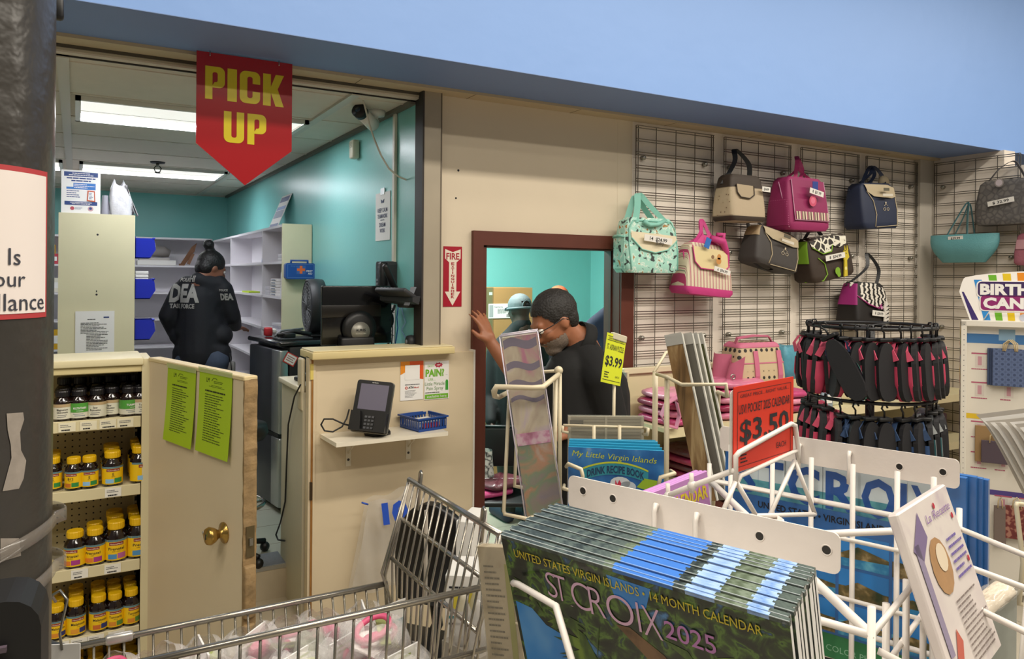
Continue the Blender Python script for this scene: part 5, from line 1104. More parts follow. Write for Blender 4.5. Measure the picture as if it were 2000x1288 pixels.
t = thing('tote_bag', 'pale teal boat shaped tote bag hanging on the right wall', 'bag', (5.45, 3.07, aX(1885, 513, 5.45).z), rz=-PI / 2)
a = aX(1818, 470, 5.45); b = aX(1952, 470, 5.45); W = abs(a.y - b.y); H = aX(1885, 458, 5.45).z - aX(1885, 513, 5.45).z; t.location.y = (a.y + b.y) / 2
f = lambda u, v: (math.copysign(abs(math.cos(2 * PI * u)) ** .6, math.cos(2 * PI * u)) * W / 2 * (.62 + .38 * math.sin(PI / 2 * min(1, v * 1.25)) ** 1.0), math.sin(2 * PI * u) * (.035 + .035 * math.sin(PI * v)), H * v)
s = MB(); s.grid(f, 36, 10, TOTE, cu=True); s.add([f(i / 36, 0) for i in range(36)] + [(0, 0, 0)], [((i + 1) % 36, i, 36) for i in range(36)], TOTE); s.build('body', t)
s = MB(); tagstrip(s, -W * .06, H * .86, .105, .03, '$39.99', -.052, math.radians(-2)); s.build('price_label', t)
handle(t, [(-W * .22, -.03, H * .95), (-W * .10, 0, H * 1.6), (W * .02, .03, H * 2.15), (W * .05, 0, H * 1.6), (W * .08, -.03, H * .95)], .022, mat('4f7f86', .6)); handle(t, [(-W * .18, .03, H * .95), (-W * .06, .04, H * 1.6), (W * .02, .05, H * 2.1), (W * .08, .04, H * 1.5), (W * .12, .03, H * .95)], .014, mat('4f7f86', .6))
t, f, W, H, D = hang_bag('handbag', 'dusty pink handbag partly cut off at the right edge', 1977, 2080, 455, 518, 0, .12, mat('9a5a68', .65, bump=.3, bscale=60), right=True)
s = MB(); patch(s, f, H, [(-W * .45, H * .80), (-W * .45, H * .5), (W * .45, H * .5), (W * .45, H * .8)], mat('b98a90', .6), .006); s.build('light_band', t)
handle(t, [(-W * .3, 0, H * .95), (-W * .1, .02, H * 1.35), (W * .2, .02, H * 1.35), (W * .35, 0, H * .95)], .02, mat('9a5a68', .6))
# the black rounded thing above the candle sign
p = aX(1985, 545, 5.42)
t, f, W, H, D = hang_bag('handbag', 'black rounded bag hanging low behind the birthday candle sign', 1966, 2040, 536, 590, 0, .12, BLK, right=True)
handle(t, [(-W * .3, 0, H * .9), (-W * .1, .0, H * 1.2), (W * .1, .0, H * 1.2), (W * .3, 0, H * .9)], .02, BLK)
# ================================================================ low wall shelf with pink packs
t = thing('store_shelf', 'beige store shelf under the grid panels stacked with pink packs', 'shelf', (2.655, 3.40, 0))
s = MB(); s.box(0, 2.9, -.012, 0, 0.1, 1.335, GB); s.build('back_panel', t)
MB().box(0, 2.9, -.03, .005, 1.325, 1.358, mat('d9cfae', .5), bev=.003, seg=1).build('top_cap', t)
for x in (0, .96, 1.92, 2.87):
    s = MB(); s.box(x, x + .032, -.035, .0, 0, 1.34, GB)
    for j in range(30): s.box(x + .012, x + .020, -.0358, -.0345, .42 + j * .03, .438 + j * .03, HOLE)
    s.build('upright', t)
MB().box(-.005, 0.0, -.36, 0, .1, .15, mat('8d897e', .5)).box(-.012, .0, -.06, .0, .3, 1.34, mat('8d897e', .5)).build('side_plate', t)
for z in (1.085, .76, .44, .14):
    MB().box(.0, 2.9, -.40, -.012, z - .022, z, GB).box(0, 2.9, -.408, -.40, z - .045, z + .004, mat('dccfa8', .45)).build('shelf', t)
PKC = [mat(c, .3, var=.25, scale=14, bump=.5, bscale=25) for c in ('c0487a', 'd27a98', '9a2f52', 'd98fa8', '5f3038')]
MINTC = mat('6fa595', .3, var=.2, scale=14, bump=.5, bscale=25)
def pack(name, label, x, y, z, W, D, H, m, rz, group=None):
    def f(u, v):
        q = 2 * PI * u; c, s_ = math.cos(q), math.sin(q)
        r = 1 - .22 * (2 * v - 1) ** 4
        return (math.copysign(abs(c) ** .4, c) * W / 2 * r, math.copysign(abs(s_) ** .4, s_) * D / 2 * r, H * v + .004 * math.sin(7 * q + x * 40) * v)
    s = MB(); s.grid(f, 32, 6, m, cu=True); s.add([f(i / 32, 1) for i in range(32)] + [(0, 0, H)], [(i, (i + 1) % 32, 32) for i in range(32)], m); s.add([f(i / 32, 0) for i in range(32)] + [(0, 0, 0)], [((i + 1) % 32, i, 32) for i in range(32)], m)
    return tag(s.build(name, loc=(x, y, z), rot=(0, 0, rz)), label, 'bag pack', group)
rr = random.Random(11)
for c, (x, n) in enumerate(((2.86, 4), (3.24, 5), (3.62, 3))):
    for k in range(n):
        pack('folded_bag_pack', ('folded pink bag in clear plastic in the left stack on the low shelf', 'folded pink bag in clear plastic in the middle stack behind the red price sign', 'folded pink bag in clear plastic under the polka dot bag')[c], x + rr.uniform(-.015, .015), 3.17 + rr.uniform(-.02, .01), 1.086 + k * .043, .35, .32, .042, PKC[(k + c) % 4], rr.uniform(-.06, .06), ('left stack of pink packs', 'middle stack of pink packs', 'right stack of pink packs')[c])
for c, (x, z0, n, ms) in enumerate(((3.05, .761, 4, (PKC[2], PKC[4], PKC[2], PKC[4])), (3.44, .761, 5, (MINTC, PKC[4], PKC[0], PKC[2], PKC[4])), (3.1, .441, 3, (PKC[3], PKC[0], PKC[3])), (3.5, .441, 3, (PKC[3], PKC[0], PKC[4])))):
    for k in range(n):
        pack('folded_bag_pack', ('dark pink folded pack in left stack on the middle shelf', 'folded maroon or mint pack in right stack on the middle shelf', 'light pink folded pack in the left stack near the floor', 'light pink folded pack in the right stack near the floor')[c], x + rr.uniform(-.015, .015), 3.17, z0 + k * .043, .36, .32, .042, ms[k], rr.uniform(-.06, .06), ('left dark packs', 'right dark packs', 'left low packs', 'right low packs')[c])
o = MB().strap([(-.12, -.17, .10), (-.16, -.19, .16), (-.24, -.19, .13), (-.27, -.19, .07), (-.24, -.19, .02), (-.17, -.19, .0), (-.14, -.18, .06), (-.16, -.18, .13)], .03, .006, mat('c27a94', .6), side=(.2, 1, .3)).build('pink_strap', loc=(2.86, 3.17, 1.095)); tag(o, 'pink looped bag strap sticking out left of the pink packs', 'strap')
# polka dot backpack
POLK = ramp_mat('polka', [(0, '2a2422'), (.30, '2c2624'), (.34, 'c4ae8c'), (1, 'c8b392')], 26, rough=.65, kind='dotgrid'); RPK = mat('c56a86', .6, var=.1, scale=20)
p = aY(1480, 745, 3.12)
t = thing('polka_dot_bag', 'pink and cream bag with black polka dots lying on the packs', 'bag', (p.x, 3.17, 1.262), rz=math.radians(-6))
f = body_fn(.36, .235, .22, .82, dt=.7)
s = MB(); s.grid(f, 40, 14, POLK, cu=True); s.add([f(i / 40, 1) for i in range(40)] + [(0, 0, .235)], [(i, (i + 1) % 40, 40) for i in range(40)], POLK); s.build('body', t)
s = MB(); s.grid(lambda u, v: tuple(a * (1.02 if i < 2 else 1.01) for i, a in enumerate(f(u, .88 + .12 * v))), 40, 3, RPK, cu=True); s.grid(lambda u, v: tuple(a * (1.02 if i < 2 else 1.0) for i, a in enumerate(f(u, .50 + .03 * v))), 40, 1, RPK, cu=True); s.build('pink_trim', t)
for x in (-.05, .12): MB().strap([(x, front_y(f, x, z, .235) - .006, z) for z in (.0, .05, .1, .15, .19)], .032, .005, RPK, side=(1, 0, 0)).build('front_strap', t)
s = MB(); s.grid(lambda u, v: (-.17 - .075 * math.sin(PI * u) * (1 - .3 * v), -.06 + .11 * (u - .5) - .03 * v, .17 * v * (1 - .25 * math.sin(PI * u))), 10, 6, RPK); s.grid(lambda u, v: (-.17 - .075 * math.sin(PI * u) * (1 - .3 * v), -.03 + .15 * u - .0, .17 * v), 10, 6, RPK); s.build('side_flap', t)
MB().tube([(-.235 + .014 * math.cos(2 * PI * i / 14), -.12, .055 + .014 * math.sin(2 * PI * i / 14)) for i in range(14)], .004, CHROME, 6, closed=True).build('ring', t)
s = MB(); s.strap([(-.14, -.02, .22), (-.13, -.03, .262), (-.02, -.04, .275), (.10, -.03, .268), (.15, -.02, .21)], .03, .006, RPK, side=(.3, 1, .2)); s.build('handle', t)
tag(pack('teal_pack', '', p.x + .30, 3.22, 1.26, .2, .2, .2, mat('4f93a8', .5, var=.2, bump=.4, bscale=20), .2), 'teal fabric item right of the polka dot bag', 'bag')
# ================================================================ slipper rack
rc = aD(1700, 640, 3.52); RX, RY = rc.x, rc.y; RR = .27
BKM = mat('111113', .5)
t = thing('slipper_rack', 'black round two-tier rack hung with slippers', 'rack', (RX, RY, 0))
for nm, z in (('upper_ring', 1.655), ('lower_ring', 1.335)):
    s = MB(); s.tube([(RR * math.cos(2 * PI * i / 40), RR * math.sin(2 * PI * i / 40), z) for i in range(40)], .008, BKM, 8, closed=True)
    for q in range(4): a = PI / 2 * q + .3; s.tube([(0, 0, z - .0), (RR * math.cos(a), RR * math.sin(a), z)], .006, BKM, 6)
    s.build(nm, t)
MB().tube([(0, 0, .03), (0, 0, 1.66)], .02, BKM, 12).build('pole', t)
for q in range(4): a = PI / 2 * q + .3; MB().tube([(0, 0, .06), (.3 * math.cos(a), .3 * math.sin(a), .03)], .012, BKM, 8).ball((.3 * math.cos(a), .3 * math.sin(a), .022), .022, BKM, 10).build('foot', t)
SOLE = mat('17161a', .7, var=.2, scale=90)
def sole_outline(L=.25, n=20, w=.046):
    out = []
    for i in range(n):
        q = 2 * PI * i / n; z = -L / 2 * math.sin(q); k = w * (1 + .12 * math.sin(q)) * (1 - .10 * math.exp(-((z + .02) / .04) ** 2)); out.append((k * math.copysign(abs(math.cos(q)) ** .8, math.cos(q)), z))
    return out
def slipper_pair(label, group, upper, lining, sole=SOLE):
    """a pair on its hanger; y points outward from the rack, x along the ring"""
    t = thing('slipper_pair', label, 'slippers', (0, 0, 0), group=group)
    s = MB(); s.tube([(0, 0, -.035), (0, 0, -.012), (0, .012, .004), (0, .006, .020), (0, -.008, .018), (0, -.014, .006)], .004, BKM, 6); s.box(-.02, .03, -.03, .03, -.050, -.035, BKM, bev=.004); s.build('hanger', t)
    for k, x in enumerate((-.022, .030)):
        s = MB(); M = Tr(x, 0, -.178, ry=math.radians(4 - 8 * k)) @ Matrix.Rotation(PI / 2, 4, 'Z')
        s.prism(sole_outline(), -.011, .009, sole, M=M); sl = s.build('sole', t)
        s = MB(); sg = -1 if k == 0 else -1
        def up(u, v):
            z = -.124 + .15 * v; w = .046 * math.sqrt(max(.02, 1 - (z / .128) ** 2)) if z < -.05 else .046
            h = .046 * math.sin(PI / 2 * min(1, .35 + v)) * (1 - .35 * v * v)
            return (-math.cos(PI * u) * w, -.010 - h * math.sin(PI * u), z)
        s.grid(up, 14, 8, upper, M=M); s.grid(lambda u, v: tuple(c * (.96 if i == 0 else 1) + (.002 if i == 1 else 0) for i, c in enumerate(up(1 - u, v))), 14, 8, lining, M=M); s.build('upper', t)
        s = MB(); s.strap([(-.042, -.012, .05), (-.045, -.03, .09), (-.02, -.036, .122), (.02, -.036, .122), (.045, -.03, .09), (.042, -.012, .05)], .026, .004, lining, side=(0, .9, .3), M=M); s.build('back_strap', t)
    return t
PK1 = mat('c23f5e', .65, var=.1, scale=40); PK2 = mat('d0506e', .6); TEU = mat('6fc4b0', .6); NVU = mat('1f2c4a', .6); DNM = mat('33507c', .7, var=.15, scale=60); TLG = mat('2a5a60', .6); GYU = mat('a9aeb0', .6)
kinds = {}
def hang(i, kind, a, z, label, group, tilt=0.0, yaw=0.0):
    if kind not in kinds:
        k = {'p': (PK1, PK2), 't': (TEU, NVU), 'd': (DNM, mat('2c4468', .7)), 'g': (TLG, GYU)}[kind]
        o = kinds[kind] = slipper_pair(label, group, *k)
    else: o = copy_tree(kinds[kind], label)
    o.location = (RX + RR * math.cos(a), RY + RR * math.sin(a), z); o.rotation_euler = (0, tilt, a - PI / 2 + yaw)
    if group: o['group'] = group
    elif 'group' in o.keys(): del o['group']
    return o
va = math.atan2(-RY, -RX)      # towards the camera
n = 19
for i in range(n):
    a = va + math.radians(-112 + 224 * i / (n - 1)) + rr.uniform(-.03, .03)
    lab = 'black and pink slipper pair on the upper ring of the rack'
    if i == 6:
        o = hang(i, 't', a, 1.652, 'black slipper with mint green rim turned outward on the upper ring', None); o.location = (RX + (RR + .035) * math.cos(a), RY + (RR + .035) * math.sin(a), 1.655); o.rotation_euler = (math.radians(-30), 0, a - PI / 2 - math.radians(70)); o.scale = (1.15,) * 3
    elif i == n - 2: hang(i, 'p', a, 1.652, 'black soled pink slipper facing the candle stand, near right end of the upper ring', None).rotation_euler[2] += -.5
    elif i == 3: hang(i, 'p', a, 1.652, 'pink slipper pair left of the mint rimmed slipper', None).rotation_euler[2] += .3
    else: hang(i, 'p', a, 1.652, lab, 'pink slippers on the upper ring', yaw=math.radians((238 if i < 8 else -66) + rr.uniform(-16, 16)))
for i in range(17):
    a = va + math.radians(-108 + 216 * i / 16) + rr.uniform(-.03, .03)
    k = 'p' if i < 6 else ('d' if i < 13 else 'g')
    hang(i, k, a, 1.332 - (.02 if k == 'd' else 0), {'p': 'black and pink slipper pair on the lower ring behind the red price sign', 'd': 'denim blue slipper pair on the lower ring of the rack', 'g': 'teal and grey slipper pair at the right of the lower ring'}[k], {'p': 'pink slippers on the lower ring', 'd': 'denim slippers on the lower ring', 'g': 'teal slippers on the lower ring'}[k], yaw=math.radians((238 if i < 7 else -60) + rr.uniform(-14, 14)))
# far clutter on the wall shelf behind the rack
for i in range(9):
    x = 3.95 + i * .15
    s = MB(); c = ('8a9aa8', 'c9cbb0', '6a7f96', 'b9bfa0', '38506e', 'd0cfc4', '93a35a', '7a8896', 'c4c0b4')[i]
    s.box(-.05, .05, -.02, .0, 0, .17, mat(c, .5, var=.3, scale=30), bev=.006); s.box(-.035, .035, -.023, -.02, .03, .08, PAPER); s.box(-.03, .03, -.024, -.02, .11, .14, mat(('3a6a9a', '5a7a3a', '9a4a5a')[i % 3], .5))
    tag(s.build('flip_flop_pack', loc=(x, 3.06 + (i % 2) * .05, 1.086)), 'blue, white or green flip flop pack on the shelf behind the slipper rack', 'pack', 'flip flop packs behind the slippers')
for i in range(8):
    x = 3.98 + i * .16
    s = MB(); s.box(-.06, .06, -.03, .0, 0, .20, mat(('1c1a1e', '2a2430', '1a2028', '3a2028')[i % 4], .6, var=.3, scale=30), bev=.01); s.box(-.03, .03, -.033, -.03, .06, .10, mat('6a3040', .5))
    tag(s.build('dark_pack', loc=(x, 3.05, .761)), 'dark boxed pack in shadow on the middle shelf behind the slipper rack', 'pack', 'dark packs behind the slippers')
# ================================================================ birthday candle stand
c0 = aD(1880, 700, 4.5); BZ = math.radians(-58)
t = thing('candle_stand', 'white wheeled display stand with striped birthday candles header', 'display stand', (c0.x, c0.y, 0), BZ)
WP = mat('d9d4c8', .45); PUR = mat('5a2a6a', .5)
W = .78
MB().box(0, W, 0, .025, .14, 1.60, mat('d4cec2', .5)).build('panel', t)
s = MB(); s.box(-.012, .018, -.06, .03, .14, 1.63, WP, bev=.003, seg=1); s.box(W - .02, W + .01, -.06, .03, .14, 1.63, WP, bev=.003, seg=1); s.box(-.012, W, -.06, .03, 1.60, 1.635, WP, bev=.003, seg=1)
for j in range(48): s.disc(.004, .2 + j * .03, .0028, -.0605, GREY, n=6)
s.build('frame', t)
s = MB(); SM_ = Tr(-.0125, 0, 0, rz=-PI / 2)     # left side face
s.rect(-.03, .06, .30, 1.62, -.0008, WP, M=SM_); 
for i, c in enumerate(('e0b020', '6aa82a', 'c02a4a', '3a8ac8', '7a3a8a', 'e0b020', 'c02a4a')): s.poly([(-.03, 1.62 - .05 * i), (.06, 1.56 - .05 * i), (.06, 1.53 - .05 * i), (-.03, 1.59 - .05 * i)], -.0012, mat(c, .5), M=SM_)
s.rect(-.018, .048, .45, 1.22, -.0016, PUR, M=SM_); s.disc(.015, 1.45, .03, -.0016, GREY, M=SM_)
for i, ch in enumerate('BIRTHDAY'): s.text(ch, .015, 1.13 - i * .092, .062, PAPER, y=-.002, M=SM_, bold=.03)
s.build('side_banner', t)
s = MB(); s.rect(.02, W - .02, 1.50, 1.555, -.001, mat('3f74ac', .5)); s.rect(.02, W - .02, 1.555, 1.60, -.001, mat('e2e0dc', .5)); s.rect(.18, .26, 1.52, 1.585, -.0015, mat('8fb0c8', .3)); s.rect(.02, W - .02, 1.055, 1.085, -.001, mat('cfae22', .5)); s.rect(.02, W - .02, .62, .65, -.001, mat('4a3a7c', .5))
PL = mat('a8506a', .6); PD = mat('c9bfb6', .6)
for z, nn in ((1.36, 5), (1.19, 5), (.96, 6), (.78, 6), (.54, 6), (.36, 6)):
    for i in range(nn):
        x = .045 + i * (W - .06) / nn
        s.rect(x, x + .085, z + .075, z + .083, -.0012, PL); s.rect(x + .02, x + .065, z, z + .07, -.0012, PD); s.rect(x + .032, x + .052, z + .01, z + .062, -.0015, mat('b98a92', .6)); s.lines(x, x + .085, z - .005, z - .02, 1, PL, y=-.0012, seed=i, th=.4)
s.build('printed_backing', t)
hd = MB(); HW = .80; Hh = .30
def hz(x): return 1.635 + .255 + .035 * math.sin(PI * min(1, max(0, x) / HW))
edge = [(-.02, 1.80)] + [(-.02 + .03 * i / 4, 1.80 + .085 * math.sin(PI / 2 * i / 4)) for i in range(1, 5)] + [(HW * i / 12, hz(HW * i / 12)) for i in range(1, 12)] + [(HW, 1.80)]
hd.prism([(.035, 1.635)] + edge[:1][::1] + edge[1:] + [(HW - .055, 1.635)], -.004, .0, mat('f0ece6', .4))
SC_ = ('3a2a6a', '2f8ad0', '6ab02a', 'e0c020', 'e08a1e', 'b0204a', '42297a', '3a94d8', '7ab82a', 'e0c020', 'e08a1e', 'b0204a')
for i, c in enumerate(SC_):
    xb0 = .045 + i * .060; xb1 = xb0 + .034; xt = lambda x: .39 + (x - .39) * 1.18
    ztop = 1.80 if i == 0 else (1.872 if i == 1 else min(hz(xt(xb0)), hz(xt(xb1))) - .006)
    hd.poly([(xb0, 1.636), (xb1, 1.636), (xt(xb1) - (.02 if i < 1 else 0), ztop), (xt(xb0) + (.0 if i else .01), ztop)], -.0046, mat(c, .4))
BAN = mat('8a2468', .4); BAN2 = mat('3a2458', .4)
for tx, z, x0, w_ in (('BIRTHDAY', 1.785, .085, .44), ('CANDLES', 1.705, .10, .41)):
    hd.prism(rrect(x0 - .018, x0 + w_ + .018, z - .016, z + .082, .025), -.0068, -.0045, mat('efeae6', .4)); hd.prism(rrect(x0 - .011, x0 + w_ + .011, z - .010, z + .076, .02), -.0076, -.0068, BAN2 if z > 1.75 else BAN)
    hd.text(tx, x0, z + .003, .058, PAPER, y=-.0085, al='L', w=w_, bold=.05)
hd.disc(.30, 1.655, .022, -.0056, mat('c8ccd8', .4)); hd.text('Hertz', .30, 1.65, .009, mat('b0304a', .4), y=-.0062, bold=.03) if False else None
hd.build('header_sign', t)
MB().tube([(.10, -.03, 1.635), (.13, -.03, 1.685), (.62, -.03, 1.685), (.66, -.03, 1.635)], .003, WP, 6).build('header_wire', t)
s = MB()
for x in (.10, W - .1): s.tube([(x, .01, .15), (x, .01, .07), (x, -.16, .06)], .014, WP, 8); s.tube([(x, .01, .07), (x, .22, .06)], .014, WP, 8)
s.tube([(.1, .01, .07), (W - .1, .01, .07)], .012, WP, 8); s.build('legs', t)
for x in (.10, W - .1):
    for y in (-.16, .22):
        s = MB(); s.tube([(x - .012, y, .03), (x + .012, y, .03)], .03, BLK, 16); s.box(x - .02, x + .02, y - .015, y + .015, .035, .062, BLK, bev=.004); s.build('caster', t)
# gift bags hung on it
bm_ = Tr(c0.x, c0.y, 0, rz=BZ)
def giftbag(label, x, z, w, h, col, cat='gift bag', n=1, loop=True, y=-.04):
    p = bm_ @ Vector((x, y, z)); t = thing('gift_bag', label, cat, p, BZ)
    s = MB()
    for k in range(n): s.box(-w / 2 - .012 * k, w / 2 - .012 * k, .0 + .012 * k, .010 + .012 * k, -h, 0, col if k == 0 else mat(('8a9a4a', '2a3a5a', '3a4a6a')[k % 3], .6), bev=.002, seg=1)
    s.build('bag', t)
    if loop:
        q = MB(); CT = mat('c9b48a', .6)
        for k in range(max(1, min(3, n))): q.tube([(-w * .18 + .006 * k, -.002, -.012), (-w * .16 + .01 * k, -.008 + .01 * k, .03), (0 + .01 * k, -.004 + .012 * k, .052), (w * .16 + .01 * k, -.008 + .01 * k, .03), (w * .2 + .006 * k, -.002, -.012)], .003, CT, 6)
        q.build('cord_handle', t)
    MB().tube([(0.004, .035, .045), (0.004, -.012, .047)], .003, CHROME, 6).build('peg_hook', t)
    return t
NVP = ramp_mat('navy_scallop', [(0, '35425c'), (.25, '39476a'), (.3, '56668a'), (1, '2f3c58')], 34, rough=.5, kind='dotgrid')
giftbag('navy patterned gift bags with cream cord handles, hanging in front', .225, 1.475, .155, .215, NVP, n=3)
giftbag('cream gift bag at the right edge, upper row of the candle stand', .385, 1.48, .13, .2, mat('c9b98a', .6))
giftbag('dark wine gift bag in clear wrap with cream cord handles', .16, .94, .13, .13, mat('4a3e48', .35))
giftbag('brown kraft gift bag behind the dark wrapped gift bag', .135, 1.02, .14, .21, mat('8d7048', .6), y=-.02, loop=False)
giftbag('orange and yellow gift bag behind the curled white sheets', .335, .99, .12, .2, ramp_mat('orange_bag', [(.3, 'c8741a'), (.55, 'd89a1e'), (.7, 'b05a14')], 14, rough=.5), loop=False)
giftbag('green edged gift bag beside the orange one', .262, .98, .03, .17, mat('4a6a34', .5), loop=False)
giftbag('dark red patterned gift bag hanging low on the candle stand', .27, .58, .11, .19, ramp_mat('red_paisley', [(.3, '5a1f22'), (.5, '6a2a28'), (.6, '9a6a5a')], 40, rough=.5, detail=1))
giftbag('grey-brown gift bag hanging low left of the dark red one', .19, .57, .06, .22, mat('6d5f58', .6))
# ================================================================ people: one continuous skin each, clothes and hair as children
from mathutils.bvhtree import BVHTree
def cap_geo(m, p0, p1, r0, r1, mt, n=14):
    p0, p1 = Vector(p0), Vector(p1); d = p1 - p0; L = d.length; q = d.to_track_quat('Z', 'Y').to_matrix().to_4x4(); M = Matrix.Translation(p0) @ q
    prof = [(max(.0005, r0 * math.cos(a)), r0 * math.sin(a)) for a in [-PI / 2 * (1 - i / 4) for i in range(5)]] + [(max(.0005, r1 * math.cos(a)), L + r1 * math.sin(a)) for a in [PI / 2 * i / 4 for i in range(5)]]
    m.lathe(prof, mt, n, M=M)
def blob(name, shapes, vox, mt, parent, smooth=4, mask=None):
    """fuse overlapping tapered limbs and ellipsoids into one smooth skin"""
    m = MB()
    for sh in shapes:
        if sh[0] == 'c': cap_geo(m, sh[1], sh[2], sh[3], sh[4], mt)
        else: m.ball((0, 0, 0), sh[2], mt, 16, M=Matrix.Translation(sh[1]) @ (sh[3] if len(sh) > 3 else Matrix.Identity(4)))
    o = m.build(name + '_src'); r = o.modifiers.new('r', 'REMESH'); r.mode = 'VOXEL'; r.voxel_size = vox
    if smooth: q = o.modifiers.new('s', 'SMOOTH'); q.factor = .5; q.iterations = smooth
    dg = bpy.context.evaluated_depsgraph_get(); me = bpy.data.meshes.new_from_object(o.evaluated_get(dg)); bpy.data.objects.remove(o)
    me.materials.clear(); me.materials.append(mt); me.polygons.foreach_set('use_smooth', [True] * len(me.polygons)); me.name = name
    if mask:
        bm = bmesh.new(); bm.from_mesh(me); bmesh.ops.delete(bm, geom=[v for v in bm.verts if not mask(v.co)], context='VERTS'); bm.to_mesh(me); bm.free()
    o = bpy.data.objects.new(name, me); COL.objects.link(o)
    if parent is not None: o.parent = parent
    return o
def frame(f, u):
    f = Vector(f).normalized(); u = Vector(u); u = (u - f * u.dot(f)).normalized(); r = f.cross(u)   # head axes: right, forward, up
    return Matrix((r, f, u)).transposed().to_4x4()
def head_shapes(c, F, k=1.0, jaw=1.0):
    """c = head centre, F = head axes; returns skull, jaw, nose, brow, ears, lips"""
    P = lambda x, y, z: Vector(c) + F.to_3x3() @ Vector((x * k, y * k, z * k))
    return [('e', P(0, -.012, .022), (.076 * k, .096 * k, .092 * k), F), ('e', P(0, .022, -.028), (.064 * k, .072 * k, .082 * k), F), ('e', P(0, .052, -.092), (.034 * k * jaw, .034 * k, .026 * k), F), ('c', P(0, -.025, -.03), P(0, -.05, -.14), .054 * k, .056 * k),
            ('c', P(0, .094, .012), P(0, .112, -.030), .009 * k, .015 * k), ('c', P(-.012, .096, -.034), P(.012, .096, -.034), .010 * k, .010 * k), ('c', P(-.034, .078, .022), P(.034, .078, .022), .014 * k, .014 * k),
            ('c', P(-.022, .088, -.062), P(.022, .088, -.062), .008 * k, .008 * k), ('e', P(-.072, -.008, -.008), (.012 * k, .020 * k, .032 * k), F), ('e', P(.072, -.008, -.008), (.012 * k, .020 * k, .032 * k), F),
            ('e', P(-.036, .062, -.022), (.026 * k, .024 * k, .024 * k), F), ('e', P(.036, .062, -.022), (.026 * k, .024 * k, .024 * k), F)], P
def eyes(parent, P, k=1.0):
    for x in (-.031, .031):
        m = MB(); m.ball(tuple(P(x, .082, .003)), .0125 * k, mat('e6e0d8', .3), 12); m.ball(tuple(P(x, .0905, .002)), .0062 * k, mat('24160f', .2), 10); m.build('eye', parent)
def hand_shapes(w, d, up, s=1.0, curl=.3, spread=.12, side=1):
    """wrist point w, pointing direction d, back-of-hand normal up; five unequal fingers and a thumb at the side"""
    d = Vector(d).normalized(); up = Vector(up); up = (up - d * up.dot(d)).normalized(); x = d.cross(up) * side; w = Vector(w); out = [('c', w, w + d * .03 * s, .026 * s, .030 * s)]
    for k, (o, L) in enumerate(((-.030, .070), (-.010, .080), (.010, .075), (.029, .058))):
        b = w + d * .085 * s + x * o * s; out.append(('c', w + d * .02 * s + x * o * .6 * s, b, .017 * s, .0125 * s))
        dd = (d + x * (o / .03) * spread).normalized(); a = b
        for j in range(3):
            dd = (dd - up * curl * (.6 + .3 * j)).normalized(); e = a + dd * L * s * (.42, .32, .26)[j]; out.append(('c', a, e, (.0105 - .0012 * j) * s, (.0095 - .0014 * j) * s)); a = e
    b = w + d * .022 * s - x * .028 * s; t1 = b + (d * .6 - x * .75 - up * .2).normalized() * .042 * s; t2 = t1 + (d * .9 - x * .3 - up * .3).normalized() * .032 * s
    out += [('c', w + d * .01 * s - x * .01 * s, b, .02 * s, .016 * s), ('c', b, t1, .015 * s, .012 * s), ('c', t1, t2, .0115 * s, .009 * s)]
    return out
def person_frame(px, d, zfloor, label, group=None):
    p = aD(px, 900, d); t = thing('person', label, 'person', (p.x, p.y, zfloor), rz=-TH, group=group)
    hy = 540 + .008 * (px - 1000)
    L = lambda x, y, dy=0.0: Vector(((x - px) / FPX * d + (x - 1000) / FPX * dy, dy, CAMH - zfloor + (hy + .008 * (x - px) - y) / FPX * (d + dy)))
    return t, L
def project_text(s, jacket, tx, x, z, size, m, w=None, bold=.03, M=None, off=.006, shear=0.0):
    bm = bmesh.new(); bm.from_mesh(jacket.data); bv = BVHTree.FromBMesh(bm); bm.free()
    def f(p):
        h = bv.ray_cast(Vector((p[0], -3, p[2])), Vector((0, 1, 0)))
        return (p[0], (h[0].y if h[0] is not None else 0) - off, p[2])
    vs, fs = text_geo(tx, 1.0, bold, 2); q = MB(); q.text(tx, x, z, size, m, w=w, bold=bold, shear=shear)
    b = bmesh.new(); v2 = [b.verts.new(v) for v in q.v]
    for ff in q.f: b.faces.new([v2[i] for i in ff])
    bmesh.ops.triangulate(b, faces=b.faces[:]); bmesh.ops.subdivide_edges(b, edges=b.edges[:], cuts=2, use_grid_fill=True); b.verts.index_update()
    s.add([f(v.co) for v in b.verts], [[v.index for v in fc.verts] for fc in b.faces], m); b.free()
# ---- officer with a bun in the pharmacy, seen from behind
SKINW = mat('8a5a44', .55); NVJ = mat('12141b', .75, bump=.15, bscale=35); HAIRB = mat('0e0c0d', .5, bump=.5, bscale=90); JEAN = mat('3c485c', .75, var=.15, scale=50)
DW = 5.35
t, L = person_frame(395, DW, .46, 'woman with dark hair bun in black lettered jacket facing the empty shelves')
F = frame((.62, .62, -.42), (0.12, .25, 1)); hc = L(411, 536 - 12, .02)
hs, P = head_shapes(hc, F, .95)
neck = L(404, 556, .0); chest = L(388, 580, .02); pel = L(392, 690, .0)
hipL, hipR = L(372, 700, 0), L(418, 700, 0); 
shL, shR = L(350, 568, .0), L(434, 566, .03)
elL, elR = L(325, 617, -.04), L(452, 620, .10); wrL, wrR = L(345, 650, .10), L(458, 640, .30)
legs = []
for hp_, x in ((hipL, -.10), (hipR, .085)):
    kn = Vector((x + .01, .02, .47)); an = Vector((x, .0, .09)); legs += [('c', hp_, kn, .085, .056), ('c', kn, an, .054, .038)]
feet = [('c', Vector((x, -.02, .04)), Vector((x + .05, .15, .035)), .042, .036) for x in (-.10, .085)]
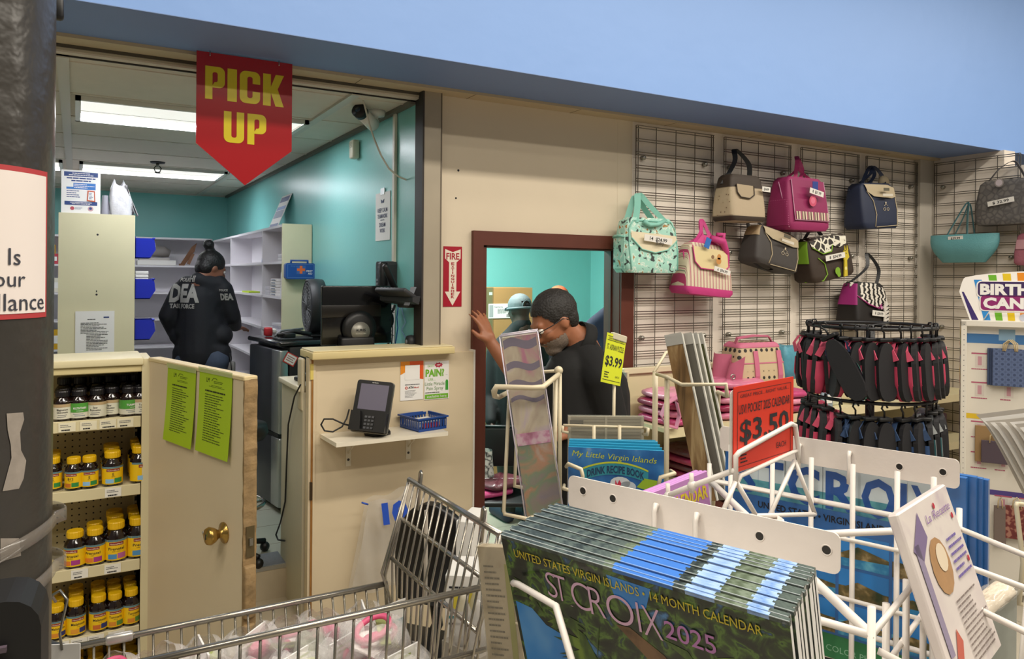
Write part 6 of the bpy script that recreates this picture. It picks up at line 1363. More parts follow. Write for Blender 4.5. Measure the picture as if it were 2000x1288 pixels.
body = hs + [('c', P(0, -.03, -.09), neck + Vector((0, 0, -.03)), .048, .052), ('e', chest, (.145, .10, .16)), ('c', chest + Vector((0, 0, -.1)), pel, .10, .105), ('e', pel, (.15, .105, .11)), ('c', shL, elL, .05, .04), ('c', elL, wrL, .04, .03), ('c', shR, elR, .05, .04), ('c', elR, wrR, .04, .028), ('c', shL, chest + Vector((0, 0, .05)), .05, .075), ('c', shR, chest + Vector((0, 0, .05)), .05, .075)] + legs + feet
body += hand_shapes(wrR, (.35, .8, -.1), (0, 0, 1), .85, .35) + hand_shapes(wrL, (.6, .7, -.4), (-.5, 0, .8), .85, .3, side=-1)
blob('body', body, .011, SKINW, t, 3); eyes(t, P, .95)
j = [('c', neck + Vector((0, .01, .012)), chest, .078, .14), ('c', P(0, -.050, -.125), neck, .062, .085), ('e', L(395, 682, .015), (.172, .122, .085)), ('e', L(397, 696, .015), (.165, .118, .05)), ('c', chest, L(390, 690, .01), .145, .148), ('c', shL, chest + Vector((0, 0, .05)), .066, .1), ('c', shR, chest + Vector((0, 0, .05)), .066, .1), ('e', chest + Vector((0, 0, .0)), (.165, .125, .16)), ('e', L(388, 640, .01), (.168, .13, .20)), ('c', L(360, 690, .01), L(426, 690, .02), .085, .085), ('c', L(350, 655, .02), L(430, 655, .02), .075, .08),
     ('c', shL, elL, .066, .060), ('c', elL, L(340, 650, .06), .060, .052), ('c', shR, elR, .066, .058), ('c', elR, L(457, 636, .24), .058, .048), ('c', L(362, 556, .0), L(424, 554, .02), .062, .062), ('c', L(352, 702, 0), L(434, 702, .02), .062, .062)]
jk = blob('jacket', j, .012, NVJ, t, 3, mask=lambda c: True)
blob('jeans', [('c', L(368, 704, 0), L(420, 704, 0), .098, .098)] + [('c', a, b, r0 + .010, r1 + .016) for _, a, b, r0, r1 in legs], .014, JEAN, t, 3)
for x in (-.10, .085): blob('shoe', [('c', Vector((x, -.02, .045)), Vector((x + .055, .16, .04)), .048, .04), ('e', (x + .02, .05, .03), (.05, .12, .03))], .01, BLK, t, 2)
c = Vector(hc)
hair = [('e', P(0, -.022, .036), (.084, .100, .090), F), ('e', P(0, -.055, -.02), (.074, .062, .07), F), ('c', P(0, -.05, .105), P(-.0, -.065, .12), .03, .03), ('e', L(404, 478, .0), (.040, .040, .036))]
Fi = F.to_3x3().transposed()
blob('hair', hair, .009, HAIRB, t, 2, mask=lambda q: (Fi @ (q - c)).y < .066 - .5 * max(0, -(Fi @ (q - c)).z) or (Fi @ (q - c)).z > .075)
GLT = mat('9c9a94', .6); s = MB()
k = DW / FPX
def at(px, py): v = L(px, py); return v.x, v.z
x, z = at(369, 588); project_text(s, jk, 'DEA', x, z, 32 * k, GLT, w=62 * k, bold=.05)
x, z = at(366, 601); project_text(s, jk, 'TASK FORCE', x, z, 8 * k, GLT, w=52 * k, bold=.04)
x, z = at(369, 550); project_text(s, jk, 'POLICE', x, z, 7 * k, GLT, w=26 * k, bold=.03); x, z = at(385, 550); project_text(s, jk, 'HI', x - .0, z, 11 * k, GLT, w=11 * k, bold=.04, shear=.2)
s.build('lettering', jk); s = MB(); x, z = at(441, 586); project_text(s, jk, 'DEA', x, z, 12 * k, GLT, w=20 * k, bold=.05); x, z = at(437, 569); project_text(s, jk, 'POLICE', x, z, 4 * k, GLT, w=14 * k)
s.build('sleeve_lettering', jk)
MB().tube([L(447, 690, -.02), L(450, 715, -.03), L(452, 735, -.03)], .004, BLK, 6).box(-.03, .03, -.02, .02, -.10, .02, mat('8a8784', .5), M=Matrix.Translation(L(449, 712, .02)), bev=.01).build('belt_pouch', t)
# ---- man in the black polo leaning at the doorway
SKINM = mat('9a6244', .5, var=.08, scale=40); POLO = mat('0a0a0a', .85, bump=.12, bscale=25); HAIRM = mat('1b1714', .6, bump=.6, bscale=110, var=.4, scale=200); BRD = mat('74665a', .8, var=.35, scale=180, bump=.3, bscale=200)
DM = 3.42
t, L = person_frame(1130, DM, 0, 'man with glasses and grey beard in black polo bowing his head at the doorway')
F = frame((-.80, -.36, -.50), (-.42, -.12, .88)); hc = L(1080, 628, 0)
hs, P = head_shapes(hc, F, 1.10)
c = Vector(hc); Fi = F.to_3x3().transposed()
nape = L(1132, 668, .05); ch = L(1150, 770, .05); bel = L(1150, 900, .0); pelv = L(1150, 985, .05)
shN, shF = L(1172, 740, -.12), L(1112, 738, .24)
elN, wrN = L(1205, 872, -.10), L(1120, 842, -.16)
elF, wrF = L(1018, 752, .32), L(957, 670, .335)
legs = []
for s_, x, dx in ((-1, -.02, -.04), (1, .12, .02)):
    hp_ = pelv + Vector((.08 * s_, .07 * -s_, -.04)); kn = Vector((hp_.x - .02, hp_.y - .02, .50)); an = Vector((hp_.x + .03, hp_.y, .10)); legs += [('c', hp_, kn, .10, .066), ('c', kn, an, .062, .045)]
feet = [('c', Vector((legs[i][2].x + .02, legs[i][2].y, .045)), Vector((legs[i][2].x - .19, legs[i][2].y - .06, .035)), .045, .04) for i in (1, 3)]
body = hs + [('c', P(0, -.04, -.10), nape, .062, .07), ('c', nape, ch, .075, .16), ('c', ch, bel, .165, .165), ('c', bel, pelv, .165, .155), ('c', nape + Vector((0, 0, -.04)), shN, .08, .068), ('c', nape + Vector((0, 0, -.04)), shF, .08, .068),
    ('c', shN, elN, .062, .048), ('c', elN, wrN, .047, .033), ('c', shF, elF, .060, .047), ('c', elF, wrF, .048, .031)] + legs + feet
hw = aY(934, 668, 3.415); hdir = Vector((-.30, .16, .94))
body += hand_shapes(wrF, (-.36, .10, .92), (.80, -.55, .22), 1.12, .20, .30, side=1)
body += hand_shapes(wrN, (-.95, -.1, -.15), (0, -.6, .8), 1.0, .4, side=-1)
blob('body', body, .0085, SKINM, t, 3); eyes(t, P, 1.10)
sl = lambda a, b, k: a + (b - a) * k
shirt = [('c', nape + Vector((.0, 0, -.02)), ch, .080, .18), ('c', ch, bel, .186, .19), ('c', bel, L(1150, 1010, .03), .19, .18), ('c', nape + Vector((0, 0, -.05)), shN, .092, .082), ('c', nape + Vector((0, 0, -.05)), shF, .092, .08), ('c', shN, sl(shN, elN, .72), .080, .075), ('c', shF, sl(shF, elF, .55), .078, .072), ('c', L(1112, 735, -.02), L(1125, 860, -.03), .12, .15), ('c', L(1176, 760, .08), L(1190, 860, .06), .10, .12)]
sh = blob('polo_shirt', shirt, .011, POLO, t, 3)
# collar
cn = nape + Vector((-.012, -.01, .005)); m = MB(); ax = (P(0, -.04, -.10) - nape).normalized(); u0 = ax.orthogonal().normalized(); w0 = ax.cross(u0)
m.grid(lambda u, v: tuple(cn + (u0 * math.cos(2 * PI * u) + w0 * math.sin(2 * PI * u)) * (.088 + .012 * (1 - v)) + ax * (-.03 + .055 * v)), 28, 3, POLO, cu=True); cl = m.build('collar', sh); q = cl.modifiers.new('t', 'SOLIDIFY'); q.thickness = .006
TR = mat('101012', .8)
tro = blob('trousers', [('e', pelv, (.19, .165, .15))] + [('c', a, b, r0 + .018, r1 + .02) for _, a, b, r0, r1 in legs], .016, TR, t, 3)
for i in (1, 3):
    a = legs[i][2]; blob('shoe', [('c', Vector((a.x + .03, a.y, .05)), Vector((a.x - .20, a.y - .06, .042)), .054, .045), ('e', (a.x - .08, a.y - .03, .03), (.15, .055, .03))], .012, BLK, t, 2)
k = 1.1
hairm = [('e', P(0, -.020, .036), (.0835 * k, .1035 * k, .0945 * k), F), ('e', P(0, -.050, -.005), (.074 * k, .056 * k, .070 * k), F)]
def hmask(q):
    v = Fi @ (q - c) / k
    if v.z > .060: return v.y < .080 + .3 * (v.z - .06)
    if v.z > .0: return v.y < .030 + .55 * (v.z - .0)
    return v.y < -.030 and v.z > -.065
blob('hair', hairm, .007, HAIRM, t, 2, mask=hmask)
beard = [('e', P(0, .024, -.044), (.0665 * k, .0735 * k, .073 * k), F), ('e', P(0, .056, -.094), (.039 * k, .038 * k, .032 * k), F), ('c', P(-.026, .094, -.050), P(.026, .094, -.050), .0095 * k, .0095 * k)]
blob('beard', beard, .007, BRD, t, 2, mask=lambda q: ((Fi @ (q - c) / k).z < -.046 - .25 * max(0, .0 - (Fi @ (q - c) / k).y)) and (Fi @ (q - c) / k).y > .0)
m = MB(); G = mat('17171a', .3)
for x in (-.034, .034): m.tube([P(x + .027 * math.cos(2 * PI * i / 16), .103, .002 + .018 * math.sin(2 * PI * i / 16)) for i in range(16)], .0018, G, 6, closed=True)
m.tube([P(-.008, .104, .006), P(.008, .104, .006)], .0018, G, 6)
for x in (-1, 1): m.tube([P(.060 * x, .102, .008), P(.079 * x, .05, .008), P(.081 * x, -.004, .010), P(.078 * x, -.03, -.008)], .0022, G, 6)
m.build('glasses', t)
# ---- man in the grey cap, back turned, in the room behind
SKD = mat('4a2f24', .55); JKB = mat('0b0c0e', .8, bump=.1, bscale=20); OLV = mat('1e241d', .8); CAPG = mat('5d686b', .7, bump=.3, bscale=250)
DC = 5.75
t, L = person_frame(1005, DC, 0, 'man in grey mesh cap and black jacket turned away in the room behind')
F = frame((-.55, .82, -.10), (0, 0, 1)); hc = L(1012, 606, 0); hs, P = head_shapes(hc, F, 1.0)
nk, ch, pelv = L(1010, 650, .02), L(1008, 710, .04), L(1006, 850, .05)
shL, shR = L(968, 690, .05), L(1050, 690, .02); elL, wrL = L(957, 775, .02), L(958, 822, -.12); elR, wrR = L(1062, 775, .02), L(1020, 820, .25)
legs = []
for x in (988, 1030):
    hp_ = L(x, 855, .05); kn = Vector((hp_.x, .03, .48)); an = Vector((hp_.x + .02, .05, .09)); legs += [('c', hp_, kn, .095, .065), ('c', kn, an, .06, .042)]
feet = [('c', Vector((legs[i][2].x, .04, .045)), Vector((legs[i][2].x - .10, .2, .035)), .045, .04) for i in (1, 3)]
body = hs + [('c', P(0, -.03, -.09), nk, .058, .065), ('c', nk, ch, .08, .16), ('c', ch, pelv, .165, .15), ('c', nk, shL, .07, .065), ('c', nk, shR, .07, .065), ('c', shL, elL, .06, .047), ('c', elL, wrL, .046, .032), ('c', shR, elR, .06, .047), ('c', elR, wrR, .046, .032)] + legs + feet + hand_shapes(wrL, (.25, -.1, -.95), (-.9, 0, -.2), .95, .3) + hand_shapes(wrR, (-.6, .5, -.3), (0, 0, 1), .95, .3, side=-1)
blob('body', body, .012, SKD, t, 3); eyes(t, P)
blob('jacket', [('c', nk + Vector((0, 0, .01)), ch, .082, .18), ('c', ch, L(1006, 845, .05), .185, .18), ('c', nk, shL, .085, .08), ('c', nk, shR, .085, .08), ('c', shL, elL, .078, .064), ('c', elL, wrL, .062, .045), ('c', shR, elR, .078, .064), ('c', elR, wrR, .062, .045), ('c', P(0, -.035, -.115), nk, .068, .08)], .013, JKB, t, 3)
blob('trousers', [('e', pelv, (.17, .15, .13))] + [('c', a, b, r0 + .016, r1 + .018) for _, a, b, r0, r1 in legs], .016, OLV, t, 3)
for i in (1, 3): a = legs[i][2]; blob('shoe', [('c', Vector((a.x, .03, .05)), Vector((a.x - .11, .22, .042)), .054, .045)], .012, mat('20263a', .6), t, 2)
c = Vector(hc); Fi = F.to_3x3().transposed(); Fm = F.to_3x3()
cp = blob('cap', [('e', P(0, -.008, .036), (.087, .106, .092), F)], .009, CAPG, t, 2, mask=lambda q: (Fi @ (q - c)).z > .008 and not (abs((Fi @ (q - c)).x) < .036 and (Fi @ (q - c)).y < -.06 and (Fi @ (q - c)).z < .062))
m = MB(); pts = [P(.089 * math.cos(2 * PI * i / 32), -.008 + .108 * math.sin(2 * PI * i / 32), .012) for i in range(32)]; m.tube(pts, .009, mat('5a666a', .7), 6, closed=True); m.tube([P(.038 * math.cos(a), -.100 + .02 * (1 - math.sin(a)) * 0, .016 + .05 * math.sin(a)) for a in [PI * i / 10 for i in range(11)]], .005, mat('5a666a', .7), 6); m.build('cap_band', cp)
m = MB(); m.grid(lambda u, v: tuple(P((.074 - .02 * v) * math.cos(PI * u), .085 + (.072 * v) * math.sin(PI * u) ** .6, .016 - .012 * v + .012 * math.sin(PI * u) * (1 - v))), 14, 4, mat('6a767a', .7)); b_ = m.build('cap_brim', cp); q = b_.modifiers.new('t', 'SOLIDIFY'); q.thickness = .004
m = MB(); m.ball(tuple(P(0, -.09, .03)), (.03, .02, .025), mat('151011', .7), 10); m.build('hair', t)
# ---- two more figures mostly hidden
t, L = person_frame(1095, 6.05, 0, 'person hidden behind the bowing man, only an orange cap top showing')
hc = L(1088, 588, 0); F = frame((-.3, .9, -.1), (0, 0, 1)); hs, P = head_shapes(hc, F, .95); nk = hc + Vector((0, -.02, -.19)); pelv = Vector((hc.x, 0, .88)); 
lg = [q for x in (-.09, .09) for q in (('c', (hc.x + x, 0, .86), (hc.x + x, .0, .46), .09, .06), ('c', (hc.x + x, 0, .46), (hc.x + x, .02, .08), .056, .04))]
arms = [q for x in (-1, 1) for q in (('c', (hc.x + .19 * x, 0, nk.z - .06), (hc.x + .23 * x, 0, nk.z - .34), .055, .042), ('c', (hc.x + .23 * x, 0, nk.z - .34), (hc.x + .2 * x, .12, nk.z - .56), .042, .03))]
blob('body', hs + [('c', P(0, -.03, -.09), nk, .052, .06), ('c', nk, pelv + Vector((0, 0, .3)), .09, .15), ('c', pelv + Vector((0, 0, .3)), pelv, .15, .14), ('c', nk, (hc.x - .19, 0, nk.z - .06), .07, .055), ('c', nk, (hc.x + .19, 0, nk.z - .06), .07, .055)] + arms + lg + hand_shapes((hc.x - .2, .12, nk.z - .56), (0, .2, -1), (-1, 0, 0), .9) + hand_shapes((hc.x + .2, .12, nk.z - .56), (0, .2, -1), (1, 0, 0), .9, side=-1), .014, mat('9a6a52', .5), t, 3)
blob('shirt', [('c', nk + Vector((0, 0, -.02)), pelv + Vector((0, 0, .3)), .10, .17), ('c', pelv + Vector((0, 0, .3)), pelv, .17, .165), ('c', nk, (hc.x - .19, 0, nk.z - .06), .08, .07), ('c', nk, (hc.x + .19, 0, nk.z - .06), .08, .07)] + [(q[0], q[1], q[2], q[3] + .014, q[4] + .012) for q in arms[::2]], .015, mat('24272e', .8), t, 3)
blob('trousers', [('e', pelv, (.16, .14, .12))] + [(q[0], q[1], q[2], q[3] + .014, q[4] + .018) for q in lg], .016, mat('1c1e24', .8), t, 3)
blob('cap', [('e', P(0, -.008, .036), (.085, .104, .090), F)], .010, mat('c8603c', .7), t, 2, mask=lambda q: q.z > hc.z + .01)
t, L = person_frame(1225, 5.0, 0, 'person in navy shirt bending beside the right door jamb, only the back showing')
SKN = mat('8a5c46', .5); NV = mat('1c2644', .8, bump=.1, bscale=20)
hc = L(1252, 585, .1); F = frame((.6, .5, -.6), (.4, 0, .9)); hs, P = head_shapes(hc, F, .95)
nk = L(1206, 608, .05); ch = L(1192, 680, .05); pelv = L(1205, 880, .05); shA, shB = L(1160, 643, .0), L(1250, 650, .1); eA, wA = L(1182, 770, -.05), L(1220, 800, .2); eB, wB = L(1275, 770, .1), L(1260, 800, .3)
lg = [q for x in (-.09, .09) for q in (('c', (pelv.x + x, .05, pelv.z - .03), (pelv.x + x, .02, .44), .09, .06), ('c', (pelv.x + x, .02, .44), (pelv.x + x, .05, .08), .056, .04))]
blob('body', hs + [('c', P(0, -.03, -.09), nk, .055, .06), ('c', nk, ch, .08, .15), ('c', ch, pelv, .155, .14), ('c', nk, shA, .07, .06), ('c', nk, shB, .07, .06), ('c', shA, eA, .057, .045), ('c', eA, wA, .044, .03), ('c', shB, eB, .057, .045), ('c', eB, wB, .044, .03)] + lg + hand_shapes(wA, (.5, .6, -.2), (0, 0, 1), .9) + hand_shapes(wB, (.2, .8, -.2), (0, 0, 1), .9, side=-1), .014, SKN, t, 3)
blob('shirt', [('c', nk + Vector((0, 0, -.02)), ch, .10, .175), ('c', ch, pelv, .178, .165), ('c', nk, shA, .085, .078), ('c', nk, shB, .085, .078), ('c', shA, eA, .074, .062), ('c', shB, eB, .074, .062)], .014, NV, t, 3)
blob('trousers', [('e', pelv, (.165, .145, .12))] + [(q[0], q[1], q[2], q[3] + .014, q[4] + .018) for q in lg], .016, mat('1c1e24', .8), t, 3)
blob('hair', [('e', P(0, -.02, .034), (.08, .10, .09), F)], .01, HAIRB, t, 2, mask=lambda q: True)
# ================================================================ things in the room behind the doorway
CARD = mat('a8814f', .7, var=.08, scale=10); TAPE = mat('6d6a4a', .4)
b0 = aY(941, 562, 5.75); b1 = aY(1040, 562, 5.75); z = b0.z; W = b1.x - b0.x
for k, (h, w, lab) in enumerate(((.275, W, 'brown cardboard box with white shipping label on top of the stack'), (.46, W + .01, 'brown cardboard box under the labelled box'), (.48, W - .02, 'brown cardboard box in the lower part of the stack'), (z - 1.215, W, 'brown cardboard box at the floor under the stack'))):
    z -= h; t = thing('cardboard_box', lab, 'box', (b0.x, 5.75, z))
    s = MB(); s.box(0, w, 0, .40, .001, h - .001, CARD, bev=.002, seg=1); s.build('carton', t)
    s = MB(); s.box(-.001, w * .22, -.0015, 0, .0, h, TAPE); s.box(w * .2, w * .22, -.002, 0, 0, h, mat('7d6a44', .6)); s.build('tape', t)
    if k == 0:
        s = MB(); s.box(w * .13, w * .62, -.004, -.0015, .01, .135, PAPER); s.text('Cartons', w * .32, .10, .018, INK, y=-.0045); s.lines(w * .3, w * .6, .092, .05, 5, INK, y=-.0045, seed=3, th=.4)
        for i in range(9): s.rect(w * .48 + i * .006, w * .48 + i * .006 + (.003 if i % 3 else .0045), .018, .045, -.0045, INK)
        s.rect(w * .14, w * .22, .02, .125, -.0045, mat('9aa0a0', .5)); s.build('shipping_label', t)
    if k == 0: MB().box(w * .02, w * .08, -.003, -.0015, .20, .225, mat('b8c6b8', .4)).box(w * .14, w * .2, -.003, -.0015, .21, .235, mat('b8c6b8', .4)).build('sticker', t)
p = aD(958, 900, 4.9)
t = thing('metal_chair', 'black metal chair holding pink packs inside the doorway', 'chair', (p.x + .02, p.y, 0), rz=-.5)
MB().box(-.22, .22, -.22, .22, .44, .47, BLK, bev=.01).build('seat', t)
for x, y in ((-.21, -.21), (.21, -.21), (-.21, .21), (.21, .21)): MB().tube([(x, y, .45), (x * 1.12, y * 1.12, .0)], .014, BLK, 8).build('leg', t)
MB().tube([(-.21, .21, .45), (-.21, .25, .85), (.21, .25, .85), (.21, .21, .45)], .014, BLK, 8).build('back_frame', t)
MB().box(-.19, .19, .235, .255, .58, .84, BLK, bev=.008).build('backrest', t)
MB().tube([(-.24, .2, .66), (-.24, -.10, .68), (-.235, -.22, .62), (-.235, -.23, .45)], .016, BLK, 8).build('armrest', t); MB().tube([(.24, .2, .66), (.24, -.10, .68), (.235, -.22, .62), (.235, -.23, .45)], .016, BLK, 8).build('armrest', t)
q = Tr(p.x + .02, p.y, 0, rz=-.5)
for k, (x, y, z, m, lab) in enumerate(((-.05, -.02, .471, PKC[0], 'pink plastic pack lying on the black chair seat'), (.04, .03, .514, PKC[4], 'maroon plastic pack on top of the pink pack on the chair'))):
    v = q @ Vector((x, y, z)); pack('folded_bag_pack', lab, v.x, v.y, v.z, .32, .26, .042, m, .3 * k)
v = q @ Vector((-.06, .08, .557)); s = MB(); s.grid(lambda u, w: ((.075 - .02 * w) * math.cos(2 * PI * u) * (1 + .1 * math.sin(6 * PI * u)), .06 * math.sin(2 * PI * u), .17 * w), 20, 6, ramp_mat('mono_print', [(.4, 'd8d5d0'), (.5, '2a2a2e'), (.6, 'd8d5d0')], 20, rough=.6), cu=True)
tag(s.build('printed_bag', loc=v), 'black and white printed bag standing on the packs on the chair', 'bag')
# ================================================================ calendar spinner in the foreground
WM = mat('dcd3cb', .4, var=.06, scale=25, bump=.05, bscale=60); WW = mat('d9d2ca', .35)
RC = VR * .37 + VD * 1.09; RZA = math.radians(-70.3)
RAM = Tr(RC.x, RC.y, 0, rz=RZA); RAI = RAM.inverted()
t = ra = thing('calendar_rack', 'white wire spinner rack holding calendars in the right foreground', 'rack', (RC.x, RC.y, 0), RZA)
MB().tube([(0, 0, .02), (0, 0, 1.50)], .012, WW, 12).build('pole', t)
MB().lathe([(.001, 0), (.24, 0), (.24, .012), (.05, .03), (.001, .03)], WW, 32).build('base', t)
MB().lathe([(.021, 1.475), (.022, 1.525), (.019, 1.527), (.018, 1.50), (.001, 1.499)], WM, 20).lathe([(.003, 1.5), (.003, 1.518), (.001, 1.518)], GREY, 8, M=Tr(.006, 0, 0)).build('pole_cap', t)
s = MB()
for z in (1.50, 1.30, .85, .45):
    s.tube([(-.2, -.225, z), (.2, -.225, z), (.2, .225, z), (-.2, .225, z)], .0042, WW, 8, closed=True)
    for x, y in ((-.2, -.225), (.2, -.225), (.2, .225), (-.2, .225)): s.tube([(0, 0, z), (x, y, z)], .0055, WW, 8)
for x, y in ((-.2, -.225), (.2, -.225), (.2, .225), (-.2, .225)): s.tube([(x, y, .45), (x, y, 1.53)], .0042, WW, 8)
s.build('wire_frame', t)
s = MB()
for x in (-.15, -.075, -.01, .055, .12, .17): s.tube([(x, .205, .9), (x, .205, 1.575)], .0042, WW, 8)
for z in (1.455, 1.36, 1.2): s.tube([(-.2, .20, z), (.2, .20, z)], .0036, WW, 8)
s.build('rear_lattice', t)
s = MB()
for y in (-.13, -.04, .05, .13): s.tube([(.19, y, .9), (.19, y, 1.50)], .0042, WW, 8)
for z in (1.42, 1.27, 1.1): s.tube([(.185, -.225, z), (.185, .225, z)], .0036, WW, 8)
s.build('side_lattice', t)
def plate(x0, x1, y, label, hooks, holes, front):
    m = MB(); z0, z1 = 1.558, 1.602
    m.prism(rrect(x0, x1, z0, z1, .008), y - .001, y + .001, WM)
    for x, z in holes:
        m.disc(x, z, .0052, y - .0012, mat('2a2622', .7) if front else mat('1d1a18', .7)); m.tube([(x + .0054 * math.cos(2 * PI * i / 16), y - .0012, z + .0054 * math.sin(2 * PI * i / 16)) for i in range(16)], .0008, WM, 5, closed=True)
    p = m.build('header_plate', t)
    for x in hooks: MB().tube([(x, y + .006, 1.572), (x, y, 1.588), (x, y - .006, 1.590), (x, y - .009, 1.582), (x + .001, y - .010, 1.566), (x + .001, y - .012, 1.54)], .0032, WW, 8).build('hook', p)
plate(-.181, .172, -.236, '', (-.045, .01), ((-.157, 1.585), (-.11, 1.584), (.085, 1.580), (.158, 1.582)), True)
plate(-.18, .200, .226, '', (-.035, .045), ((.118, 1.578), (.178, 1.580)), False)
def ral(px, py, d): return RAI @ aD(px, py, d)
s = MB()
s.tube([ral(1006, 1143, .80), ral(1003, 1139, .80), ral(1012, 1142, .79), ral(1086, 1185, .735), ral(1118, 1295, .70), ral(1140, 1390, .68)], .0034, WW, 8)
s.tube([(-.125, -.49, 1.22), (.205, -.49, 1.22), (.205, -.225, 1.22)], .0034, WW, 8); s.tube([(-.125, -.49, 1.22), (-.125, -.225, 1.22)], .0034, WW, 8); s.tube([(.205, -.49, 1.22), (.205, -.49, 1.30), (.2, -.225, 1.44)], .0034, WW, 8)
for x in (-.12, 0, .1, .2): s.tube([(x, -.49, 1.22), (x, -.225, 1.20)], .003, WW, 6)
s.build('front_pocket', t)
s = MB()
s.tube([(.20, -.20, 1.475), (.33, -.19, 1.44), (.345, .02, 1.44), (.20, .03, 1.475)], .0040, WW, 8)
s.tube([(.20, -.20, 1.30), (.31, -.19, 1.27), (.32, .02, 1.27), (.20, .03, 1.30)], .0040, WW, 8)
for y in (-.19, -.08, .02): s.tube([(.335, y, 1.44), (.315, y, 1.27), (.20, y, 1.24)], .0036, WW, 8)
s.tube([(.20, .08, 1.50), (.30, .10, 1.475), (.315, .215, 1.475), (.20, .225, 1.50)], .0040, WW, 8); s.tube([(.315, .215, 1.475), (.30, .21, 1.33), (.2, .215, 1.29)], .0038, WW, 8); s.tube([(.30, .10, 1.475), (.29, .1, 1.33), (.2, .1, 1.29)], .0038, WW, 8)
s.build('side_pocket', t)
s = MB(); s.tube([(-.20, -.15, 1.47), (-.30, -.14, 1.44), (-.30, .14, 1.44), (-.2, .15, 1.47)], .0038, WW, 8); s.tube([(-.2, -.15, 1.2), (-.30, -.14, 1.2), (-.30, .14, 1.2), (-.2, .15, 1.2)], .0038, WW, 8)
for y in (-.14, .14): s.tube([(-.30, y, 1.44), (-.30, y, 1.2)], .0036, WW, 8)
s.build('rear_pocket', t)
# red price sign in its wire holder on the rack top
s = MB()
# holder: two A shaped legs and a U frame
U = [ral(1437, 950, 1.045), ral(1437, 892, 1.045), ral(1444, 884, 1.047), ral(1545, 828, 1.160), ral(1553, 832, 1.165), ral(1560, 882, 1.168), ral(1560, 905, 1.168)]
s.tube(U, .0036, WW, 8); s.tube([ral(1437, 950, 1.045), ral(1446, 930, 1.06), ral(1556, 880, 1.168), ral(1560, 905, 1.168)], .0034, WW, 8)
for a, b in (((1437, 940, 1.045), (1408, 1010, 1.02)), ((1437, 940, 1.045), (1475, 1005, 1.07)), ((1552, 900, 1.166), (1500, 1015, 1.10)), ((1552, 900, 1.166), (1592, 1005, 1.17))): s.tube([ral(*a), ral(*b)], .0034, WW, 8)
s.tube([ral(1408, 1010, 1.02), ral(1592, 1005, 1.17)], .0034, WW, 8); s.tube([ral(1290, 975, 1.14), ral(1330, 958, 1.11), ral(1437, 918, 1.045)], .0040, WW, 8)
for px, py, d in ((1306, 969, 1.13), (1352, 949, 1.095)): s.tube([ral(px - 2, py - 24, d), ral(px, py + 14, d)], .0034, WW, 8); s.ball(ral(px, py, d), .0075, WW, 8)
s.build('sign_holder', t)
a, b = aD(1434, 757, 1.046), aD(1550, 736, 1.166); c_ = aD(1447, 926, 1.044); ang = math.atan2(b.y - a.y, b.x - a.x); w = (b.xy - a.xy).length; zt = (a.z + b.z) / 2; h = zt - c_.z
t = thing('price_sign', 'orange-red price sign for pocket calendars on top of the calendar rack', 'sign', (a.x, a.y, zt - h), ang)
ORD = mat('d8331a', .45); s = MB(); s.box(0, w, 0, .0016, 0, h, ORD)
for q in ((.05, .95, .05, .056), (.05, .95, .93, .936), (.05, .056, .05, .93), (.944, .95, .05, .93)): s.rect(w * q[0], w * q[1], h * q[2], h * q[3], -.0004, INK)
s.text('GREAT PRICE... RIGHT VALUE...', w * .5, h * .86, h * .04, INK, y=-.0006, w=w * .82); s.text('USVI POCKET 2025 CALENDAR', w * .5, h * .67, h * .11, INK, y=-.0006, w=w * .86, bold=.005)
s.text('$3.50', w * .5, h * .34, h * .25, INK, y=-.0006, w=w * .82, bold=.02); s.text('EACH', w * .78, h * .14, h * .07, INK, y=-.0006); s.lines(w * .1, w * .25, h * .2, h * .08, 3, INK, y=-.0006, seed=3, th=.4)
s.build('card', t)
s = MB(); s.prism(rrect(-.03 * w, w * 1.02, -.02 * h, h * .96, .006), .0022, .0038, mat('d9d6cc', .3, alpha=.75)); partlabel(s.build('backing', t), 'clear plastic backing')
# ---- the stack of calendars in the front pocket
FOL = ramp_mat('foliage_print', [(.30, '0c100e'), (.44, '1a2418'), (.50, '2c3f1c'), (.56, '55762c'), (.60, '24381c'), (.66, '2a4a6a'), (.74, '4f86bc')], 48, rough=.28, detail=5, dist=.6, coat=.3)
SKYP = ramp_mat('sky_print', [(.3, '1f63b8'), (.55, '3384cf'), (.75, '7fb4e0')], 7, rough=.28, detail=3, coat=.3)
PALM = ramp_mat('palm_print', [(.3, '1c2a14'), (.5, '3f5a1c'), (.65, '6f8a2c')], 60, stretch=(1, 1, .4), rough=.28, coat=.3)
TRUNK = ramp_mat('trunk_print', [(.3, '4a3524'), (.6, '7a5c42')], 40, rough=.3)
BLP = mat('3f74c4', .3, var=.12, scale=80)
GYP = ramp_mat('spine_green', [(.3, '39422c'), (.5, '5f6c58'), (.65, '7c8878'), (.8, '4a563a')], 70, rough=.3, detail=5)
LBP = ramp_mat('spine_sky', [(.3, '5f86c4'), (.5, '9db8e2'), (.7, 'b9cdea')], 60, rough=.3)
DKP = ramp_mat('spine_dark', [(.3, '1c2220'), (.45, '3c4644'), (.55, '56625c'), (.62, '3a4640'), (.72, '7c848c')], 70, rough=.3, detail=5)
CW, CH, CT = .308, .30, .0040
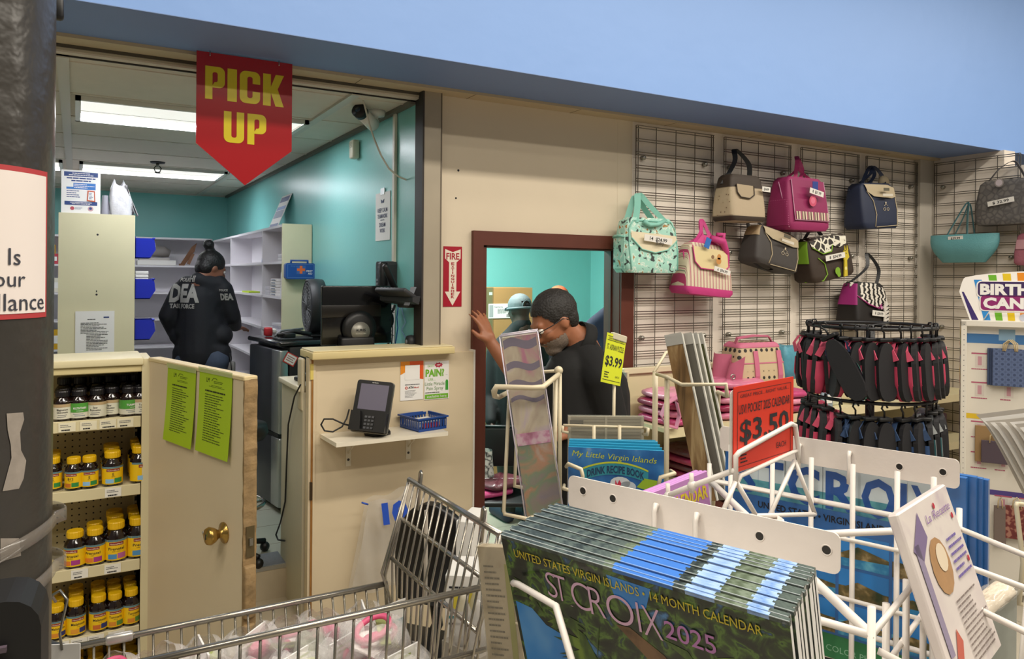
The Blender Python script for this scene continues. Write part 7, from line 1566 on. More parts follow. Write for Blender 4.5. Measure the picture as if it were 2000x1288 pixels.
def calendar(loc, label, group, front):
    t = thing('calendar', label, 'calendar', loc, rot=(math.radians(16), 0, RZA), group=group)
    s = MB(); s.box(-CW / 2, CW / 2, 0, CT, 0, CH, PAPER)
    x0 = -CW / 2
    # the printed cover wraps over the spine at the top
    for a, b, m in ((0, .42, DKP), (.42, .455, GYP), (.455, .66, BLP), (.66, .70, DKP), (.70, .79, LBP), (.79, .885, GYP), (.885, .945, LBP), (.945, 1, DKP)):
        s.box(x0 + a * CW, x0 + b * CW, -.0003, CT - .0004, CH - .004, CH + .0012, m)
        if not front: s.rect(x0 + a * CW, x0 + b * CW, CH - .05, CH - .004, -.0004, m)
        s.box(x0 + a * CW, x0 + b * CW, -.0009, -.0002, CH + .0008, CH + .0016, mat('9fa8a8' if m in (DKP, GYP) else '86a8dc', .3))
    s.build('pages', t)
    s = MB(); y = -.0004
    s.rect(-CW / 2, CW / 2, 0, CH - .003, y, FOL)
    if front:
        s.poly([(-.150, .0), (-.06, .0), (-.055, .14), (-.075, .175), (-.090, .20), (-.112, .205), (-.128, .22), (-.150, .222)], y - .0002, SKYP); s.poly([(-.022, .292), (.026, .291), (.018, .268), (.0, .262), (-.016, .27)], y - .0002, SKYP); s.poly([(-.02, .0), (.05, .0), (.03, .17), (-.01, .19), (-.03, .16)], y - .0002, SKYP); s.poly([(.07, .0), (.12, .0), (.11, .16), (.08, .17)], y - .0002, SKYP)
        s.poly([(-.020, .238), (-.004, .240), (.03, .222), (.06, .19), (.08, .13), (.06, .13), (.04, .18), (.01, .212)], y - .0003, TRUNK)
        rq = random.Random(5)
        for cx, cz, n, L in ((-.05, .19, 12, .055), (-.02, .15, 9, .07), (-.13, .235, 8, .03), (-.085, .215, 9, .025), (.07, .22, 8, .05), (.12, .2, 8, .045)):
            for i in range(n):
                q = rq.uniform(-.9, PI + .9); ex, ez = max(-.152, min(.152, cx + L * math.cos(q))), max(.002, cz + L * .7 * math.sin(q)); s.poly([(cx, cz - .003), (ex, ez), (cx + .35 * (ex - cx), cz + .4 * (ez - cz) + .008)], y - .0004 - i * .00001, PALM)
    s.build('cover', t)
    if front:
        s = MB(); s.text('UNITED STATES VIRGIN ISLANDS • 14 MONTH CALENDAR', -.004, .2795, .0095, mat('c9b62a', .35), y=y - .0010, w=.268, bold=.0)
        PW = mat('d2aac6', .35); PP = mat('b276b0', .35)
        for ch, x, z, hh, ww in (('S', -.0935, .2445, .030, .0125), ('T', -.0825, .2435, .031, .0155), ('.', -.0710, .2415, .004, .0035), ('C', -.0580, .2420, .032, .0215), ('R', -.0385, .2405, .033, .0175), ('O', -.0120, .2405, .033, .0300), ('I', .0085, .2395, .034, .0026), ('X', .0225, .2385, .034, .0195)):
            s.text(ch, x, z, hh, PW, y=y - .0010, w=ww, bold=-.012, res=8)
        s.text('2025', .0605, .2445, .0185, PP, y=y - .0012, w=.050, bold=.005, res=6); s.build('title', t)
    return t
N = 21; proto = None
for i in range(N):
    ytop = -.336 - .0062 * i; z0 = 1.594 + .0011 * math.sin(i * 4.1) - CH * math.cos(math.radians(16)); yb = ytop + .0008 * math.sin(i * 2.7) + CH * math.sin(math.radians(16)); xo = .025 + .022 * i / N + .0015 * math.sin(i * 2.3)
    if i == N - 1: xo = .048
    p = RAM @ Vector((xo, yb, z0))
    if i == N - 1: calendar(p, 'foremost island calendar in the stack with title and palm beach cover', None, True)
    elif proto is None: proto = calendar(p, 'island wall calendar in the tight stack behind the foremost one', 'stacked island calendars', False)
    else: copy_tree(proto, loc=p)
# ---- big blue calendar in the rear pocket, its back cover towards us
p = RAM @ Vector((.012, .250, 1.235)); w, h = .385, .335
t = thing('calendar', 'blue calendar back cover with photo grid and green band, in the far pocket', 'calendar', p, RZA)
CB = mat('2f66a8', .3, coat=.3); CBD = mat('234f94', .3); s = MB(); s.box(-w / 2, w / 2, 0, .012, 0, h, CB); s.build('pages', t)
s = MB(); y = -.0006
s.rect(-w / 2, w / 2, 0, h, y, CB)
TL = ramp_mat('tile_teal', [(.3, '2f6f86'), (.6, '5fa0a8')], 30, rough=.3); 
for i, (ch, x, ww) in enumerate((('S', -.155, .045), ('T', -.105, .045), ('C', -.05, .06), ('R', .012, .056), ('O', .070, .058), ('I', .106, .012), ('X', .136, .044))):
    s.rect(x - ww * .55, x + ww * .55, h - .088, h - .018, y - .0003, mat('c4d0d4', .35)); s.rect(x - ww * .55, x + ww * .55, h - .088, h - .060, y - .0004, TL); s.text(ch, x, h - .084, .060, CBD, y=y - .0007, w=ww * .9, bold=.03)
s.text('UNITED STATES • VIRGIN ISLANDS • 14 MONTH', .02, h - .108, .011, INK, y=y - .0006, w=.30, bold=.02)
SEA = ramp_mat('sea_thumb', [(.3, '1f5f9a'), (.5, '2f86b8'), (.7, '6fb8d0')], 40, rough=.3); LND = ramp_mat('land_thumb', [(.35, '2a3a1c'), (.55, '6a5a34'), (.7, 'b09a6c')], 50, rough=.3); SKT = mat('2f7fc8', .3)
for i in range(4):
    for j in range(3):
        x0 = -.155 + i * .082; z1 = h - .122 - j * .058
        s.rect(x0, x0 + .077, z1 - .053, z1, y - .0003, SKT); s.rect(x0, x0 + .077, z1 - .053, z1 - .028, y - .0005, SEA if (i + j) % 3 else LND); s.poly([(x0, z1 - .034), (x0 + .03, z1 - .018 - .006 * (i % 2)), (x0 + .077, z1 - .030), (x0 + .077, z1 - .036), (x0, z1 - .04)], y - .0007, LND)
s.rect(-w / 2, w / 2, 0, .040, y - .0003, mat('2f7a4a', .35)); s.text('20 BEAUTIFUL', -.11, .024, .010, PAPER, y=y - .0006, bold=.02); s.text('CALENDAR', -.115, .008, .010, PAPER, y=y - .0006, bold=.02); s.text('FULL COLOR PHOTOGRAPHS', .05, .012, .010, mat('8fc0a0', .4), y=y - .0006)
s.build('back_cover', t)
for k in range(3):
    p = RAM @ Vector((.022 + .006 * k, .268 + .014 * k, 1.235)); s = MB(); s.box(-w / 2, w / 2, 0, .012, 0, h - .004 * k, CB); tag(s.build('calendar', loc=p, rot=(0, 0, RZA)), 'plain blue calendar edge behind the photo grid back cover, far pocket', 'calendar', 'blue calendars behind the photo grid cover')
# ---- pink calendars in the left pocket
PINKC = mat('b880bc', .35); w, h = .30, .30
for k in range(3):
    p = RAM @ Vector((-.205 - .0065 * k, .065 - .004 * k, 1.214)); t = thing('calendar', 'pink fourteen month calendar seen behind the white plate' if k == 0 else 'pink calendar stacked behind the visible pink one', 'calendar', p, group=None if k == 0 else 'pink calendars behind', rot=(0, -.15, RZA + PI / 2 - .30))
    s = MB(); s.box(-w / 2, w / 2, 0, .006, 0, h, PINKC, bev=.001, seg=1); s.build('pages', t)
    if k == 0:
        s = MB(); s.text('14 MONTH CALENDAR', .045, h - .045, .022, mat('d0bb2a', .4), y=-.0012, w=.20, bold=.03); s.text('2025', .10, h - .085, .026, mat('8a5a94', .4), y=-.0012, bold=.02); s.rect(-.14, .14, .02, .19, -.0008, ramp_mat('beach_thumb', [(.3, '2a6aa0'), (.5, '4a9ac0'), (.7, 'c0a87a')], 12, rough=.3)); s.build('cover_print', t)
# ---- recipe card in the right pocket
c0, c1, c2 = aD(1752, 1002, .86), aD(1846, 948, .99), aD(1846, 1212, .84)
zt = (c0.z + c1.z) / 2; wv = Vector((c1.x - c0.x, c1.y - c0.y)); w = wv.length; h = .20
t = thing('greeting_card', 'tall card pack with a spoon picture and red hearts leaning in the right pocket', 'card', (c0.x, c0.y, zt), rot=(math.radians(0), 0, math.atan2(wv.y, wv.x)))
CP = ramp_mat('card_print', [(.35, 'cfc4c0'), (.55, 'd8cfc8'), (.7, 'b8a8b0')], 10, rough=.35, coat=.2); Mx = Matrix.Rotation(math.radians(-19), 4, 'X') @ Tr(0, 0, -h)
s = MB(); s.box(0, w, 0, .012, 0, h, CP, M=Mx, bev=.002, seg=1); s.build('card', t)
s = MB(); s.disc(w * .42, h * .62, w * .17, -.001, mat('a8825a', .4, var=.2, scale=60), M=Mx, rz=h * .16); s.disc(w * .46, h * .66, w * .09, -.0016, mat('d9c9b0', .4), M=Mx, rz=h * .08); s.rect(w * .08, w * .16, h * .2, h * .8, -.001, mat('8d829a', .4), M=Mx); s.poly([(w * .1, h * .1), (w * .3, h * .3), (w * .35, h * .22), (w * .18, h * .06)], -.001, mat('b85a4a', .4), M=Mx)
s.poly([(w * .05, h * .78), (w * .3, h * .95), (w * .34, h * .8), (w * .16, h * .7)], -.001, mat('7a6a8c', .4), M=Mx)
for x, z in ((.62, .93), (.9, .82), (.93, .55)): s.disc(w * x, h * z, w * .02, -.0014, mat('b03040', .4), M=Mx)
s.text('La Recette', w * .66, h * .86, h * .05, mat('8a6aa0', .4), y=-.0014, M=Mx, w=w * .5, shear=.2); s.lines(w * .64, w * .95, h * .74, h * .48, 6, mat('6a5a9a', .5), y=-.0014, seed=4, M=Mx, th=.35); s.lines(w * .45, w * .95, h * .42, h * .06, 12, mat('7d706c', .5), y=-.0014, seed=5, M=Mx, th=.35)
s.build('printed_front', t)
# rolled plastic-wrapped book below it
p = aD(1922, 1200, 1.0)
t = thing('wrapped_book', 'thick curled book in clear plastic at the bottom right corner', 'book', (p.x, p.y, p.z), RZA + PI / 2 - .25, scale=.52)
PG = ramp_mat('page_edges', [(.4, 'c9bba4'), (.5, 'ddd0ba'), (.6, 'b5a68e')], 80, stretch=(.2, 1, 1), rough=.6)
s = MB(); s.grid(lambda u, v: (-.11 + .22 * v, .03 * math.cos(PI * u), .035 + .022 * math.sin(PI * u) - .03 * (1 - v)), 16, 8, PG); s.grid(lambda u, v: (-.11 + .22 * u, -.03 + .004 * math.sin(6 * u), .035 - .03 * (1 - u) - .22 * v), 8, 8, mat('8a908a', .3, var=.2, scale=20)); s.grid(lambda u, v: (.11 - .22 * u, .03, .035 - .03 * u - .22 * v), 8, 8, mat('5a7a6a', .3)); s.build('pages', t)
s = MB(); s.grid(lambda u, v: (-.115 + .235 * v, .036 * math.cos(PI * u), .038 + .026 * math.sin(PI * u) - .03 * (1 - v) + .004 * math.sin(20 * v)), 16, 12, mat('c9c5be', .12, alpha=.25)); s.build('plastic_wrap', t)
# ================================================================ beige spinner behind it
BW = mat('cfc2a4', .4)
def W_(r, d, z): v = VR * r + VD * d; return Vector((v.x, v.y, z))
BC = W_(.285, 1.98, 0); t = rb = thing('card_rack', 'beige wire spinner rack behind the calendar rack', 'rack', BC, -TH)
RBI = Tr(BC.x, BC.y, 0, rz=-TH).inverted()
def rbl(px, py, d): return RBI @ aD(px, py, d)
MB().tube([(0, 0, .02), (0, 0, 1.30)], .011, BW, 10).build('pole', t)
MB().lathe([(.001, 0), (.24, 0), (.24, .012), (.05, .03), (.001, .03)], BW, 32).build('base', t)
s = MB()
for z in (1.10, .8, .4):
    s.tube([(-.17, -.17, z), (.17, -.17, z), (.17, .17, z), (-.17, .17, z)], .004, BW, 8, closed=True)
    for x, y in ((-.17, -.17), (.17, -.17), (.17, .17), (-.17, .17)): s.tube([(0, 0, z), (x, y, z)], .004, BW, 8)
for x, y in ((-.17, -.17), (.17, -.17), (.17, .17), (-.17, .17)): s.tube([(x, y, .4), (x, y, 1.12)], .0045, BW, 8)
s.build('wire_frame', t)
s = MB(); d = 1.74
s.tube([rbl(1091, 732, 1.86), rbl(1060, 757, d), rbl(1040, 758, d), rbl(970, 756, d), rbl(965, 765, d), rbl(966, 774, d + .03), rbl(975, 776, d + .08), rbl(994, 766, d + .15)], .0062, BW, 8)
s.tube([rbl(1090, 725, 1.88), rbl(1050, 727, 1.93), rbl(1000, 748, 1.95)], .0040, BW, 8)
s.tube([rbl(1085, 735, 1.86), rbl(1080, 1080, 1.86)], .0058, BW, 8); s.tube([rbl(1093, 725, 1.88), rbl(1093, 1080, 1.88)], .0055, BW, 8); s.ball(rbl(1091, 724, 1.87), .011, BW, 10)
s.tube([rbl(995, 765, 1.83), rbl(984, 998, 1.80), rbl(986, 1005, 1.80), rbl(1030, 1014, 1.76)], .0045, BW, 8); s.tube([rbl(1010, 830, 1.9), rbl(1005, 950, 1.9), rbl(1022, 953, 1.9)], .0045, BW, 8); s.tube([rbl(1030, 1014, 1.76), rbl(1075, 1000, 1.86)], .0045, BW, 8)
s.build('left_pocket', t)
s = MB()
s.tube([rbl(1277, 728, 1.92), rbl(1300, 690, 2.02), rbl(1303, 688, 2.03), rbl(1360, 700, 2.05), rbl(1362, 750, 2.05)], .004, BW, 8)
s.tube([rbl(1282, 731, 1.88), rbl(1303, 737, 1.85), rbl(1332, 752, 1.80), rbl(1418, 751, 1.74), rbl(1420, 774, 1.75), rbl(1402, 766, 1.86), rbl(1404, 768, 1.87), rbl(1392, 1010, 1.87)], .0046, BW, 8)
s.tube([rbl(1280, 728, 1.90), rbl(1278, 1010, 1.90)], .0070, BW, 8); s.tube([rbl(1303, 735, 1.86), rbl(1300, 1060, 1.86)], .0066, BW, 8); s.tube([rbl(1300, 1040, 1.86), rbl(1392, 1010, 1.87)], .004, BW, 8)
s.build('right_pocket', t)
s = MB()
s.tube([rbl(1100, 832, 1.84), rbl(1098, 843, 1.84), rbl(1110, 846, 1.84)], .0036, BW, 8); s.tube([rbl(1100, 831, 1.84), rbl(1258, 836, 1.83)], .0032, BW, 8)
for px in (1160, 1210): s.tube([rbl(px, 831, 1.825), rbl(px, 960, 1.825)], .0042, BW, 8)
s.tube([rbl(1258, 836, 1.83), rbl(1266, 838, 1.78), rbl(1264, 850, 1.78), rbl(1256, 848, 1.83)], .0036, BW, 8)
s.tube([rbl(1106, 912, 1.70), rbl(1110, 907, 1.66), rbl(1135, 917, 1.64), rbl(1138, 930, 1.64), rbl(1136, 960, 1.64)], .0042, BW, 8); s.tube([rbl(1310, 920, 1.72), rbl(1318, 925, 1.64), rbl(1290, 933, 1.64), rbl(1284, 955, 1.64)], .0042, BW, 8)
s.tube([rbl(1102, 948, 1.70), rbl(1101, 955, 1.66), rbl(1112, 958, 1.64)], .0038, BW, 8); s.tube([rbl(1136, 960, 1.64), rbl(1136, 1080, 1.66)], .004, BW, 8); s.tube([rbl(1284, 955, 1.64), rbl(1284, 1080, 1.66)], .004, BW, 8)
s.build('front_pocket', t)
s = MB(); s.tube([rbl(955, 1212, 1.48), rbl(952, 1220, 1.46), rbl(958, 1207, 1.44), rbl(1030, 1221, 1.40)], .004, BW, 8); s.tube([rbl(952, 1218, 1.46), rbl(975, 1185, 1.58)], .004, BW, 8); s.tube([rbl(1030, 1221, 1.40), (-.10, -.17, .8)], .004, BW, 8); s.tube([rbl(975, 1185, 1.58), (-.17, -.1, .80)], .004, BW, 8); s.build('lower_pocket', t)
# tall clear picture pack
a, b = aD(980, 652, 1.80), aD(1052, 645, 1.82); c_ = aD(1031, 1010, 1.78)
w = (b - a).xy.length; h = a.z - c_.z
t = thing('picture_pack', 'tall clear plastic pack of colourful pictures leaning in the beige rack', 'pack', (c_.x, c_.y, c_.z - .04), rot=(0, math.atan2(-(c_ - a).dot(VR), h) if True else 0, -TH - .05))
PACK = ramp_mat('pack_print', [(.2, '8a7a9a'), (.35, 'b5a4ae'), (.45, 'c0b394'), (.55, 'a8987c'), (.65, 'b0627c'), (.8, '6a7a5a')], 9, stretch=(1.6, 1, .7), rough=.3, detail=4, dist=1.2)
PACK2 = ramp_mat('pack_print_low', [(.2, '5a5a7a'), (.38, '7a6a5c'), (.48, '5f7a4a'), (.58, 'a8703a'), (.7, 'a8a08a')], 14, rough=.3, detail=3, dist=1)
h += .04; s = MB(); s.box(.004, w - .004, .004, .05, .004, h * .45, PACK2); s.box(.004, w - .004, .004, .05, h * .45, h - .006, PACK)
for k, (z, th) in enumerate(((.93, .02), (.82, .016), (.73, .014), (.66, .010))):
    for i in range(8):
        x = .006 + (w - .012) * i / 8; s.poly([(x, h * z + .006 * math.sin(i * .8)), (x + (w - .012) / 8, h * z + .006 * math.sin((i + 1) * .8)), (x + (w - .012) / 8, h * z + th + .006 * math.sin((i + 1) * .8)), (x, h * z + th + .006 * math.sin(i * .8))], .0036, mat('5e5468', .4))
s.box(.006, w - .006, .002, .0038, h * .44, h * .50, ramp_mat('pink_splash', [(.35, '9a4a6a'), (.5, 'c07a98'), (.6, 'd0b0b8')], 40, rough=.3)); s.build('pictures', t)
m = MB(); m.box(0, w, 0, .054, 0, h, mat('d9d3dc', .06, alpha=.16), bev=.002, seg=1)
for x in (0, w): m.tube([(x, 0, 0), (x, 0, h)], .0016, mat('d8d0dc', .15, alpha=.8), 6)
m.tube([(0, 0, h), (w, 0, h)], .0022, mat('d8d0dc', .15, alpha=.8), 6); m.tube([(0, .054, h), (w, .054, h)], .002, mat('d8d0dc', .15, alpha=.8), 6); m.build('clear_box', t)
# recipe books
a, b = aD(1110, 873, 1.70), aD(1297, 884, 1.665); w = (b - a).xy.length; h = .17; ang = math.atan2(b.y - a.y, b.x - a.x)
RBK = ramp_mat('recipe_cover', [(.3, '1d4f86'), (.5, '2a6aa8'), (.62, '3f80bc'), (.72, 'a9bccb')], 14, rough=.3, detail=3, coat=.3); CY = mat('2f9ec8', .35)
for k in range(5):
    q = Tr(a.x, a.y, 0, rz=ang) @ Vector((.0, .008 * k, a.z - h + .0035 * min(k, 3)))
    t = thing('recipe_book', 'blue drink recipe book standing foremost in the beige rack' if k == 0 else 'cyan edged copy of the recipe book fanned behind the foremost', 'book', q, ang + .03 * k, None if k == 0 else 'recipe books behind the foremost')
    s = MB(); s.box(0, w - .004 * k, 0, .005, 0, h, CY); s.build('pages', t)
    if k == 0:
        s = MB(); s.rect(0, w, 0, h, -.0005, RBK); YG2 = mat('b9c43a', .4)
        s.text('My Little Virgin Islands', w * .48, h - .024, .0125, YG2, y=-.0012, w=w * .88, shear=.25, fn=lambda p: (p[0], p[1], p[2] - .05 * (p[0] - w * .5)))
        arc = lambda x: -.55 * (x - w * .5) ** 2 / w
        top = [(w * (.16 + .68 * i / 12), h - .031 + arc(w * (.16 + .68 * i / 12)) * 1.2) for i in range(13)]
        s.poly(top + [(x, z - .026) for x, z in top[::-1]], -.0010, mat('2f8a9c', .4)); s.poly([(x, z + .003) for x, z in top] + [(x, z - .001) for x, z in top[::-1]], -.0014, YG2)
        s.text('DRINK RECIPE BOOK', w * .5, h - .053, .0155, mat('1d3a5a', .4), y=-.0016, w=w * .60, bold=.03, fn=lambda p: (p[0], p[1], p[2] + arc(p[0]) * 1.2))
        s.disc(w * .55, h - .075, .022, -.0009, mat('c9d0d4', .4), rz=.014); s.disc(w * .63, h - .082, .018, -.0009, mat('b9c4cc', .4), rz=.012); s.prism([(w * .49, h - .10), (w * .55, h - .10), (w * .56, h - .075), (w * .54, h - .068), (w * .52, h - .078), (w * .50, h - .068)], -.0014, -.0010, mat('c03048', .4))
        s.poly([(w * .72, h - .082), (w * .80, h - .062), (w * .97, h - .067), (w * .90, h - .092)], -.0012, mat('8fb02a', .4)); s.text('Free', w * .86, h - .118, .014, mat('2a5a2a', .4), y=-.0016, shear=.2) if False else None
        s.build('cover', t)
# grey shutter print pack behind the books
a, b = aD(1110, 814, 1.86), aD(1257, 818, 1.86); w = (b - a).xy.length; h = .22
SHUT = ramp_mat('shutter_print', [(.3, '77705e'), (.5, '8a8370'), (.7, '99927e')], 30, stretch=(.1, 1, 3), rough=.5)
t = thing('print_pack', 'grey shutter print in clear sleeve behind the recipe books', 'print', (a.x, a.y, a.z - h), math.atan2(b.y - a.y, b.x - a.x))
s = MB(); s.box(0, w, 0, .012, 0, h, SHUT)
for x in (.0, .485, .97): s.box(w * x, w * x + .006, -.0012, 0, 0, h, mat('a39c88', .5))
for i in range(14): s.rect(w * .05, w * .95, h * (.97 - .035 * i), h * (.975 - .035 * i), -.0006, mat('625c4e', .5))
s.rect(w * .02, w * .2, h * .9, h * .96, -.0014, mat('3f3c36', .5)); s.build('picture', t)
MB().box(-.001, w + .001, -.002, .013, 0, h + .002, mat('cfcabb', .08, alpha=.18)).build('clear_sleeve', t)
# leaning mounted prints
for k, (px, dx, m, lab) in enumerate(((1298, .042, ramp_mat('old_wood', [(.3, '5a4428'), (.5, '8a6a42'), (.65, 'b09468')], 16, stretch=(3, 1, .4), rough=.45, dist=1), 'brown picture print leaning foremost in the right pocket'), (1318, .042, mat('6a675e', .4), 'grey backed mounted print, second in the right pocket'), (1330, .040, mat('9a988c', .4), 'white edged mounted print, third in the right pocket'), (1340, .040, mat('5a5c3c', .4), 'olive green backed print, last in the right pocket'))):
    a = aD(px, 660, 1.86 + .012 * k); h = .40
    t = thing('mounted_print', lab, 'print', (a.x, a.y, a.z - h + .002), rot=(0, 0, -TH - .55))
    Mx = Tr(0, 0, h) @ Matrix.Rotation(math.radians(-13), 4, 'Y') @ Tr(0, 0, -h)
    s = MB(); s.box(0, dx, 0, .006, 0, h, m, M=Mx); s.build('picture', t)
    s = MB(); s.box(0, dx + .002, -.0012, .0, h * .94, h + .004, mat('c9c7be', .3, alpha=.8), M=Mx); s.box(dx, dx + .003, -.001, .008, 0, h, mat('c9c7be', .3), M=Mx); s.build('white_mount', t)
# yellow price sign on a stick
a, b = aD(1187, 652, 1.93), aD(1220, 650, 1.99); c_ = aD(1168, 752, 1.90)
t = thing('price_sign', 'yellow price sign on a stick standing in the beige rack', 'sign', (a.x, a.y, c_.z), rot=(0, 0, math.atan2(b.y - a.y, b.x - a.x)))
w = (b - a).xy.length + .012; h = a.z - c_.z; YL = mat('d4dc2a', .5); Mx = Matrix.Rotation(math.radians(13), 4, 'Y') @ Tr(-.030, 0, 0)
s = MB(); s.box(0, w, 0, .0012, 0, h, YL, M=Mx)
for z in (.06, .86, .94): s.rect(w * .05, w * .95, h * z, h * z + .0012, -.0005, INK, M=Mx)
s.text('GREAT PRICE.. RIGHT', w * .5, h * .885, h * .035, INK, y=-.0006, w=w * .8, M=Mx); s.text('ST. ADRIAN PUZZLE', w * .5, h * .68, h * .11, INK, y=-.0006, w=w * .86, M=Mx); s.text('$3.99', w * .5, h * .36, h * .19, INK, y=-.0006, w=w * .86, M=Mx, bold=.02); s.lines(w * .1, w * .4, h * .24, h * .1, 3, INK, y=-.0006, seed=9, th=.4, M=Mx); s.text('EACH', w * .78, h * .14, h * .04, INK, y=-.0006, M=Mx)
s.build('card', t)
MB().box(w * .3, w * 1.02, -.002, .010, h * .90, h * 1.04, mat('c9c2a8', .3), M=Mx, bev=.002, seg=1).build('clip', t)
MB().tube([(w * .45, .006, .03), (w * .45, .008, -.33)], .0042, BW, 8).build('stick', t)
# brown card pack low in the beige rack
a, b = aD(984, 1073, 1.42), aD(1000, 1062, 1.50)
t = thing('card_pack', 'aged brown card pack in the lower beige pocket beside the calendars', 'card', (a.x, a.y, a.z - .30), rot=(0, math.radians(-7), -TH - .45))
s = MB(); s.box(-.02, .055, 0, .02, 0, .30, ramp_mat('aged_card', [(.3, '8a7a5c'), (.5, 'b3a488'), (.6, 'a89a80'), (.75, '7a5a34')], 14, rough=.5, dist=.6)); s.lines(-.01, .03, .27, .03, 22, mat('5a5040', .6), y=-.001, seed=31, th=.3); s.rect(.034, .046, .0, .27, -.0012, mat('8a8a3c', .5)); s.build('card', t)
MB().box(-.022, .057, -.002, .022, 0, .302, mat('d0cbb8', .08, alpha=.2)).build('clear_sleeve', t)
# ---- curled white sheets at the right edge on their own wire stand
p = aD(1995, 900, 1.45)
t = thing('sheet_stack', 'fan of curled white paper sheets at the right edge of view', 'papers', (p.x, p.y, p.z), -TH - .3)
for k in range(11):
    m = MB(); o = .005 * k
    def sh(u, v, o=o, k=k):
        lx = -.004 - .0068 * k + .085 * v ** .75 + .020 * v * v
        x = lx + (.16 - lx) * u; return (x, o - .03 * (1 - u) * (1 - v) + .05 * v * v, .060 + .0022 * k - .17 * v + .022 * u * (1 - v) + .008 * math.sin(2.5 * u + .6 * k) * (1 - v))
    m.grid(sh, 8, 10, mat('f2efe9' if k % 2 else 'b9b2a8', .5, var=.04, scale=20)); m.build('sheet', t)
q = aD(2010, 1000, 1.42); t = thing('wire_stand', 'beige wire stand cut off by the right edge, under the curled sheets', 'rack', (q.x, q.y, 0), -TH)
qi = Tr(q.x, q.y, 0, rz=-TH).inverted()
s = MB(); s.tube([qi @ aD(2040, 990, 1.40), qi @ aD(1987, 984, 1.36), qi @ aD(1985, 990, 1.36), qi @ aD(1998, 1100, 1.36), qi @ aD(1990, 1180, 1.36), qi @ aD(2040, 1190, 1.40)], .004, BW, 8); s.tube([qi @ aD(2040, 990, 1.40), qi @ aD(2040, 1190, 1.40)], .004, BW, 8); s.build('wire_pocket', t)
s = MB(); s.tube([(.08, .02, .02), (.08, .02, 1.6)], .011, BW, 10); s.tube([qi @ aD(2040, 990, 1.40), (.08, .02, 1.43)], .004, BW, 8); s.tube([qi @ aD(2040, 1190, 1.40), (.08, .02, 1.25)], .004, BW, 8); s.build('pole', t)
MB().lathe([(.001, 0), (.2, 0), (.2, .012), (.04, .03), (.001, .03)], BW, 28, M=Tr(.08, .02, 0)).build('base', t)
# ================================================================ wire shopping cart and what lies in and behind it
CW_ = mat('a39d92', .25, .85)
XR, YF, YN, ZF, ZN, ZT = .735, 1.87, 1.395, 1.07, 1.225, 1.335
t = thing('shopping_cart', 'chrome wire shopping cart with tall end panel in the lower foreground', 'cart', (0.1, 1.62, 0))
ctm = Vector((0.1, 1.62, 0)); V = lambda x, y, z: Vector((x, y, z)) - ctm
XL = -.02
s = MB(); s.tube([V(XL, YF, ZF), V(XR - .03, YF, ZF)], .0072, CW_, 10); s.tube([V(XL, YF - .045, ZF - .14), V(XR - .03, YF - .045, ZF - .14)], .005, CW_, 8); s.tube([V(XL, YF - .02, ZF - .055), V(XR - .03, YF - .02, ZF - .055)], .004, CW_, 8)
for i in range(26):
    x = XL + (XR - .03 - XL) * i / 25; s.tube([V(x, YF, ZF), V(x, YF - .13, ZF - .38)], .0027, CW_, 6)
s.build('far_side', t)
s = MB(); s.tube([V(XL, YN, ZN), V(XR + .02, YN, ZN)], .0068, CW_, 10); s.tube([V(XL, YN, ZN - .13), V(XR + .03, YN, ZN - .13)], .0055, CW_, 8)
for i in range(23):
    x = XL + (XR + .0 - XL) * i / 22; s.tube([V(x, YN, ZN), V(x, YN + .015, ZN - .13), V(x, YN + .11, ZN - .53)], .0028, CW_, 6)
s.build('near_side', t)
s = MB(); s.tube([V(XR + .025, YF - .01, ZT), V(XR + .03, YN - .02, ZT)], .0072, CW_, 10)
s.tube([V(XR + .005, YF + .0, ZT - .10), V(XR + .01, YN, ZT - .10)], .0052, CW_, 8); s.tube([V(XR - .02, YF, ZT - .20), V(XR - .012, YN, ZT - .20)], .0052, CW_, 8); s.tube([V(XR - .05, YF - .1, ZF - .38), V(XR - .05, YN + .1, ZF - .38)], .005, CW_, 8)
n = 15
for i in range(n):
    y = YF - .01 + (YN - YF - .005) * i / (n - 1); s.tube([V(XR + .027, y, ZT + .004), V(XR - .02, y, ZT - .20), V(XR - .05, YF - .1 + (YN - YF + .2) * i / (n - 1), ZF - .38)], .0029, CW_, 6)
for y in (YF - .075, YN + .055):
    s.tube([V(XR + .02, y + .006, ZT - .06), V(XR + .03, y + .006, ZT + .03), V(XR + .03, y, ZT + .036), V(XR + .03, y - .006, ZT + .03), V(XR + .02, y - .006, ZT - .06)], .0035, CW_, 8)
s.tube([V(XR + .025, YF - .01, ZT), V(XR - .035, YF + .004, ZF + .02), V(XR - .03, YF, ZF - .06)], .0052, CW_, 8); s.tube([V(XR + .02, YF - .012, ZT - .01), V(XR - .045, YF, ZF + .03), V(XR - .0, YF - .05, ZF - .14)], .0035, CW_, 6); s.tube([V(XR + .03, YN - .02, ZT), V(XR + .022, YN, ZN), V(XR - .012, YN, ZT - .2)], .0052, CW_, 8)
s.build('end_panel', t)
s = MB()
for i in range(14): y = YN + .11 + (YF - .13 - YN - .11) * i / 13; s.tube([V(XL, y, ZF - .38), V(XR - .05, y, ZF - .38)], .0027, CW_, 6)
for i in range(10): x = XL + (XR - .05 - XL) * i / 9; s.tube([V(x, YN + .11, ZF - .375), V(x, YF - .13, ZF - .375)], .0036, CW_, 6)
s.build('basket_floor', t)
s = MB(); s.tube([V(XL, YF, ZF), V(XL - .04, YF, ZF + .02), V(XL - .04, YN, ZF + .02), V(XL, YN, ZN)], .012, mat('3a3f44', .4), 10); s.build('handle', t)
s = MB()
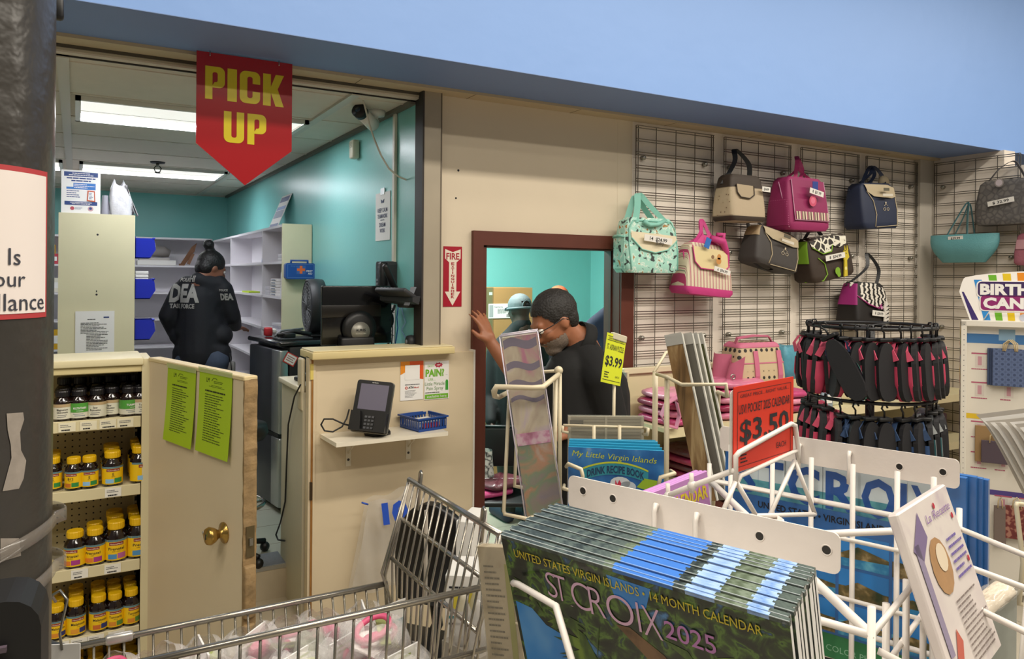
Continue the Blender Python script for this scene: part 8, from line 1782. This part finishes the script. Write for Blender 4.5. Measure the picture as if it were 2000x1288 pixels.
for y in (YN + .14, YF - .16): s.tube([V(XL + .05, y, ZF - .38), V(XL + .10, y, .18), V(XL + .14, y, .14), V(XR - .05, y, .14)], .012, CW_, 10); s.tube([V(XR - .08, y, ZF - .38), V(XR - .08, y, .14)], .012, CW_, 10)
s.build('undercarriage', t)
for x in (XL + .12, XR - .08):
    for y in (YN + .14, YF - .16):
        s = MB(); q = V(x, y, .06); s.tube([q + Vector((0, -.013, 0)), q + Vector((0, .013, 0))], .06, BLK, 18); s.box(q.x - .02, q.x + .02, q.y - .02, q.y + .02, .06, .14, CW_, bev=.004, seg=1); s.build('caster', t)
MB().box(-.028, .028, -.010, .010, -.010, .011, mat('b5b1aa', .3, .6), M=Matrix.Translation(V(aY(233, 1262, YF).x, YF, ZF)), bev=.006).build('label_clip', t)
# goods in the basket
FILM = mat('e2dfdc', .08, alpha=.34, bump=.6, bscale=60); HOT = mat('c8386e', .45); RIB = mat('d4587e', .5); GRN = mat('a3ad6a', .55)
ZB = ZF - .376
def goods(label, x, y, z, rz, kind, group=None, tilt=0.0):
    t = thing('wrapped_accessory', label, 'packaged goods', (x, y, z), rot=(tilt, 0, rz), group=group)
    s = MB(); s.grid(lambda u, v: ((.075 + .012 * math.sin(5 * PI * u + x * 40)) * math.copysign(abs(math.cos(2 * PI * u)) ** .6, math.cos(2 * PI * u)) * math.sin(PI * (.06 + .88 * v)) ** .4, .055 * math.copysign(abs(math.sin(2 * PI * u)) ** .6, math.sin(2 * PI * u)) * math.sin(PI * (.06 + .88 * v)) ** .4, .075 * v + .008 * math.sin(9 * u * PI)), 28, 10, FILM, cu=True); s.build('clear_bag', t)
    if kind == 'ring':
        s = MB(); s.tube([(.038 * math.cos(2 * PI * i / 24), .028 * math.sin(2 * PI * i / 24), .052 + .012 * math.cos(2 * PI * i / 24)) for i in range(24)], .007, RIB, 8, closed=True); s.tube([(.03 * math.cos(a), -.02 + .02 * math.sin(a), .03) for a in [PI * i / 8 for i in range(9)]], .009, HOT, 8); s.build('headband', t)
        s = MB(); s.box(-.05, .05, -.03, .03, .012, .016, PAPER, M=Tr(0, 0, .01, rz=.6, rx=.2)); s.box(-.012, .012, -.05, .05, .02, .024, GRN, M=Tr(.03, 0, .015, rz=-.5)); s.build('card', t)
    elif kind == 'bow':
        s = MB(); s.ball((-.025, 0, .04), (.028, .018, .02), HOT, 12); s.ball((.025, 0, .04), (.028, .018, .02), HOT, 12); s.ball((0, 0, .042), (.01, .014, .012), RIB, 10); s.tube([(0, 0, .035), (-.03, -.03, .02), (-.05, -.03, .01)], .008, HOT, 6); s.build('bow', t)
        s = MB(); s.box(-.055, .055, -.035, .035, .01, .014, mat('e0d3d6', .5)); s.build('card', t)
    else:
        s = MB(); s.box(-.055, .055, -.004, .0, .004, .075, PAPER, M=Tr(0, 0, 0, rz=.3)); s.lines(-.045, .045, .065, .02, 4, GRN, y=-.005, seed=5, M=Tr(0, 0, 0, rz=.3)); s.build('card', t)
        s = MB(); s.ball((.01, -.02, .035), (.03, .018, .022), GRN if kind == 'green' else RIB, 12); s.build('toy', t)
    return t
rr = random.Random(3)
for lev, (zz, nx, ny) in enumerate(((ZB + .004, 5, 2), (ZB + .078, 5, 2), (ZB + .152, 5, 3), (ZB + .226, 6, 3), (ZB + .285, 7, 3))):
    for i in range(nx):
        for j in range(ny):
            k = (i + j * 2 + lev) % 4; kd = ('ring', 'bow', 'green', 'pink')[k]; key = 'g' + kd
            x = .07 + i * .64 / nx + rr.uniform(-.01, .01); y = YN + .155 + j * (.235 + .03 * (lev > 1)) / max(1, ny - 1) * .92 + rr.uniform(-.008, .008)
            lab = {'ring': 'pink hair band on a card in clear wrap in the pile filling the cart', 'bow': 'bright pink bow in clear wrap in the pile filling the cart', 'green': 'green trinket with white card in clear wrap in the pile filling the cart', 'pink': 'pink trinket with white card in clear wrap in the pile filling the cart'}[kd]
            if key not in MATS: MATS[key] = goods(lab, x, y, zz, rr.uniform(-1, 1), kd, 'wrapped trinkets with ' + kd)
            else: copy_tree(MATS[key], loc=(x, y, zz), rz=rr.uniform(-1.5, 1.5))
goods('pink ring shaped hair band in clear wrap on top of the cart pile', aY(835, 1200, 1.62).x - .14, 1.62, ZB + .345, .3, 'ring', None, .25)
p = aY(748, 1190, 1.80); t = thing('card', 'white card with teal bottom stripe standing by the far cart rail', 'card', (p.x, 1.755, ZB + .304), .3)
s = MB(); s.box(-.05, .05, -.002, .0, 0, .07, PAPER); s.rect(-.05, .05, 0, .026, -.0026, mat('2f7f8a', .5)); s.build('sheet', t)
p = aY(690, 1170, 1.80); t = thing('card', 'crumpled white and green plastic wrap by the far cart rail', 'wrap', (.46, 1.70, ZB + .304), .1)
MB().grid(lambda u, v: (.05 * math.cos(2 * PI * u) * (1 - .5 * v), .04 * math.sin(2 * PI * u) * (1 - .4 * v), .09 * v + .01 * math.sin(8 * PI * u)), 20, 8, mat('d2d4c8', .15, alpha=.5, bump=.6, bscale=50), cu=True).build('wrap', t)
# ---- black office chair behind the cart
p = aD(842, 1085, 3.02); t = thing('office_chair', 'black office chair standing behind the cart end panel', 'chair', (p.x, p.y, 0), rz=math.radians(-52))
f = lambda u, v: ((.19 - .04 * (2 * v - 1) ** 2) * math.copysign(abs(math.cos(2 * PI * u)) ** .5, math.cos(2 * PI * u)) * (1 if v < .45 else math.sqrt(max(.02, 1 - ((v - .45) / .56) ** 2))), .045 * math.copysign(abs(math.sin(2 * PI * u)) ** .7, math.sin(2 * PI * u)) * (1 - .4 * v) + .05 * math.sin(PI * v), .58 + .385 * v)
s = MB(); s.grid(f, 32, 12, BLK, cu=True); s.add([f(i / 32, 1) for i in range(32)] + [(0, 0, .965)], [(i, (i + 1) % 32, 32) for i in range(32)], BLK, None, True); s.build('backrest', t)
MB().box(-.008, .008, -.048, -.040, .60, .95, mat('b9b0a4', .5), bev=.003).build('back_strip', t)
MB().box(-.23, .23, -.48, -.03, .42, .50, BLK, bev=.03).build('seat', t)
MB().tube([(0, .02, .62), (0, .06, .46), (0, -.05, .40)], .022, BLK, 8).build('back_bracket', t)
MB().tube([(0, -.25, .10), (0, -.25, .43)], .03, BLK, 12).build('gas_lift', t)
for i in range(5): q = 2 * PI * i / 5; MB().tube([(0, -.25, .11), (.27 * math.cos(q), -.25 + .27 * math.sin(q), .075)], .018, BLK, 8).ball((.27 * math.cos(q), -.25 + .27 * math.sin(q), .028), .027, BLK, 10).build('leg', t)
# ---- plastic bag with blue numerals on the half wall
p = aY(757, 1150, 3.30); zt = aY(757, 962, 3.30).z; H = zt - p.z
t = thing('plastic_bag', 'clear plastic bag with blue numerals hanging on the half wall behind the cart', 'bag', (p.x, 3.335, p.z))
PLB = mat('d3cfc8', .1, alpha=.32, bump=.7, bscale=18)
g = lambda u, v: ((-.115 + .03 * v - .05 * (1 - v)) + (.24 - .08 * (1 - v) * 0) * u, -.02 - .035 * math.sin(PI * u) * (.4 + .6 * v) + .008 * math.sin(17 * u + 9 * v), H * v - .04 * (1 - u) * v + .01 * math.sin(11 * u))
MB().grid(g, 22, 22, PLB).grid(lambda u, v: (g(u, v)[0], .03, g(u, v)[2]), 10, 10, PLB).build('bag', t)
BLU = mat('1f50c0', .35)
s = MB(); s.text('10', .03, H * .70, .088, BLU, y=-.062, bold=.06, shear=-.12, w=.125); s.tube([(-.125, -.03, H * .93), (-.11, -.035, H * .915), (-.095, -.03, H * .90)], .004, BLU, 6); s.build('numerals', t)
# ---- printed boxes behind the cart
for k, (px, py0, py1, d, w, lab) in enumerate(((915, 1105, 1290, 2.38, .12, 'white carton with yellow and teal print behind the cart end panel'), (922, 1005, 1110, 2.62, .06, 'plain white narrow carton standing behind the printed carton'))):
    a = aD(px, py0, d); zb = 0 if k == 0 else 0
    t = thing('carton', lab, 'box', (a.x, a.y, 0), rz=-.6 - .2 * k)
    s = MB(); s.box(-w / 2, w / 2, -.08, .08, 0, a.z, mat('d9d6d0', .5), bev=.003, seg=1); s.build('box', t)
    if k == 0:
        s = MB(); YB, TB_ = mat('c9b83a', .5), mat('2f7f86', .5)
        for j in range(6):
            z = a.z - .08 - j * .11; s.rect(-w * .3, w * .3, z - .03, z + .03, -.0808, YB if j % 2 == 0 else PAPER); s.rect(-w * .45, w * .45, z - .052, z - .044, -.0808, TB_); s.lines(-w * .4, w * .4, z + .05, z + .035, 1, INK, y=-.0808, seed=j)
        sd = Tr(-w / 2 - .0008, 0, 0, rz=-PI / 2)
        for j in range(6): z = a.z - .1 - j * .11; s.rect(-.06, .06, z - .025, z + .02, 0, YB if j % 2 else TB_, M=sd)
        s.build('print', t)
p = aD(800, 1288, 2.3); t = thing('bucket', 'white plastic bucket low behind the cart wires', 'bucket', (.86, 2.12, 0))
MB().lathe([(.10, 0), (.13, .62), (.135, .63), (.125, .63), (.096, .01)], mat('d9d4cc', .4), 28).build('tub', t); MB().lathe([(.128, .6), (.139, .602), (.139, .618), (.128, .62)], mat('d9d4cc', .4), 28).build('rim', t)
t = thing('bottle_pack', 'pack of clear bottles shrink wrapped on the floor carton by the doorway', 'bottles', tuple(aD(952, 1090, 2.30)), rz=.3); t.location.z = 0
s = MB(); s.box(-.11, .11, -.08, .08, 0, t.location.z + .78, mat('8a8378', .6)); s.build('carton', t)
for i in range(4):
    for j in range(2): MB().lathe([(.026, .781), (.027, .87), (.012, .91), (.012, .925), (.001, .926)], mat('c9c5c0', .08, alpha=.45), 12, M=Tr(-.08 + .053 * i, -.04 + .06 * j, 0)).build('bottle', t)
